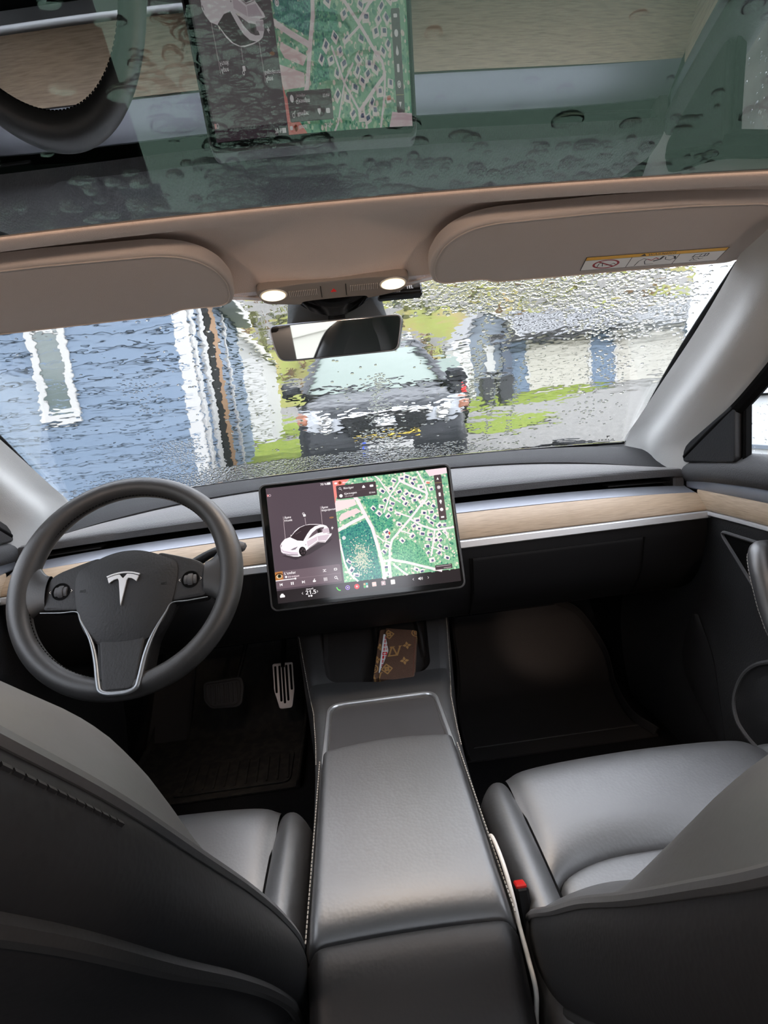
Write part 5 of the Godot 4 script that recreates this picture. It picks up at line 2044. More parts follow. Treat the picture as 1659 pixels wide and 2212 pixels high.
func overhead() -> void:
	var F := visor_frame()
	# outline of the right visor, x and distance from the front edge (the left one is its mirror image)
	var raw := v2([0.152, 0.030, 0.1415, 0.062, 0.1385, 0.098, 0.1445, 0.136, 0.158, 0.163, 0.180, 0.182, 0.210, 0.1905, 0.345, 0.1920, 0.470, 0.187, 0.575, 0.176, 0.640, 0.150, 0.664, 0.100, 0.668, 0.050, 0.660, 0.006, 0.640, -0.007, 0.50, -0.002, 0.390, 0.0015, 0.30, 0.0045, 0.250, 0.0065, 0.232, 0.020, 0.200, 0.0205, 0.172, 0.0175])
	for s in [1.0, -1.0]:
		var poly := PackedVector2Array()
		for p in soft(raw, 0.012, 4):
			poly.append(Vector2(p.x * s, p.y))
		var right: bool = s > 0
		var o := thing("sun_visor", "folded up beige sun visor on the passenger side with a yellow and white warning label" if right else "folded up plain beige sun visor above the steering wheel", "sun visor", F * Vector3(s * 0.4, 0.09, -0.01))
		var t := PackedVector3Array()
		# F.basis.z points up or down: the face must look down
		var G := F
		if G.basis.z.y > 0.0:
			G = Transform3D(Basis(F.basis.x, F.basis.y, F.basis.z), F.origin)
		var down := -1.0 if G.basis.z.y > 0.0 else 1.0
		var H := Transform3D(Basis(-G.basis.x, G.basis.y, -G.basis.z), G.origin) if down < 0.0 else G
		var pl := PackedVector2Array()
		for p in poly:
			pl.append(Vector2(-p.x if down < 0.0 else p.x, p.y))
		plate(t, H, pl, 0.018, 0.005)
		part(o, "visor_panel", t, M.visor, false, 60.0)
		t = PackedVector3Array()
		var rim := PackedVector3Array()
		for p in inset(ccw(pl), 0.007):
			rim.append(H * Vector3(p.x, p.y, 0.0002))
		tube(t, rim, 0.0011, 5, 1.0, true)
		part(o, "edge_seam", t, M.visor)
		if right:
			var lab := MeshInstance3D.new()
			lab.name = "warning_label"
			var q := []
			for p in [Vector2(0.3762, 0.0665), Vector2(0.6054, 0.0541), Vector2(0.6131, 0.0105), Vector2(0.3835, 0.0228)]:
				q.append(H * Vector3(-p.x if down < 0.0 else p.x, p.y, 0.0006))
			var lt := PackedVector3Array([q[0], q[3], q[2], q[0], q[2], q[1]])
			lt = whole(o).affine_inverse() * lt
			lab.mesh = mk(lt, 42.0, PackedVector2Array([Vector2(0, 0), Vector2(0, 1), Vector2(1, 1), Vector2(0, 0), Vector2(1, 1), Vector2(1, 0)]))
			var lm: StandardMaterial3D = mat("label_print", Color(1, 1, 1), 0.5)
			lm.albedo_texture = ImageTexture.create_from_image(label_image())
			lm.transparency = BaseMaterial3D.TRANSPARENCY_ALPHA_SCISSOR
			lm.alpha_scissor_threshold = 0.5
			lab.material_override = lm
			o.add_child(lab, true)
			lab.set_meta("label", "airbag warning label with yellow stripe and pictograms")
	# overhead console with two lit reading lamps
	var at := Vector3(0.0, 1.052, 0.118)
	var c := thing("overhead_console", "overhead lamp console between the visors with two lit reading lamps", "overhead console", at)
	var t := PackedVector3Array()
	var D := Transform3D(Basis(Vector3(-1, 0, 0), Vector3(0, 0.365, 0.931), Vector3(0, -0.931, 0.365)), Vector3(0.0, 1.0508, 0.119))
	plate(t, D, soft(v2([-0.116, 0.012, -0.112, 0.021, -0.05, 0.027, 0.05, 0.027, 0.112, 0.021, 0.116, 0.012, 0.108, -0.016, 0.06, -0.026, 0.0, -0.029, -0.06, -0.026, -0.108, -0.016]), 0.01, 4), 0.012, 0.002)
	part(c, "housing", t, M.console_gray)
	for s in [-1.0, 1.0]:
		t = PackedVector3Array()
		plate(t, D * Transform3D(Basis(), Vector3(s * 0.091, 0.006, 0.0010)), oval(0.042, 0.031, 28), 0.006, 0.001)
		var ring := part(c, "lamp_ring", t, M.white_plastic)
		t = PackedVector3Array()
		dome(t, D * Transform3D(Basis(), Vector3(s * 0.091, 0.006, 0.0016)), oval(0.036, 0.026, 28), 0.0018)
		var g: StandardMaterial3D
		if M.has("lamp_glow"):
			g = M.lamp_glow
		else:
			g = mat("lamp_glow", Color(1, 0.95, 0.85), 0.4)
			g.emission_enabled = true
			g.emission = Color(1.0, 0.90, 0.74)
			g.emission_energy_multiplier = 2.2 / EXPOSURE
		part(ring, "lamp_lens", t, g)
		var l := SpotLight3D.new()
		l.name = "reading_light"
		l.light_color = Color(1.0, 0.91, 0.82)
		l.light_energy = 0.14
		l.light_size = 0.03
		l.spot_angle = 65.0
		l.spot_angle_attenuation = 1.0
		l.spot_range = 6.0
		l.spot_attenuation = 2.0
		l.shadow_enabled = true
		var p := D * Vector3(s * 0.091, 0.006, 0.012)
		l.position = c.transform.affine_inverse() * p
		l.basis = lookat(-Vector3(0, -0.9, 0.40), Vector3(0, 0, 1))
		c.add_child(l, true)
	t = PackedVector3Array()
	for s in [-1.0, 1.0]:
		for k in 16:
			bbox(t, D * Transform3D(Basis(), Vector3(s * (0.026 + 0.0027 * k), 0.005, 0.0004)), Vector3(0.0012, 0.013, 0.0016))
	var gr := part(c, "microphone_grille", t, M.visor)
	gr.set_meta("kind", "stuff")
	for s in [-1.0, 1.0]:
		t = PackedVector3Array()
		bbox(t, D * Transform3D(Basis(), Vector3(s * 0.019, 0.003, 0.0001)), Vector3(0.0009, 0.028, 0.0012))
		part(c, "button_joint", t, M.gap)
	t = PackedVector3Array()
	plate(t, D * Transform3D(Basis(Vector3(1, 0, 0), Vector3(0, -1, 0), Vector3(0, 0, -1)), Vector3(0, 0.004, 0.0)), v2([-0.0042, 0.0028, 0.0042, 0.0028, 0.0, -0.0042]), 0.0012)
	var rg: StandardMaterial3D = mat("hazard_glow", Color(0.6, 0.05, 0.05), 0.5)
	rg.emission_enabled = true
	rg.emission = Color(1.0, 0.12, 0.12)
	rg.emission_energy_multiplier = 0.18
	part(c, "hazard_light_mark", t, rg, false, 42.0, "red triangle of the hazard button")
	# rear view mirror
	var mn := Vector3(-0.250, -0.105, 0.96).normalized()
	var ux := Vector3.UP.cross(mn).normalized()
	var MB := Basis(ux, mn.cross(ux), mn)
	var mat_ := Vector3(0, 0.988, 0.07)
	var mi := thing("rear_view_mirror", "frameless rear view mirror hanging below the lamp console", "mirror", mat_, "", MB)
	var mo := soft(v2([-0.117, 0.0355, -0.06, 0.0335, 0.03, 0.0290, 0.1075, 0.0240, 0.103, 0.002, 0.094, -0.0310, 0.01, -0.0285, -0.085, -0.0255, -0.108, -0.0225, -0.1145, 0.0]), 0.012, 6)
	t = PackedVector3Array()
	plate(t, Transform3D(Basis(), Vector3.ZERO), mo, 0.016, 0.0025)
	var mh := part(mi, "mirror_housing", t, M.gloss_black, true)
	t = PackedVector3Array()
	plate(t, Transform3D(Basis(), Vector3(0, 0, 0.0008)), inset(ccw(mo), 0.0028), 0.001, 0.0)
	part(mi, "mirror_glass", t, M.mirror, true)
	t = PackedVector3Array()
	var mr := PackedVector3Array()
	for p in inset(ccw(mo), 0.0012):
		mr.append(Vector3(p.x, p.y, -0.0006))
	tube(t, mr, 0.0011, 6, 1.0, true)
	part(mh, "mirror_rim", t, M.satin, true)
	# camera shroud on the glass, with the mirror arm
	var sh := thing("camera_shroud", "dark tapered camera shroud on the windscreen behind the mirror", "camera cover", Vector3(0, 1.03, 0.03))
	t = PackedVector3Array()
	var ctrl := []
	for q in [[0.985, 0.012, 0.102, 0.030], [1.006, 0.026, 0.096, 0.034], [1.030, 0.052, 0.084, 0.036], [1.050, 0.084, 0.077, 0.032], [1.056, 0.094, 0.075, 0.02]]:
		var r := PackedVector3Array()
		for u in [-1.0, -0.96, -0.8, -0.4, 0.0, 0.4, 0.8, 0.96, 1.0]:
			var bulge: float = q[3] * (1.0 - pow(absf(u), 3.0))
			r.append(Vector3(q[2] * u, q[0] - bulge * 0.25, q[1] - 0.028 + bulge * 0.9))
		ctrl.append(r)
	sheet(t, surf(ctrl, 33, 16), false, false, 0.004)
	part(sh, "shroud_body", t, M.satin_dark if M.has("satin_dark") else mat("satin_dark", Color(0.30, 0.31, 0.32), 0.45), false, 60.0)
	t = PackedVector3Array()
	ctrl = []
	for q in [[-1.0, 0.0], [-0.6, 0.013], [0.0, 0.020], [0.6, 0.013], [1.0, 0.0]]:
		ctrl.append(PackedVector3Array([Vector3(q[0] * 0.062, 1.047, 0.105), Vector3(q[0] * 0.06, 1.046 - q[1] * 0.6, 0.100 - q[1] * 0.2), Vector3(q[0] * 0.058, 1.044 - q[1] * 1.1, 0.094 - q[1] * 0.6)]))
	sheet(t, surf(ctrl, 8, 20), false, false, 0.003)
	part(sh, "lens_window", t, M.gloss_black)
	t = PackedVector3Array()
	tube(t, spline(PackedVector3Array([Vector3(0.0, 1.040, 0.052), Vector3(0.0, 1.026, 0.052), Vector3(0.0, 1.008, 0.046), Vector3(0.0, 0.99, 0.040)]), 12), [0.026, 0.025, 0.023, 0.021, 0.019, 0.018, 0.017, 0.016, 0.015, 0.014, 0.013, 0.012], 16, 0.8)
	part(sh, "mirror_arm", t, M.plastic_black)
	# road toll tag on the glass
	var tg := thing("toll_tag", "small black road toll tag on the windscreen right of the mirror", "toll tag", Vector3(0.105, 1.05, 0.08), "", Basis(Vector3(0, 0, 1), deg_to_rad(-0.5)) * Basis(Vector3(1, 0, 0), deg_to_rad(-12.0)))
	t = PackedVector3Array()
	bbox(t, Transform3D(), Vector3(0.072, 0.024, 0.016), 0.003)
	part(tg, "tag_body", t, M.gloss_black, true)
	t = PackedVector3Array()
	bbox(t, Transform3D(Basis(), Vector3(0, -0.006, 0.0078)), Vector3(0.068, 0.003, 0.0016), 0.0006)
	part(tg, "tag_ridge", t, M.plastic_black, true)
	for q in [["TEL", Vector3(0.016, 0.0015, 0.0085), 0.0052], ["PASS", Vector3(-0.006, -0.0032, 0.0085), 0.0040]]:
		var tm := TextMesh.new()
		var f := SystemFont.new()
		f.font_names = PackedStringArray(["Droid Sans"])
		f.font_weight = 700
		tm.font = f
		tm.text = q[0]
		tm.font_size = 32
		tm.pixel_size = q[2] / 23.0
		tm.depth = 0.0003
		var tx := MeshInstance3D.new()
		tx.name = "lettering"
		tx.mesh = tm
		tx.material_override = M.silver
		tx.position = q[1]
		tg.add_child(tx, true)
	# printed mark on the inside of the windscreen, lower right
	var wp := ws_point(0.895, 0.052)
	var du := (ws_point(0.90, 0.052) - ws_point(0.89, 0.052)).normalized()
	var dv := (ws_point(0.895, 0.06) - ws_point(0.895, 0.044)).normalized()
	var nn := du.cross(dv).normalized()
	dv = nn.cross(du)
	var gm := thing("glass_mark", "small dark printed maker's mark in the lower right corner of the windscreen", "glass mark", wp + nn * 0.001, "", Basis(du, dv, nn))
	t = PackedVector3Array()
	var cup := PackedVector2Array()
	for i in 9:
		var an := deg_to_rad(lerpf(113.0, 67.0, i / 8.0))
		cup.append(Vector2(cos(an) * 0.014, sin(an) * 0.014 - 0.003))
	cup.append_array(v2([0.0044, 0.0078, 0.0016, 0.0086, 0.0, -0.002, -0.0016, 0.0086, -0.0044, 0.0078]))
	plate(t, Transform3D(), cup, 0.0003)
	part(gm, "mark_symbol", t, M.gap, true)
	for q in [["TESLA", 0.0055, -0.008]]:
		var wm := TextMesh.new()
		var wf := SystemFont.new()
		wf.font_names = PackedStringArray(["Droid Sans"])
		wm.font = wf
		wm.text = q[0]
		wm.font_size = 32
		wm.pixel_size = q[1] / 23.0
		wm.depth = 0.0003
		var wx := MeshInstance3D.new()
		wx.name = "lettering"
		wx.mesh = wm
		wx.material_override = M.gap
		wx.position = Vector3(0, q[2], 0)
		wx.scale = Vector3(2.2, 1, 1)
		gm.add_child(wx, true)
	t = PackedVector3Array()
	for k in 2:
		box(t, Vector3(-0.030, -0.0155 - 0.005 * k, -0.0003), Vector3(0.026 - 0.012 * k, -0.0140 - 0.005 * k, 0.0))
	part(gm, "mark_line", t, M.gap, true)
	unseen_rear_lamps()
	drops()


func label_image() -> Image:
	var img := Image.create(1024, 256, false, Image.FORMAT_RGBA8)
	img.fill(Color(0.97, 0.96, 0.94))
	var ink := Color(0.15, 0.14, 0.14)
	img.fill_rect(Rect2i(0, 0, 1024, 64), Color(0.98, 0.74, 0.18))
	px_fill(img, PackedVector2Array([Vector2(390, 52), Vector2(412, 14), Vector2(434, 52)]), ink)
	px_text(img, "WARNING", Vector2(445, 50), 30, Color(0.40, 0.30, 0.08), true)
	for x in [335.0, 680.0]:
		px_line(img, PackedVector2Array([Vector2(x, 64), Vector2(x, 250)]), 5, ink)
	px_line(img, PackedVector2Array([Vector2(4, 64), Vector2(1020, 64)]), 4, ink)
	var red := Color(0.66, 0.12, 0.14)
	var el := oval(176, 150, 36, Vector2(170, 156))
	el.append(el[0])
	px_line(img, el, 16, red)
	px_line(img, PackedVector2Array([Vector2(108, 105), Vector2(232, 208)]), 15, red)
	px_line(img, PackedVector2Array([Vector2(115, 205), Vector2(118, 140), Vector2(140, 128), Vector2(152, 196)]), 6, ink)
	px_line(img, PackedVector2Array([Vector2(165, 178), Vector2(205, 178), Vector2(225, 150), Vector2(244, 175)]), 6, ink)
	px_line(img, PackedVector2Array([Vector2(395, 236), Vector2(405, 150), Vector2(430, 105), Vector2(455, 120), Vector2(450, 160), Vector2(470, 220), Vector2(530, 222)]), 6, ink)
	px_line(img, PackedVector2Array([Vector2(460, 120), Vector2(500, 150), Vector2(520, 105), Vector2(545, 130)]), 9, red)
	px_line(img, PackedVector2Array([Vector2(520, 165), Vector2(560, 140), Vector2(570, 88)]), 18, ink)
	px_line(img, PackedVector2Array([Vector2(590, 100), Vector2(600, 150), Vector2(640, 170), Vector2(670, 120), Vector2(640, 90), Vector2(600, 84)]), 6, ink)
	px_line(img, PackedVector2Array([Vector2(655, 100), Vector2(672, 150)]), 14, ink)
	px_line(img, PackedVector2Array([Vector2(800, 150), Vector2(806, 100), Vector2(905, 92), Vector2(905, 140), Vector2(800, 150)]), 9, ink)
	px_line(img, PackedVector2Array([Vector2(850, 145), Vector2(856, 96)]), 7, ink)
	px_line(img, PackedVector2Array([Vector2(882, 142), Vector2(886, 94)]), 9, ink)
	px_line(img, PackedVector2Array([Vector2(800, 215), Vector2(815, 172), Vector2(830, 200), Vector2(850, 172), Vector2(868, 196), Vector2(890, 176)]), 6, ink)
	px_line(img, PackedVector2Array([Vector2(806, 222), Vector2(860, 220)]), 6, ink)
	var edge := PackedVector2Array([Vector2(3, 3), Vector2(1020, 3), Vector2(1020, 252), Vector2(3, 252), Vector2(3, 3)])
	px_line(img, edge, 6, ink)
	return img


# Rain drops: on the roof glass and on the right hand side window.
func drops() -> void:
	var t := PackedVector3Array()
	var rings := []
	for q in [[1.0, 0.0], [0.97, 0.26], [0.86, 0.50], [0.66, 0.70], [0.40, 0.83], [0.12, 0.88]]:
		var r := PackedVector3Array()
		for k in 12:
			r.append(Vector3(cos(TAU * k / 12.0) * q[0], q[1], -sin(TAU * k / 12.0) * q[0]))
		rings.append(r)
	loft(t, rings)
	var bead := mk(t, 70.0)
	var r := RandomNumberGenerator.new()
	r.seed = 31
	for which in 2:
		var xs: Array[Transform3D] = []
		if which == 0:
			for i in 900:
				var x := 0.0
				var z := 0.0
				if i < 480:
					x = r.randfn(-0.045, 0.035)
					z = r.randf_range(0.372, 0.72)
				elif i < 640:
					x = r.randfn(-0.02, 0.03)
					z = r.randf_range(0.368, 0.41)
				else:
					x = r.randf_range(-0.40, 0.42)
					z = 0.368 + absf(r.randfn(0.0, 0.05)) if r.randf() < 0.75 else r.randf_range(0.37, 0.8)
				var s := r.randf_range(0.0018, 0.0052) * (1.0 + 0.9 * smoothstep(0.40, 0.50, z) * float(r.randf() < 0.3))
				var y := roof_y(x, z)
				var n := Vector3(0, 1, roof_y(x, z - 0.005) / 0.01 - roof_y(x, z + 0.005) / 0.01).normalized()
				var b := lookat(n, Vector3(r.randf_range(-0.3, 0.3), 0, 1))
				b = Basis(b.x, b.z, -b.y)
				xs.append(Transform3D(Basis(b.x * s * r.randf_range(1.2, 2.8), b.y * s * 1.15, b.z * s * 1.25), Vector3(x, y + 0.0062, z)))
		else:
			for i in 520:
				var z := r.randf_range(0.0, 0.40)
				var y := r.randf_range(0.71, 1.0)
				var x := 0.748 - 0.075 * pow(clampf((y - 0.62) / 0.40, 0.0, 1.0), 1.5) + 0.0025
				var s := r.randf_range(0.0006, 0.0020)
				var n := Vector3(0.95, 0.28, 0).normalized()
				var b := lookat(n, Vector3(0, 0, 1))
				b = Basis(b.x, b.z, -b.y)
				xs.append(Transform3D(Basis(b.x * s * r.randf_range(0.8, 1.2), b.y * s, b.z * s * r.randf_range(0.8, 1.5)), Vector3(x, y, z)))
		var mm := MultiMesh.new()
		mm.transform_format = MultiMesh.TRANSFORM_3D
		mm.mesh = bead
		mm.instance_count = xs.size()
		for i in xs.size():
			mm.set_instance_transform(i, xs[i])
		var o := MultiMeshInstance3D.new()
		o.name = "roof_rain_drops" if which == 0 else "window_rain_drops"
		o.multimesh = mm
		o.material_override = M.water
		add_child(o)
		tag(o, "clear rain drops lying on the tinted glass roof" if which == 0 else "clear rain drops beading on the right side window", "rain drops", "", "stuff")


# ---------------------------------------------------------------- pedals and mats

func floor_things() -> void:
	var n := Vector3(0, 0.5, 0.87).normalized()
	var B := Basis(Vector3(1, 0, 0), n.cross(Vector3(1, 0, 0)).normalized(), n)
	var a := thing("accelerator_pedal", "silver accelerator pedal with dark grip slots right of the brake", "pedal", Vector3(-0.2685, 0.140, -0.468), "", B)
	var t := PackedVector3Array()
	plate(t, Transform3D(), soft(v2([-0.030, 0.064, 0.030, 0.063, 0.0295, -0.012, 0.020, -0.062, -0.016, -0.062, -0.029, -0.010]), 0.008, 5), 0.006, 0.0015)
	var pp := part(a, "pedal_plate", t, M.pedal_metal, true)
	var k := 0
	for x in [-0.0215, -0.0095, 0.0, 0.010, 0.0215]:
		t = PackedVector3Array()
		var lo: float = [-0.018, -0.042, -0.048, -0.042, -0.014][k]
		plate(t, Transform3D(Basis(), Vector3(x, 0, 0.0012)), soft(v2([-0.0032, 0.056, 0.0032, 0.056, 0.0032, lo, -0.0032, lo]), 0.0031, 4), 0.003, 0.0008)
		part(pp, "grip_slot", t, M.gap, true)
		k += 1
	t = PackedVector3Array()
	tube(t, PackedVector3Array([Vector3(0.0, 0.05, -0.006), Vector3(0.006, 0.11, -0.012), Vector3(0.012, 0.20, -0.03)]), 0.012, 8, 0.6)
	part(a, "pedal_arm", t, M.plastic_black, true)
	n = Vector3(0, 0.4, 0.9).normalized()
	B = Basis(Vector3(1, 0, 0), n.cross(Vector3(1, 0, 0)).normalized(), n)
	var b := thing("brake_pedal", "wide dark rubber brake pedal below the steering wheel", "pedal", Vector3(-0.427, 0.158, -0.430), "", B)
	t = PackedVector3Array()
	plate(t, Transform3D(), soft(v2([-0.054, 0.037, 0.052, 0.040, 0.056, 0.012, 0.049, -0.032, 0.034, -0.040, -0.036, -0.036, -0.055, -0.012]), 0.012, 5), 0.012, 0.003)
	var bp := part(b, "pedal_pad", t, M.mat_rubber, true)
	t = PackedVector3Array()
	var rim := PackedVector3Array()
	for p in soft(v2([-0.047, 0.030, 0.045, 0.033, 0.048, 0.012, 0.042, -0.026, 0.030, -0.032, -0.032, -0.029, -0.047, -0.009]), 0.010, 4):
		rim.append(Vector3(p.x, p.y, 0.0006))
	tube(t, rim, 0.002, 6, 1.0, true)
	part(bp, "pad_rim", t, M.mat_rubber, true)
	for i in 7:
		t = PackedVector3Array()
		bbox(t, Transform3D(Basis(), Vector3(-0.036 + 0.012 * i, 0.001, 0.001)), Vector3(0.0055, 0.050, 0.003), 0.001)
		part(bp, "pad_rib", t, M.mat_rubber, true)
	t = PackedVector3Array()
	tube(t, PackedVector3Array([Vector3(0.035, 0.03, -0.010), Vector3(0.048, 0.07, -0.02), Vector3(0.075, 0.19, -0.06)]), 0.009, 8, 0.7)
	part(b, "pedal_arm", t, M.plastic_black, true)
	# passenger mat that climbs the toe board
	var pm := thing("floor_mat", "dark rubber floor mat with raised edges in the passenger footwell", "floor mat", Vector3(0.44, 0.0, -0.4))
	t = PackedVector3Array()
	var prof := [[0.006, -0.205], [0.006, -0.30], [0.008, -0.44], [0.022, -0.50], [0.066, -0.565], [0.152, -0.652], [0.190, -0.684]]
	var ctrl := []
	for i in prof.size():
		var q: Array = prof[i]
		var lx: float = [0.195, 0.200, 0.215, 0.230, 0.245, 0.255, 0.265][i]
		var rx: float = [0.664, 0.645, 0.672, 0.690, 0.70, 0.665, 0.60][i]
		var r := PackedVector3Array()
		for u in [[-0.012, 0.020], [0.0, 0.022], [0.010, 0.004], [0.03, 0.0], [0.5, 0.0], [0.97, 0.0], [0.99, 0.004], [1.0, 0.026], [1.01, 0.024]]:
			r.append(Vector3(lerpf(lx, rx, u[0]), q[0] + u[1], q[1] + u[1] * 0.3))
		ctrl.append(r)
	sheet(t, surf(ctrl, 50, 40), false, false, 0.004)
	part(pm, "mat_sheet", t, M.mat_rubber, false, 50.0)
	t = PackedVector3Array()
	for k2 in 1:
		box(t, Vector3(0.215, 0.004, -0.262), Vector3(0.655, 0.0085, -0.254), 0.002)
	part(pm, "mat_ridge", t, M.mat_rubber)
	var dm := thing("floor_mat", "worn dark rubber mat with a ribbed heel pad in the driver footwell", "floor mat", Vector3(-0.44, 0.0, -0.4))
	t = PackedVector3Array()
	ctrl = []
	for i in prof.size():
		var q: Array = prof[i]
		var r := PackedVector3Array()
		for u in [[-0.012, 0.020], [0.0, 0.022], [0.010, 0.004], [0.03, 0.0], [0.5, 0.0], [0.97, 0.0], [0.99, 0.004], [1.0, 0.022], [1.01, 0.020]]:
			r.append(Vector3(lerpf(-0.225, -0.66, u[0]), q[0] + u[1] * 0.8, q[1]))
		ctrl.append(r)
	sheet(t, surf(ctrl, 40, 40), false, true, 0.004)
	var ds := part(dm, "mat_sheet", t, mat("dirty_rubber", Color(0.16, 0.15, 0.135), 0.7), false, 50.0)
	(M.dirty_rubber as StandardMaterial3D).albedo_texture = ntex(noise(0.02, 41, 5), 512, false, 1.0, [Color(0.5, 0.5, 0.5), Color(0.8, 0.8, 0.8), Color(1.6, 1.5, 1.3)])
	(M.dirty_rubber as StandardMaterial3D).uv1_triplanar = true
	(M.dirty_rubber as StandardMaterial3D).uv1_scale = Vector3(3, 3, 3)
	ds.set_meta("label", "dusty mat sheet")
	t = PackedVector3Array()
	plate(t, Transform3D(Basis(Vector3(1, 0, 0), Vector3(0, 0, -1), Vector3(0, 1, 0)), Vector3(0, 0.0105, 0)), soft(v2([-0.535, 0.225, -0.245, 0.225, -0.245, 0.355, -0.40, 0.355, -0.50, 0.350]), 0.02, 5), 0.004, 0.001)
	var hpd := part(dm, "heel_pad", t, M.dirty_rubber)
	for i in 11:
		t = PackedVector3Array()
		bbox(t, Transform3D(Basis(Vector3.UP, deg_to_rad(4.0)), Vector3(-0.515 + 0.026 * i, 0.0115, -0.286)), Vector3(0.005, 0.004, 0.10), 0.001)
		part(hpd, "heel_rib", t, M.dirty_rubber)
	# foot rest at the far left
	var fr := thing("foot_rest", "dark ribbed foot rest at the left of the driver footwell", "foot rest", Vector3(-0.64, 0.08, -0.55))
	t = PackedVector3Array()
	bbox(t, Transform3D(Basis(Vector3.RIGHT, deg_to_rad(42.0)), Vector3(-0.62, 0.075, -0.56)), Vector3(0.12, 0.02, 0.26), 0.006)
	part(fr, "rest_plate", t, M.mat_rubber)


# ---------------------------------------------------------------- wallet, card, cable, buckle, crumbs

func monogram() -> Image:
	var img := Image.create(512, 512, false, Image.FORMAT_RGB8)
	var base := Color(0.37, 0.28, 0.235)
	img.fill(base)
	var r := RandomNumberGenerator.new()
	r.seed = 3
	for i in 9000:
		var p := Vector2i(r.randi_range(0, 509), r.randi_range(0, 509))
		img.fill_rect(Rect2i(p, Vector2i(3, 3)), base * r.randf_range(0.75, 1.2))
	var gold := Color(0.68, 0.53, 0.34)
	# scaled so that 512 texels are 0.13 m; (0, 0) is the wallet's upper left
	for q in [[0, 190, 75], [0, 130, 410], [1, 330, 210], [1, 285, 355], [2, 215, 250], [1, 470, 335], [3, 430, 95], [3, 395, 455], [1, 25, 30], [3, 20, 380], [1, 100, 180], [1, 60, 300], [2, 20, 480], [0, 490, 240]]:
		var at := Vector2(q[1], q[2])
		if q[0] == 0:
			var d := PackedVector2Array()
			for k in 5:
				var a := TAU * k / 4.0 + PI * 0.5
				d.append(at + Vector2(cos(a), sin(a)) * 44)
			px_line(img, d, 11, gold)
			for k in 4:
				var a := TAU * k / 4.0 + PI * 0.25
				px_fill(img, oval(24, 24, 10, at + Vector2(cos(a), sin(a)) * 14), gold)
			px_disc(img, at, 5, base)
		elif q[0] == 1:
			for k in 4:
				var a := TAU * k / 4.0
				var d := Vector2(cos(a), sin(a))
				var e := Vector2(-d.y, d.x)
				px_fill(img, PackedVector2Array([at, at + d * 18 + e * 13, at + d * 40, at + d * 18 - e * 13]), gold)
			px_disc(img, at, 5, base)
		elif q[0] == 2:
			px_line(img, PackedVector2Array([at + Vector2(-52, 42), at + Vector2(-18, -40), at + Vector2(-30, -40)]), 14, gold)
			px_line(img, PackedVector2Array([at + Vector2(-60, 42), at + Vector2(8, 42), at + Vector2(14, 24)]), 12, gold)
			px_line(img, PackedVector2Array([at + Vector2(-8, -42), at + Vector2(18, 44), at + Vector2(56, -42)]), 14, gold)
			px_line(img, PackedVector2Array([at + Vector2(-22, -43), at + Vector2(8, -43)]), 6, gold)
			px_line(img, PackedVector2Array([at + Vector2(42, -43), at + Vector2(70, -43)]), 6, gold)
		else:
			px_ring(img, at, 36, 10, gold)
			for k in 4:
				var a := TAU * k / 4.0 + PI * 0.25
				px_disc(img, at + Vector2(cos(a), sin(a)) * 14, 10, gold)
	return img


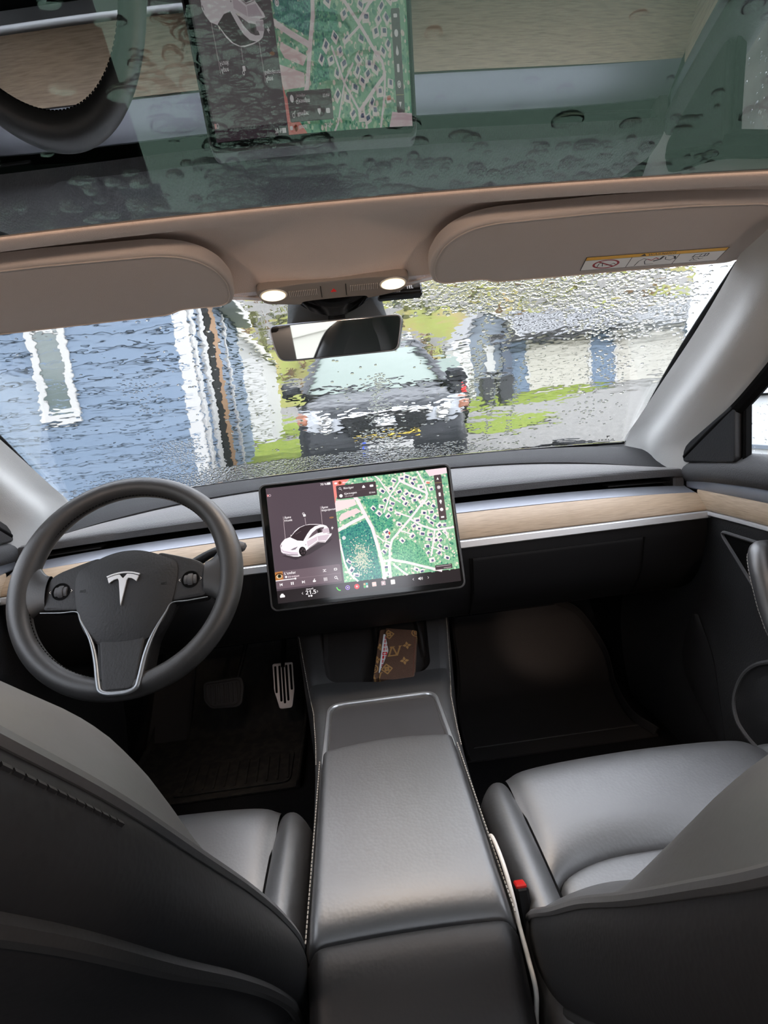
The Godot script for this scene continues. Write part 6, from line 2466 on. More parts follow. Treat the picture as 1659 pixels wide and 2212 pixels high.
func small_things() -> void:
	var F := tray_frame(0.0)
	# tray floor lies 0.016 lower; the wallet rests on it
	var w := thing("wallet", "small folded brown monogram leather wallet lying in the phone tray", "wallet", F * Vector3(0.04, 0.055, -0.012))
	var m: StandardMaterial3D = mat("monogram", Color(1, 1, 1), 0.5)
	m.albedo_texture = ImageTexture.create_from_image(monogram())
	grain(m, M.leather.normal_texture, Vector3(22, 22, 22), 0.3)
	m.uv1_triplanar = false
	m.uv1_scale = Vector3.ONE
	m.normal_enabled = false
	var back := soft(v2([0.0145, 0.1335, 0.030, 0.134, 0.0975, 0.113, 0.072, -0.021, 0.031, -0.021, -0.0145, -0.011]), 0.006, 4)
	var org := Vector2(0.0, 0.1335)
	var t := PackedVector3Array()
	plate(t, tray_frame(-0.0045), back, 0.009, 0.002)
	wpart(w, "back_leaf", t, m, F)
	t = PackedVector3Array()
	plate(t, tray_frame(0.0045), soft(v2([0.0145, 0.1335, 0.0285, 0.134, 0.0235, 0.1165, 0.0020, 0.0030, -0.0005, -0.009, -0.0135, -0.0105]), 0.004, 3), 0.0085, 0.0015)
	wpart(w, "pocket_edge", t, m, F)
	t = PackedVector3Array()
	plate(t, tray_frame(0.0085), soft(v2([0.0280, 0.1340, 0.0975, 0.113, 0.0715, -0.0215, 0.0290, -0.0215, -0.0020, -0.0145, 0.0015, 0.0020, 0.0275, 0.0617, 0.0255, 0.1165]), 0.005, 4), 0.0050, 0.002)
	wpart(w, "front_flap", t, m, F)
	t = PackedVector3Array()
	stitches(t, PackedVector3Array([tray_frame(0.0086) * Vector3(0.0935, 0.110, 0), tray_frame(0.0086) * Vector3(0.0690, -0.018, 0)]), 0.0035, 0.0022, 0.0004)
	var st := part(w, "edge_stitching", t, mat("tan_thread", Color(0.45, 0.22, 0.15), 0.7))
	st.set_meta("kind", "stuff")
	# card
	var c := thing("card", "white plastic card with red print sticking out of the brown wallet", "card", F * Vector3(0.02, 0.06, 0.006))
	t = PackedVector3Array()
	var cp := PackedVector2Array([Vector2(0.0215, 0.1165), Vector2(0.0262, 0.1160), Vector2(0.0300, 0.062), Vector2(0.0040, 0.0020), Vector2(0.0000, 0.0035)])
	plate(t, tray_frame(0.0062), soft(cp, 0.002, 3), 0.0009, 0.0)
	var ci := Image.create(256, 64, false, Image.FORMAT_RGB8)
	ci.fill(Color(0.90, 0.92, 0.93))
	var r := RandomNumberGenerator.new()
	r.seed = 8
	for k in 9:
		px_box(ci, Vector2(14 + k * 26, 8), Vector2(34 + k * 26, 16), 2, Color(0.80, 0.45, 0.45) if k != 5 else Color(0.80, 0.08, 0.10))
		px_box(ci, Vector2(14 + k * 26, 20), Vector2(30 + k * 26, 25), 2, Color(0.82, 0.55, 0.55))
	px_box(ci, Vector2(122, 6), Vector2(140, 28), 2, Color(0.80, 0.08, 0.10))
	px_box(ci, Vector2(129, 9), Vector2(133, 25), 0.5, Color(0.95, 0.95, 0.95))
	px_box(ci, Vector2(125, 15), Vector2(137, 19), 0.5, Color(0.95, 0.95, 0.95))
	for k in 5:
		px_box(ci, Vector2(80 + k * 24, 40), Vector2(98 + k * 24, 44), 1, Color(0.45, 0.52, 0.60))
	var cm: StandardMaterial3D = mat("card_print", Color(1, 1, 1), 0.35)
	cm.albedo_texture = ImageTexture.create_from_image(ci)
	var uv := PackedVector2Array()
	var inv := F.affine_inverse()
	for p in t:
		var q := inv * p
		var along := (Vector2(q.x, q.y) - Vector2(0.0215, 0.1165)).dot(Vector2(-0.187, -0.982))
		var across := (Vector2(q.x, q.y) - Vector2(0.0215, 0.1165)).dot(Vector2(0.982, -0.187))
		uv.append(Vector2(along / 0.117, across / 0.030))
	var o := MeshInstance3D.new()
	o.name = "card_face"
	o.mesh = mk(whole(c).affine_inverse() * t, 42.0, uv)
	o.material_override = cm
	c.add_child(o, true)
	# white cable along the console
	t = PackedVector3Array()
	tube(t, spline(PackedVector3Array([Vector3(0.1160, 0.285, 0.366), Vector3(0.1164, 0.318, 0.397), Vector3(0.1165, 0.327, 0.447), Vector3(0.1167, 0.317, 0.482), Vector3(0.1169, 0.299, 0.504), Vector3(0.1169, 0.288, 0.533), Vector3(0.1168, 0.274, 0.554), Vector3(0.1160, 0.228, 0.550), Vector3(0.115, 0.16, 0.548), Vector3(0.117, 0.02, 0.56)]), 60), 0.0026, 10)
	tag(part(self, "charging_cable", t, M.white_plastic), "white charging cable hanging between the armrest and the passenger seat", "cable")
	# seat belt buckle
	var b := thing("seat_belt_buckle", "black seat belt buckle with red button beside the armrest's rear corner", "seat belt buckle", Vector3(0.128, 0.29, 0.475))
	var X := Transform3D(Basis(Vector3.RIGHT, deg_to_rad(-25.0)), Vector3(0.1300, 0.285, 0.478))
	t = PackedVector3Array()
	bbox(t, X, Vector3(0.015, 0.06, 0.028), 0.003)
	part(b, "buckle_body", t, M.plastic_black)
	t = PackedVector3Array()
	bbox(t, X * Transform3D(Basis(), Vector3(0.0, 0.030, 0.004)), Vector3(0.0125, 0.005, 0.016), 0.0015)
	part(b, "release_button", t, M.red, false, 42.0, "red release button")
	# crumbs on the passenger seat
	for q in [[Vector3(0.3461, 0.287, 0.4045), 0.0022], [Vector3(0.368, 0.287, 0.404), 0.0012]]:
		t = PackedVector3Array()
		bbox(t, Transform3D(Basis(Vector3(0.3, 0.8, 0.2).normalized(), 0.7), q[0]), Vector3(1, 0.7, 0.8) * q[1] * 2.0, q[1] * 0.6)
		tag(part(self, "crumb", t, mat("orange", Color(0.85, 0.45, 0.12), 0.7)), "larger orange crumb on the passenger seat's cross seam" if q[1] > 0.002 else "tiny orange crumb further right on the passenger seat's cross seam", "crumb", "orange crumbs on the passenger seat")


# a wallet part with the monogram laid flat along the tray's slope
func wpart(p: Node3D, called: String, t: PackedVector3Array, m: Material, F: Transform3D) -> void:
	var uv := PackedVector2Array()
	var inv := F.affine_inverse()
	for q in t:
		var l := inv * q
		uv.append(Vector2((l.x + 0.015) / 0.13, (0.1335 - l.y) / 0.155))
	var o := MeshInstance3D.new()
	o.name = called
	o.mesh = mk(whole(p).affine_inverse() * t, 42.0, uv)
	o.material_override = m
	p.add_child(o, true)


# ---------------------------------------------------------------- outside

func ground_y(x: float, z: float) -> float:
	var D := 1.016 - z
	var h := -0.30
	if D > 0.7:
		h = -0.35 + 0.07 * D
	if D > 23.5:
		var k := 0.52 * (1.0 - 0.75 * smoothstep(18.0, 34.0, x))
		h += k * (D - 23.5)
	return maxf(h, -0.30)


func patch_on_ground(poly: PackedVector2Array, lift: float, cell: float, wob: FastNoiseLite = null, amp := 0.0) -> PackedVector3Array:
	var lo := Vector2(1e9, 1e9)
	var hi := -lo
	for p in poly:
		lo = lo.min(p)
		hi = hi.max(p)
	var t := PackedVector3Array()
	var nx := int(ceil((hi.x - lo.x) / cell))
	var nz := int(ceil((hi.y - lo.y) / cell))
	for j in nz:
		for i in nx:
			var c := lo + Vector2(i + 0.5, j + 0.5) * cell
			if not Geometry2D.is_point_in_polygon(c, poly):
				continue
			var q := []
			for e in [Vector2(0, 0), Vector2(0, 1), Vector2(1, 1), Vector2(1, 0)]:
				var p: Vector2 = lo + (Vector2(i, j) + e) * cell
				var y := ground_y(p.x, p.y) + lift
				if wob:
					y += amp * wob.get_noise_2d(p.x * 10.0, p.y * 10.0)
				q.append(Vector3(p.x, y, p.y))
			quad(t, q[0], q[1], q[2], q[3])
	return t


func outside() -> void:
	var m := mat("gravel", Color(1, 1, 1), 0.9)
	m.albedo_texture = ntex(noise(0.05, 61, 5), 512, false, 1.0, [Color(0.245, 0.235, 0.22), Color(0.32, 0.31, 0.29), Color(0.41, 0.395, 0.37)])
	m.uv1_triplanar = true
	m.uv1_world_triplanar = true
	m.uv1_scale = Vector3(0.25, 0.25, 0.25)
	m = mat("grass", Color(1, 1, 1), 0.95, 0.0, 0.2)
	m.albedo_texture = ntex(noise(0.04, 62, 5), 512, false, 1.0, [Color(0.24, 0.30, 0.08), Color(0.34, 0.385, 0.13), Color(0.41, 0.42, 0.19)])
	m.uv1_triplanar = true
	m.uv1_world_triplanar = true
	m.uv1_scale = Vector3(0.3, 0.3, 0.3)
	m = mat("hill_grass", Color(1, 1, 1), 0.95, 0.0, 0.2)
	m.albedo_texture = ntex(noise(0.012, 63, 5), 512, false, 1.0, [Color(0.34, 0.285, 0.20), Color(0.375, 0.365, 0.21), Color(0.39, 0.41, 0.20), Color(0.45, 0.375, 0.27), Color(0.32, 0.33, 0.24)])
	m.uv1_triplanar = true
	m.uv1_world_triplanar = true
	m.uv1_scale = Vector3(0.045, 0.045, 0.045)
	mat("blue_paint", Color(0.305, 0.37, 0.44), 0.6)
	mat("blue_paint_old", Color(0.33, 0.39, 0.455), 0.65)
	mat("white_paint", Color(0.62, 0.615, 0.60), 0.6)
	mat("cream_paint", Color(0.615, 0.60, 0.555), 0.65)
	mat("gray_paint", Color(0.385, 0.415, 0.45), 0.7)
	mat("dark_blue_paint", Color(0.20, 0.235, 0.29), 0.6)
	mat("roof_tile", Color(0.40, 0.40, 0.40), 0.8)
	mat("dark_roof", Color(0.10, 0.095, 0.09), 0.85)
	mat("brown_wood", Color(0.50, 0.37, 0.24), 0.7)
	mat("window_dark", Color(0.30, 0.34, 0.33), 0.15)
	mat("bin_plastic", Color(0.13, 0.135, 0.145), 0.5)
	# ground
	var t := PackedVector3Array()
	var rows := []
	for j in 60:
		var z := 8.0 - 0.55 * j if j < 50 else -19.5 - 4.0 * (j - 50)
		var r := PackedVector3Array()
		for i in 41:
			var x := -40.0 + 2.0 * i
			r.append(Vector3(x, ground_y(x, z) - (0.02 if z > -22 else 0.05), z))
		rows.append(r)
	sheet(t, rows, false, false, 0.2)
	struct("ground", t, M.gravel, "grey gravel yard rising gently away from the car", "ground", 80.0)
	var hilly := noise(0.02, 71, 4)
	t = patch_on_ground(PackedVector2Array([Vector2(-40, -22.4), Vector2(40, -22.4), Vector2(40, -58), Vector2(-40, -58)]), 0.02, 1.0, hilly, 1.1)
	tag(part(self, "hillside", t, M.hill_grass, true, 80.0), "steep hillside of green and brown autumn grass behind the buildings", "hillside", "", "structure")
	for q in [
		[[-6.0, -7.6, 1.6, -7.6, 1.6, -11.7, -6.0, -11.9], "bright green lawn strip left of the dark car, nearest the windscreen"],
		[[-9.0, -12.9, 2.2, -12.7, 3.2, -22.6, -9.0, -22.6], "green lawn rising behind the dark car towards the hillside"],
		[[2.45, -9.0, 3.3, -9.2, 4.3, -10.4, 4.1, -11.4, 3.0, -11.6, 2.4, -11.0], "small island of green grass in the gravel right of the dark car"],
		[[2.9, -14.6, 6.5, -15.6, 9.5, -18.9, 9.5, -19.6, 3.0, -19.6], "grassy verge in front of the garage and bins"]]:
		t = patch_on_ground(loop2(v2(q[0]), 40) if q[0].size() > 8 else v2(q[0]), 0.0, 0.25, hilly, 0.05)
		tag(part(self, "grass_patch", t, M.grass, true, 80.0), q[1], "grass", "", "structure")
	# bushes and tufts on the hillside
	var tuft := PackedVector3Array()
	var r2 := RandomNumberGenerator.new()
	r2.seed = 17
	for k in 14:
		var a := r2.randf() * TAU
		var d := Vector3(cos(a), 0, sin(a))
		var e := Vector3(-d.z, 0, d.x) * 0.10
		var h := r2.randf_range(0.5, 1.0)
		var p := d * r2.randf_range(0.0, 0.2)
		var q := p + d * r2.randf_range(0.15, 0.45) + Vector3(0, h, 0)
		tuft.append_array(PackedVector3Array([p - e, p + e, q + e * 0.4, p - e, q + e * 0.4, q - e * 0.4]))
	var tm := mk(tuft, 30.0)
	for which in 3:
		var xs: Array[Transform3D] = []
		for i in [900, 700, 420][which]:
			var x := r2.randf_range(-20, 24)
			var z := r2.randf_range(-46, -23.0)
			if hilly.get_noise_2d(x * 3.0 + 100.0 * which, z * 3.0) < 0.02:
				continue
			var s := r2.randf_range(0.35, 0.95)
			xs.append(Transform3D(Basis(Vector3.UP, r2.randf() * TAU).scaled(Vector3(s, s * r2.randf_range(0.5, 1.0), s)), Vector3(x, ground_y(x, z) + 1.1 * hilly.get_noise_2d(x * 10.0, z * 10.0), z)))
		var mm := MultiMesh.new()
		mm.transform_format = MultiMesh.TRANSFORM_3D
		mm.mesh = tm
		mm.instance_count = xs.size()
		for i in xs.size():
			mm.set_instance_transform(i, xs[i])
		var o := MultiMeshInstance3D.new()
		o.name = "hillside_tufts" if which == 0 else "hillside_tufts_%03d" % which
		o.multimesh = mm
		o.material_override = mat("tuft_%d" % which, [Color(0.365, 0.37, 0.21), Color(0.42, 0.34, 0.24), Color(0.29, 0.31, 0.22)][which], 0.9)
		add_child(o)
		tag(o, ["yellow green grass tufts scattered on the hillside", "rusty brown dry grass tufts scattered on the hillside", "dark green scrub tufts scattered on the hillside"][which], "grass tufts", "", "stuff")
	blue_house()
	white_shed()
	garage()
	suv()
	far_car()
	bins()
	side_van()
	rear_wall()
	cowl()


# A clapboard wall in a frame: x along, y up, z out; boards one by one.
func boards(p: Node3D, X: Transform3D, w: float, h: float, pitch: float, m: Array, slope := 0.0) -> void:
	var n := int(ceil(h / pitch))
	for i in n:
		var y := i * pitch
		var a := 0.0
		var b := w
		if slope != 0.0:
			a = maxf(0.0, (y - absf(slope)) * 0.0)
		var t := PackedVector3Array()
		var jut := 0.038
		var c := [Vector3(a, y, jut), Vector3(b, y, jut), Vector3(b, y + pitch * 1.03, 0.004), Vector3(a, y + pitch * 1.03, 0.004)]
		quad(t, X * c[0], X * c[1], X * c[2], X * c[3])
		quad(t, X * Vector3(a, y, 0), X * Vector3(b, y, 0), X * c[1], X * c[0])
		quad(t, X * Vector3(b, y, 0), X * Vector3(b, y + pitch, 0), X * c[2], X * c[1])
		quad(t, X * Vector3(a, y + pitch, 0), X * Vector3(a, y, 0), X * c[0], X * c[3])
		part(p, "board", t, m[i % m.size()], false, 20.0)


func blue_house() -> void:
	var o := thing("blue_house", "blue clapboard house at the left with tall narrow white window", "house", Vector3(-3.0, 0.1, -5.6))
	# front wall: from the left to the corner at x = -1.62, a little turned
	var yaw := deg_to_rad(4.0)
	var L := 6.2
	var base := Vector3(-1.66, -0.02, -5.48)
	var along := Vector3(cos(yaw), 0, -sin(yaw))
	var X := Transform3D(Basis(along, Vector3.UP, along.cross(Vector3.UP)), base - along * L)
	var t := PackedVector3Array()
	bbox(t, X * Transform3D(Basis(), Vector3(L * 0.5, 1.75, -0.06)), Vector3(L, 3.5, 0.1))
	part(o, "wall_core", t, M.blue_paint)
	boards(o, X, L, 3.45, 0.148, [M.blue_paint, M.blue_paint_old, M.blue_paint])
	# window
	var wx := L - 1.415
	var W := X * Transform3D(Basis(), Vector3(wx, 0, 0.02))
	t = PackedVector3Array()
	bbox(t, W * Transform3D(Basis(), Vector3(0.0, 2.05, 0.0)), Vector3(0.25, 1.55, 0.03))
	part(o, "window_pane", t, M.window_dark)
	for q in [[Vector3(-0.155, 2.05, 0.01), Vector3(0.075, 1.70, 0.06)], [Vector3(0.155, 2.05, 0.01), Vector3(0.075, 1.70, 0.06)], [Vector3(0.0, 1.235, 0.015), Vector3(0.40, 0.115, 0.08)], [Vector3(0.0, 2.88, 0.01), Vector3(0.40, 0.10, 0.06)], [Vector3(0.0, 2.15, 0.006), Vector3(0.25, 0.03, 0.045)]]:
		t = PackedVector3Array()
		bbox(t, W * Transform3D(Basis(), q[0]), q[1], 0.008)
		part(o, "window_frame", t, M.white_paint)
	# corner board and the side wall that runs back from it
	t = PackedVector3Array()
	bbox(t, X * Transform3D(Basis(), Vector3(L - 0.03, 1.70, 0.0)), Vector3(0.15, 3.4, 0.07), 0.01)
	part(o, "corner_board", t, M.white_paint)
	var back := Vector3(-0.03, 0, -1).normalized()
	var S := Transform3D(Basis(back, Vector3.UP, back.cross(Vector3.UP)), base + Vector3(0.02, 0.05, -0.02))
	t = PackedVector3Array()
	bbox(t, S * Transform3D(Basis(), Vector3(1.9, 1.5, -0.06)), Vector3(3.8, 3.1, 0.1))
	part(o, "side_wall_core", t, M.blue_paint)
	boards(o, S, 3.8, 3.0, 0.148, [M.blue_paint_old, M.blue_paint])
	for q in [[0.10, 0.14, M.white_paint, "corner_board"], [0.62, 0.20, M.white_paint, "door_trim"], [0.98, 0.42, M.gap, "door_opening"], [1.38, 0.34, M.brown_wood, "door_edge"], [2.3, 0.10, M.white_paint, "drain_pipe"]]:
		t = PackedVector3Array()
		bbox(t, S * Transform3D(Basis(), Vector3(q[0], 1.30, 0.03)), Vector3(q[1], 2.6, 0.06), 0.008)
		part(o, q[3], t, q[2])
	t = PackedVector3Array()
	bbox(t, S * Transform3D(Basis(), Vector3(1.9, 2.72, 0.16)), Vector3(4.2, 0.16, 0.22), 0.01)
	part(o, "eave_board", t, M.white_paint)
	# eaves and roof over the front
	t = PackedVector3Array()
	bbox(t, X * Transform3D(Basis(), Vector3(L * 0.5 - 0.25, 3.42, 0.30)), Vector3(L - 0.3, 0.12, 0.85), 0.01)
	part(o, "eave", t, M.dark_roof)
	t = PackedVector3Array()
	bbox(t, X * Transform3D(Basis(Vector3.RIGHT, deg_to_rad(-38.0)), Vector3(L * 0.5 - 0.25, 4.55, -1.15)), Vector3(L - 0.3, 0.15, 4.2), 0.02)
	part(o, "roof", t, M.dark_roof)


func white_shed() -> void:
	var o := thing("white_shed", "small white outbuilding with a pitched roof behind the blue house", "shed", Vector3(-2.1, 1.0, -12.0))
	var t := PackedVector3Array()
	box(t, Vector3(-3.2, 0.55, -14.4), Vector3(-1.72, 2.45, -12.0))
	part(o, "wall_core", t, M.white_paint)
	boards(o, Transform3D(Basis(), Vector3(-3.2, 0.60, -11.985)), 1.48, 1.85, 0.17, [M.white_paint])
	t = PackedVector3Array()
	plate(t, Transform3D(Basis(), Vector3(-2.35, 2.45, -11.97)), v2([-0.9, 0.0, 0.65, 0.0, 0.45, 0.45, 0.0, 0.85, -0.4, 0.95]), 2.4)
	part(o, "gable", t, M.white_paint)
	for s in [0, 1]:
		t = PackedVector3Array()
		var a := Vector3(-2.45, 3.36, -11.85)
		var b := Vector3(-1.62, 2.42, -11.85) if s == 0 else Vector3(-3.4, 2.42, -11.85)
		var d := (b - a)
		var X := Transform3D(Basis(d.normalized(), Vector3(0, 0, -1).cross(d.normalized()), Vector3(0, 0, -1)), (a + b) * 0.5 + Vector3(0, 0.03, -1.3))
		bbox(t, X, Vector3(d.length(), 0.07, 2.7), 0.01)
		part(o, "roof_side", t, M.cream_paint)


func garage() -> void:
	var o := thing("garage", "grey blue double garage with two cream doors and a long pitched roof", "garage", Vector3(9.5, 1.1, -20.0))
	var z := -20.0
	var t := PackedVector3Array()
	box(t, Vector3(6.2, 0.95, z - 5.0), Vector3(14.6, 3.15, z - 0.03))
	part(o, "wall_core", t, M.gray_paint)
	for q in [[6.2, 6.92], [9.40, 10.32], [13.0, 14.6]]:
		boards(o, Transform3D(Basis(), Vector3(q[0], 1.05, z)), q[1] - q[0], 2.05, 0.17, [M.blue_paint_old])
	for x in [6.97, 10.35]:
		var w := 2.35 if x < 8 else 2.6
		for k in 6:
			t = PackedVector3Array()
			bbox(t, Transform3D(Basis(), Vector3(x + w * 0.5, 1.30 + 0.30 * k, z + 0.01)), Vector3(w - 0.05, 0.285, 0.05), 0.012)
			part(o, "door_panel", t, M.cream_paint)
		for e in [-0.02, w + 0.02]:
			t = PackedVector3Array()
			bbox(t, Transform3D(Basis(), Vector3(x + e, 2.05, z + 0.02)), Vector3(0.09, 2.0, 0.07), 0.01)
			part(o, "door_post", t, M.white_paint)
	t = PackedVector3Array()
	var a := Vector3(10.2, 3.05, z + 0.55)
	var b := Vector3(10.2, 4.35, z - 2.5)
	var d := b - a
	var X := Transform3D(Basis(Vector3.RIGHT, d.normalized() * -1.0, Vector3.RIGHT.cross(-d.normalized())), (a + b) * 0.5)
	bbox(t, X, Vector3(9.4, d.length(), 0.10), 0.01)
	part(o, "roof_front", t, M.roof_tile)
	for k in 9:
		t = PackedVector3Array()
		bbox(t, X * Transform3D(Basis(), Vector3(0, d.length() * (0.46 - 0.115 * k), 0.06 if X.basis.z.y > 0 else -0.06)), Vector3(9.4, 0.05, 0.03))
		part(o, "tile_course", t, M.dark_roof)
	t = PackedVector3Array()
	bbox(t, Transform3D(Basis(), Vector3(10.2, 3.04, z + 0.55)), Vector3(9.4, 0.16, 0.06), 0.01)
	part(o, "fascia", t, M.dark_roof)
	# the gabled wing at the left end
	t = PackedVector3Array()
	plate(t, Transform3D(Basis(), Vector3(5.45, 0, z + 0.25)), v2([-0.72, 1.0, 0.85, 1.0, 0.85, 3.25, 0.02, 4.25, -0.72, 3.38]), 4.5)
	part(o, "gable_wing", t, M.gray_paint)
	for s in [-1.0, 1.0]:
		t = PackedVector3Array()
		var p := Vector3(5.45, 4.38, z + 0.1)
		var q := Vector3(5.45 + s * (1.12 if s > 0 else 0.88), 3.12 if s > 0 else 3.34, z + 0.1)
		var e := q - p
		var Y := Transform3D(Basis(e.normalized(), Vector3(0, 0, -1).cross(e.normalized()), Vector3(0, 0, -1)), (p + q) * 0.5 + Vector3(0, 0, -2.0))
		bbox(t, Y, Vector3(e.length(), 0.09, 4.9), 0.01)
		part(o, "wing_roof", t, M.roof_tile if s < 0 else M.white_paint)
	t = PackedVector3Array()
	box(t, Vector3(5.30, 1.95, z + 0.24), Vector3(5.62, 3.0, z + 0.32), 0.01)
	part(o, "wing_shutter", t, M.white_paint)
	t = PackedVector3Array()
	box(t, Vector3(5.9, 1.0, z + 0.24), Vector3(6.28, 3.3, z + 0.40), 0.02)
	part(o, "dark_panel", t, M.dark_blue_paint)
	var l := thing("white_outhouse", "small white outhouse left of the garage's gable", "shed", Vector3(4.35, 1.2, -19.0))
	t = PackedVector3Array()
	box(t, Vector3(3.98, 1.0, -20.4), Vector3(4.66, 3.0, -19.0))
	part(l, "wall_core", t, M.white_paint)
	boards(l, Transform3D(Basis(), Vector3(3.98, 1.1, -18.99)), 0.68, 1.85, 0.25, [M.white_paint])
	t = PackedVector3Array()
	bbox(t, Transform3D(Basis(Vector3.RIGHT, deg_to_rad(12.0)), Vector3(4.29, 3.06, -19.7)), Vector3(0.78, 0.07, 1.6), 0.01)
	part(l, "roof", t, M.roof_tile)


func bins() -> void:
	for k in 2:
		var x := 4.34 + 0.52 * k
		var y := ground_y(x, -16.0)
		var o := thing("wheelie_bin", "dark wheeled rubbish bin before the garage, %s of the pair" % ["left one" , "right one"][k], "rubbish bin", Vector3(x, y, -16.0), "rubbish bins by the garage")
		var t := PackedVector3Array()
		var rings := []
		for q in [[0.0, 0.17], [0.5, 0.20], [0.80, 0.225]]:
			var r := PackedVector3Array()
			for p in rrect(q[1] * 2, q[1] * 2.4, 0.05, 3):
				r.append(Vector3(x + p.x, y + q[0], -16.0 - p.y))
			rings.append(r)
		loft(t, rings)
		part(o, "bin_body", t, M.bin_plastic)
		t = PackedVector3Array()
		bbox(t, Transform3D(Basis(Vector3.RIGHT, deg_to_rad(6.0)), Vector3(x, y + 0.83, -16.0)), Vector3(0.48, 0.06, 0.58), 0.02)
		part(o, "bin_lid", t, M.bin_plastic)


func suv() -> void:
	# own frame: x across, y up from the tyres, z towards us (front bumper at z = 0)
	var at := Vector3(0.385, 0.0, -4.75)
	at.y = ground_y(0.385, -4.75) - 0.02
	var o := thing("parked_car", "black wet sport utility car parked nose to nose in front, headlights facing us", "car", at, "", Basis(Vector3.RIGHT, deg_to_rad(4.0)))
	var paint: StandardMaterial3D = mat("black_paint", Color(0.11, 0.115, 0.125), 0.5, 0.0, 0.25)
	paint.clearcoat_enabled = true
	paint.clearcoat = 0.15
	paint.clearcoat_roughness = 0.15
	mat("tyre", Color(0.045, 0.045, 0.045), 0.8)
	mat("lamp_clear", Color(0.56, 0.57, 0.58), 0.3, 0.0)
	mat("lamp_amber", Color(0.52, 0.33, 0.24), 0.4)
	mat("screen_glass", Color(0.42, 0.455, 0.425), 0.35, 0.0, 0.2)
	# front and bumper
	var t := PackedVector3Array()
	var ctrl := []
	for q in [[0.24, -0.10], [0.32, 0.0], [0.46, 0.03], [0.60, 0.02], [0.70, -0.02], [0.80, -0.06], [0.90, -0.10], [0.96, -0.20]]:
		var r := PackedVector3Array()
		for u in [-1.0, -0.97, -0.85, -0.5, 0.0, 0.5, 0.85, 0.97, 1.0]:
			var au := absf(u)
			r.append(Vector3(u * (0.915 + 0.02 * sin(PI * q[0])), q[0], q[1] - 0.10 * pow(au, 2.5) - 0.50 * pow(maxf(0.0, au - 0.85) / 0.15, 2.0)))
		ctrl.append(r)
	sheet(t, surf(ctrl, 40, 24))
	part(o, "bumper", t, paint, true, 60.0)
	# bonnet
	t = PackedVector3Array()
	ctrl = []
	for q in [[-0.14, 0.905, 0.80], [-0.20, 0.955, 0.84], [-0.40, 1.01, 0.86], [-0.75, 1.065, 0.86], [-1.12, 1.105, 0.84]]:
		var r := PackedVector3Array()
		for u in [-1.0, -0.9, -0.62, -0.5, 0.0, 0.5, 0.62, 0.9, 1.0]:
			var au := absf(u)
			r.append(Vector3(u * q[2], q[1] - 0.075 * pow(au, 4.0) + (0.012 if au > 0.55 and au < 0.95 else 0.0), q[0] - 0.14 * u * u))
		ctrl.append(r)
	sheet(t, surf(ctrl, 40, 20), false, true)
	part(o, "bonnet", t, paint, true, 60.0)
	# cabin sides, wings and body sides
	for s in [-1.0, 1.0]:
		t = PackedVector3Array()
		ctrl = []
		for q in [[-0.55, 0.25, 0.99], [-0.80, 0.25, 1.03], [-1.3, 0.25, 1.08], [-2.2, 0.25, 1.10], [-3.4, 0.25, 1.10], [-4.3, 0.30, 1.05]]:
			var r := PackedVector3Array()
			for k in 6:
				var f := k / 5.0
				var y: float = lerpf(q[1], q[2], f)
				r.append(Vector3(s * (0.915 - 0.03 * pow(2.0 * f - 1.0, 2.0) - (0.05 if k == 5 else 0.0)), y, q[0]))
			ctrl.append(r)
		sheet(t, surf(ctrl, 16, 24), false, s > 0)
		part(o, "body_side", t, paint, true, 60.0)
		t = PackedVector3Array()
		sheet(t, [PackedVector3Array([Vector3(s * 0.84, 1.08, -1.20), Vector3(s * 0.885, 1.08, -1.9), Vector3(s * 0.885, 1.09, -3.4), Vector3(s * 0.80, 1.1, -4.25)]), PackedVector3Array([Vector3(s * 0.635, 1.60, -2.02), Vector3(s * 0.66, 1.63, -2.4), Vector3(s * 0.66, 1.62, -3.4), Vector3(s * 0.62, 1.55, -4.1)])], false, s > 0)
		part(o, "side_windows", t, M.window_dark, true)
		t = PackedVector3Array()
		tube(t, spline(PackedVector3Array([Vector3(s * 0.86, 1.07, -1.10), Vector3(s * 0.76, 1.34, -1.56), Vector3(s * 0.655, 1.575, -1.98), Vector3(s * 0.66, 1.63, -2.4), Vector3(s * 0.66, 1.625, -3.4)]), 24), 0.05, 8, 0.7)
		part(o, "roof_pillar", t, paint, true)
		t = PackedVector3Array()
		tube(t, PackedVector3Array([Vector3(s * 0.60, 1.665, -2.1), Vector3(s * 0.61, 1.70, -2.2), Vector3(s * 0.61, 1.70, -3.3)]), 0.022, 8)
		part(o, "roof_rail", t, M.silver, true)
		# mirror
		t = PackedVector3Array()
		bbox(t, Transform3D(Basis(Vector3.UP, s * -0.2), Vector3(s * 1.02, 1.14, -1.35)), Vector3(0.24, 0.17, 0.12), 0.045)
		part(o, "side_mirror", t, paint, true)
		t = PackedVector3Array()
		tube(t, PackedVector3Array([Vector3(s * 0.84, 1.07, -1.35), Vector3(s * 0.95, 1.09, -1.35)]), 0.03, 8)
		part(o, "mirror_stem", t, M.tyre, true)
		# headlight with amber corner
		t = PackedVector3Array()
		var hl := soft(v2([0.40, 0.745, 0.56, 0.72, 0.80, 0.755, 0.905, 0.83, 0.89, 0.945, 0.72, 0.935, 0.52, 0.865]), 0.03, 4)
		var rows := []
		for k in [1.0, 0.6, 0.1]:
			var r := PackedVector3Array()
			for p in hl:
				var q: Vector2 = Vector2(0.68, 0.83) + (p - Vector2(0.68, 0.83)) * k
				var au := q.x / 0.93
				var zz := 0.02 - 0.5 * (q.y - 0.6) * 0.45 - 0.10 * pow(au, 2.5) - 0.50 * pow(maxf(0.0, au - 0.85) / 0.15, 2.0) * 0.6
				r.append(Vector3(s * q.x, q.y, zz + 0.03 * (1.0 - k * 0.4)))
			rows.append(r)
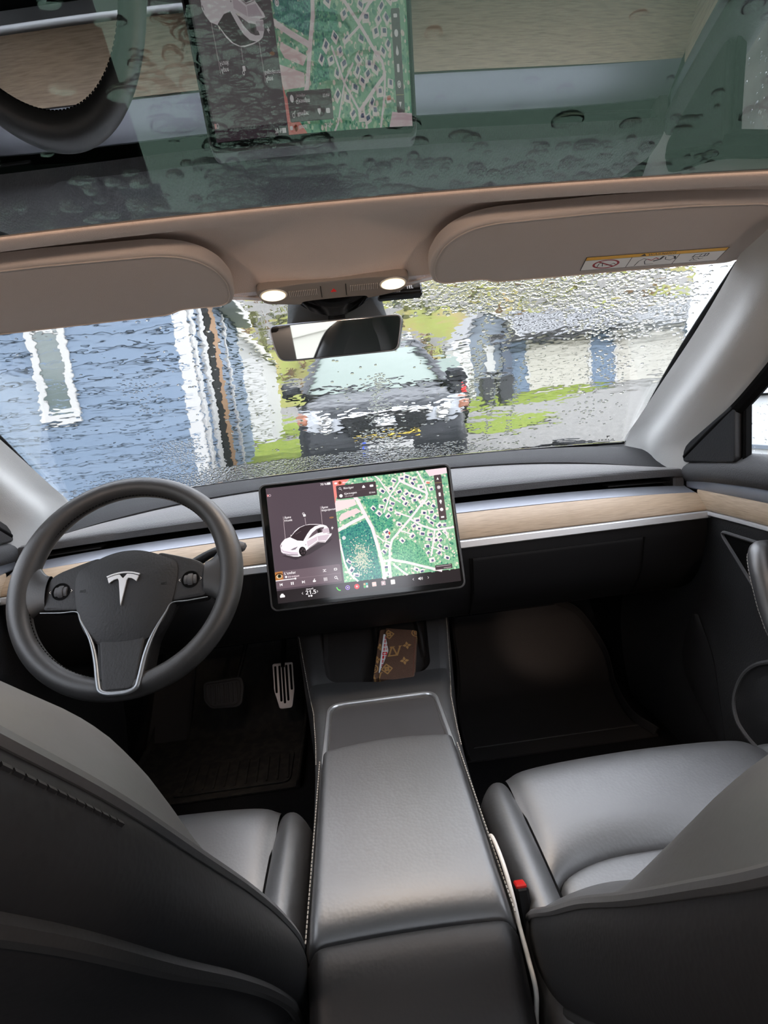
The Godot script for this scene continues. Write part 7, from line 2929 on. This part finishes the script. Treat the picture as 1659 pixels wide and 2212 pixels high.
		sheet(t, rows, true)
		cap(t, rows[-1])
		var h := part(o, "headlight", t, M.lamp_clear, true)
		t = PackedVector3Array()
		bbox(t, Transform3D(Basis(Vector3.UP, s * 0.6), Vector3(s * 0.83, 0.855, -0.125)), Vector3(0.12, 0.10, 0.10), 0.02)
		part(h, "indicator", t, M.lamp_amber, true)
		t = PackedVector3Array()
		lathe(t, Transform3D(Basis(Vector3(1, 0, 0), Vector3(0, 0, 1), Vector3(0, -1, 0)), Vector3(s * 0.60, 0.815, -0.035)), PackedVector2Array([Vector2(0.07, 0.0), Vector2(0.075, 0.04), Vector2(0.055, 0.05), Vector2(0.02, 0.03)]), 20)
		part(h, "lamp_bowl", t, M.chrome, true)
		for zc in [-0.85, -3.5]:
			t = PackedVector3Array()
			lathe(t, Transform3D(Basis(Vector3(0, 1, 0), Vector3(s, 0, 0), Vector3(0, 0, 1)), Vector3(s * 0.80, 0.34, zc)), PackedVector2Array([Vector2(0.34, -0.11), Vector2(0.35, 0.0), Vector2(0.34, 0.10), Vector2(0.22, 0.115), Vector2(0.05, 0.10)]), 28)
			part(o, "wheel", t, M.tyre, true)
	# windscreen and roof
	t = PackedVector3Array()
	ctrl = []
	for q in [[1.085, -1.08, 0.80], [1.34, -1.50, 0.715], [1.575, -1.93, 0.61]]:
		var r := PackedVector3Array()
		for u in [-1.0, -0.6, 0.0, 0.6, 1.0]:
			r.append(Vector3(u * q[2], q[0] + 0.015 * (1 - u * u), q[1] - 0.10 * u * u))
		ctrl.append(r)
	sheet(t, surf(ctrl, 16, 10))
	part(o, "windscreen", t, M.screen_glass, true)
	t = PackedVector3Array()
	bbox(t, Transform3D(Basis(Vector3(0, 0, 1), 0.0), Vector3(0, 1.10, -1.10)), Vector3(1.55, 0.03, 0.07), 0.01)
	part(o, "wiper_cowl", t, M.tyre, true)
	t = PackedVector3Array()
	ctrl = []
	for q in [[-1.93, 1.575, 0.63], [-2.05, 1.63, 0.65], [-2.6, 1.685, 0.66], [-3.5, 1.67, 0.66], [-4.2, 1.56, 0.63]]:
		var r := PackedVector3Array()
		for u in [-1.0, -0.8, 0.0, 0.8, 1.0]:
			r.append(Vector3(u * q[2], q[1] - 0.05 * u * u, q[0]))
		ctrl.append(r)
	sheet(t, surf(ctrl, 16, 16), false, true)
	part(o, "roof", t, paint, true, 60.0)
	t = PackedVector3Array()
	tube(t, PackedVector3Array([Vector3(0, 1.68, -2.2), Vector3(0, 1.76, -2.35)]), 0.008, 6)
	part(o, "aerial", t, M.tyre, true)
	# inside
	t = PackedVector3Array()
	box(t, Vector3(-0.72, 0.5, -4.1), Vector3(0.72, 1.15, -1.4))
	part(o, "cabin", t, M.tyre, true)
	# grille, bright strip, emblem, plate
	t = PackedVector3Array()
	plate(t, Transform3D(Basis(), Vector3(0, 0, 0.035)), soft(v2([-0.46, 0.84, 0.46, 0.84, 0.36, 0.66, -0.36, 0.66]), 0.04, 4), 0.10, 0.01)
	part(o, "grille", t, M.tyre, true)
	for y in [0.70, 0.745, 0.79]:
		t = PackedVector3Array()
		bbox(t, Transform3D(Basis(), Vector3(0, y, 0.04)), Vector3(0.76, 0.012, 0.02), 0.004)
		part(o, "grille_bar", t, paint, true)
	t = PackedVector3Array()
	tube(t, spline(PackedVector3Array([Vector3(-0.48, 0.842, 0.0), Vector3(-0.3, 0.862, 0.035), Vector3(0, 0.87, 0.045), Vector3(0.3, 0.862, 0.035), Vector3(0.48, 0.842, 0.0)]), 20), 0.026, 8)
	part(o, "bright_strip", t, M.chrome, true)
	t = PackedVector3Array()
	dome(t, Transform3D(Basis(), Vector3(0, 0.755, 0.052)), oval(0.24, 0.10, 28), 0.015, 0.02)
	part(o, "emblem", t, M.chrome, true, 60.0, "oval chrome emblem")
	t = PackedVector3Array()
	bbox(t, Transform3D(Basis(), Vector3(0.0, 0.50, 0.045)), Vector3(0.54, 0.13, 0.02), 0.008)
	var np := part(o, "number_plate", t, M.white_paint, true)
	t = PackedVector3Array()
	bbox(t, Transform3D(Basis(), Vector3(-0.24, 0.50, 0.056)), Vector3(0.05, 0.115, 0.004), 0.001)
	part(np, "blue_band", t, mat("plate_blue", Color(0.10, 0.25, 0.65), 0.4), true)
	t = PackedVector3Array()
	tube(t, PackedVector3Array([Vector3(-0.34, 0.635, 0.055), Vector3(0.34, 0.635, 0.055)]), 0.010, 6)
	part(o, "yellow_strip", t, mat("yellow", Color(0.70, 0.60, 0.15), 0.5), true)
	t = PackedVector3Array()
	plate(t, Transform3D(Basis(), Vector3(0, 0, 0.042)), soft(v2([-0.62, 0.42, 0.62, 0.42, 0.50, 0.28, -0.50, 0.28]), 0.03, 3), 0.08, 0.01)
	part(o, "lower_intake", t, M.tyre, true)


func far_car() -> void:
	var at := Vector3(2.02, ground_y(2.02, -11.4), -11.4)
	var o := thing("parked_car", "small dark car half hidden behind the right side of the black car", "car", at)
	var t := PackedVector3Array()
	var rings := []
	for q in [[-0.62, 0.30, 0.62], [-0.60, 0.62, 0.60], [-0.2, 0.80, 0.62], [0.6, 0.80, 0.62], [1.6, 0.72, 0.60], [1.9, 0.5, 0.5]]:
		var r := PackedVector3Array()
		for k in 12:
			var b := TAU * k / 12.0
			var c := Vector2(cos(b), sin(b))
			c = Vector2(signf(c.x) * pow(absf(c.x), 0.5), signf(c.y) * pow(absf(c.y), 0.5))
			r.append(at + Vector3(c.x * q[2], 0.28 + q[1] * 0.5 + c.y * q[1] * 0.5, -q[0] * 1.0))
		rings.append(r)
	loft(t, rings)
	part(o, "body", t, M.black_paint, false, 60.0)
	t = PackedVector3Array()
	rings = []
	for q in [[-0.55, 0.0, 0.58], [-0.25, 0.42, 0.47], [0.9, 0.44, 0.47], [1.4, 0.0, 0.55]]:
		rings.append(PackedVector3Array([at + Vector3(-q[2], 0.95 + q[1] * 0.3, -q[0]), at + Vector3(q[2], 0.95 + q[1] * 0.3, -q[0]), at + Vector3(q[2] * 0.9, 0.98 + q[1], -q[0]), at + Vector3(-q[2] * 0.9, 0.98 + q[1], -q[0])]))
	loft(t, rings)
	part(o, "cabin_glass", t, M.screen_glass)
	for s in [-1.0, 1.0]:
		t = PackedVector3Array()
		bbox(t, Transform3D(Basis(), at + Vector3(s * 0.50, 0.72, 0.62)), Vector3(0.10, 0.10, 0.06), 0.02)
		part(o, "tail_light", t, M.red)
		t = PackedVector3Array()
		lathe(t, Transform3D(Basis(Vector3(0, 1, 0), Vector3(s, 0, 0), Vector3(0, 0, 1)), at + Vector3(s * 0.52, 0.29, 0.15)), PackedVector2Array([Vector2(0.29, -0.08), Vector2(0.29, 0.07), Vector2(0.1, 0.09)]), 20)
		part(o, "wheel", t, M.tyre)


func side_van() -> void:
	var o := thing("white_van", "white van side close beyond the right side window", "van", Vector3(3.0, -0.3, -1.5))
	var t := PackedVector3Array()
	var rings := []
	for q in [[-2.9, 0.95], [-2.7, 1.9], [-0.5, 1.9], [0.7, 1.85], [1.0, 1.7]]:
		var r := PackedVector3Array()
		var h: float = q[1]
		for p in [Vector2(2.35, 0.0), Vector2(2.30, 0.35), Vector2(2.32, h * 0.6), Vector2(2.42, h - 0.06), Vector2(2.55, h), Vector2(3.9, h), Vector2(4.05, h - 0.1), Vector2(4.1, 0.0)]:
			r.append(Vector3(p.x, p.y - 0.05, q[0]))
		rings.append(r)
	loft(t, rings)
	part(o, "body", t, mat("van_white", Color(0.74, 0.75, 0.75), 0.35), false, 35.0)
	for q in [[0.735, 0.012], [0.44, 0.02]]:
		t = PackedVector3Array()
		box(t, Vector3(2.285, q[0], -2.8), Vector3(2.33, q[0] + q[1], 0.95))
		part(o, "side_moulding", t, M.gap if q[1] < 0.015 else M.gray_paint)
	t = PackedVector3Array()
	box(t, Vector3(2.28, -0.05, -2.8), Vector3(2.36, 0.33, 0.95), 0.02)
	part(o, "sill_panel", t, M.dark_blue_paint)
	for z in [-2.2, 0.3]:
		t = PackedVector3Array()
		lathe(t, Transform3D(Basis(Vector3(0, 1, 0), Vector3(-1, 0, 0), Vector3(0, 0, 1)), Vector3(2.36, 0.03, z)), PackedVector2Array([Vector2(0.33, -0.1), Vector2(0.33, 0.09), Vector2(0.2, 0.11), Vector2(0.05, 0.09)]), 24)
		part(o, "wheel", t, M.tyre)


func rear_wall() -> void:
	var o := thing("beige_house", "beige boarded house wall to the left rear, seen in the rear view mirror", "house", Vector3(-4.6, -0.3, 3.0))
	var t := PackedVector3Array()
	box(t, Vector3(-5.2, -0.3, -1.0), Vector3(-4.7, 2.2, 9.0))
	part(o, "wall_core", t, M.cream_paint)
	boards(o, Transform3D(Basis(Vector3(0, 0, -1), Vector3.UP, Vector3(1, 0, 0)), Vector3(-4.69, -0.3, 9.0)), 10.0, 2.5, 0.42, [M.cream_paint])


func cowl() -> void:
	var o := thing("cowl_panel", "black cowl panel along the bottom of the windscreen outside", "cowl", Vector3(0, 0.68, -0.62))
	var t := PackedVector3Array()
	var rows := []
	for q in [[0.712, -0.490], [0.700, -0.51], [0.690, -0.56], [0.688, -0.66], [0.690, -0.70]]:
		var r := PackedVector3Array()
		for i in 13:
			var u := -1.0 + i / 6.0
			r.append(Vector3(u * 0.76, q[0] - 0.03 * u * u, q[1] + 0.06 * u * u))
		rows.append(r)
	sheet(t, rows, false, false, 0.01)
	part(o, "panel", t, M.plastic_black)
	var bo := thing("own_bonnet", "the car's own white bonnet seen low outside the windscreen", "bonnet", Vector3(0, 0.6, -1.2))
	t = PackedVector3Array()
	var ctrl := []
	for q in [[0.660, -0.93, 0.74], [0.635, -1.08, 0.76], [0.58, -1.35, 0.74], [0.45, -1.65, 0.66], [0.25, -1.78, 0.6]]:
		var r := PackedVector3Array()
		for u in [-1.0, -0.6, 0.0, 0.6, 1.0]:
			r.append(Vector3(u * q[2], q[0] - 0.07 * u * u, q[1] + 0.05 * u * u))
		ctrl.append(r)
	sheet(t, surf(ctrl, 20, 16), false, false, 0.01)
	part(bo, "bonnet_panel", t, mat("car_white", Color(0.76, 0.76, 0.75), 0.3), false, 60.0)
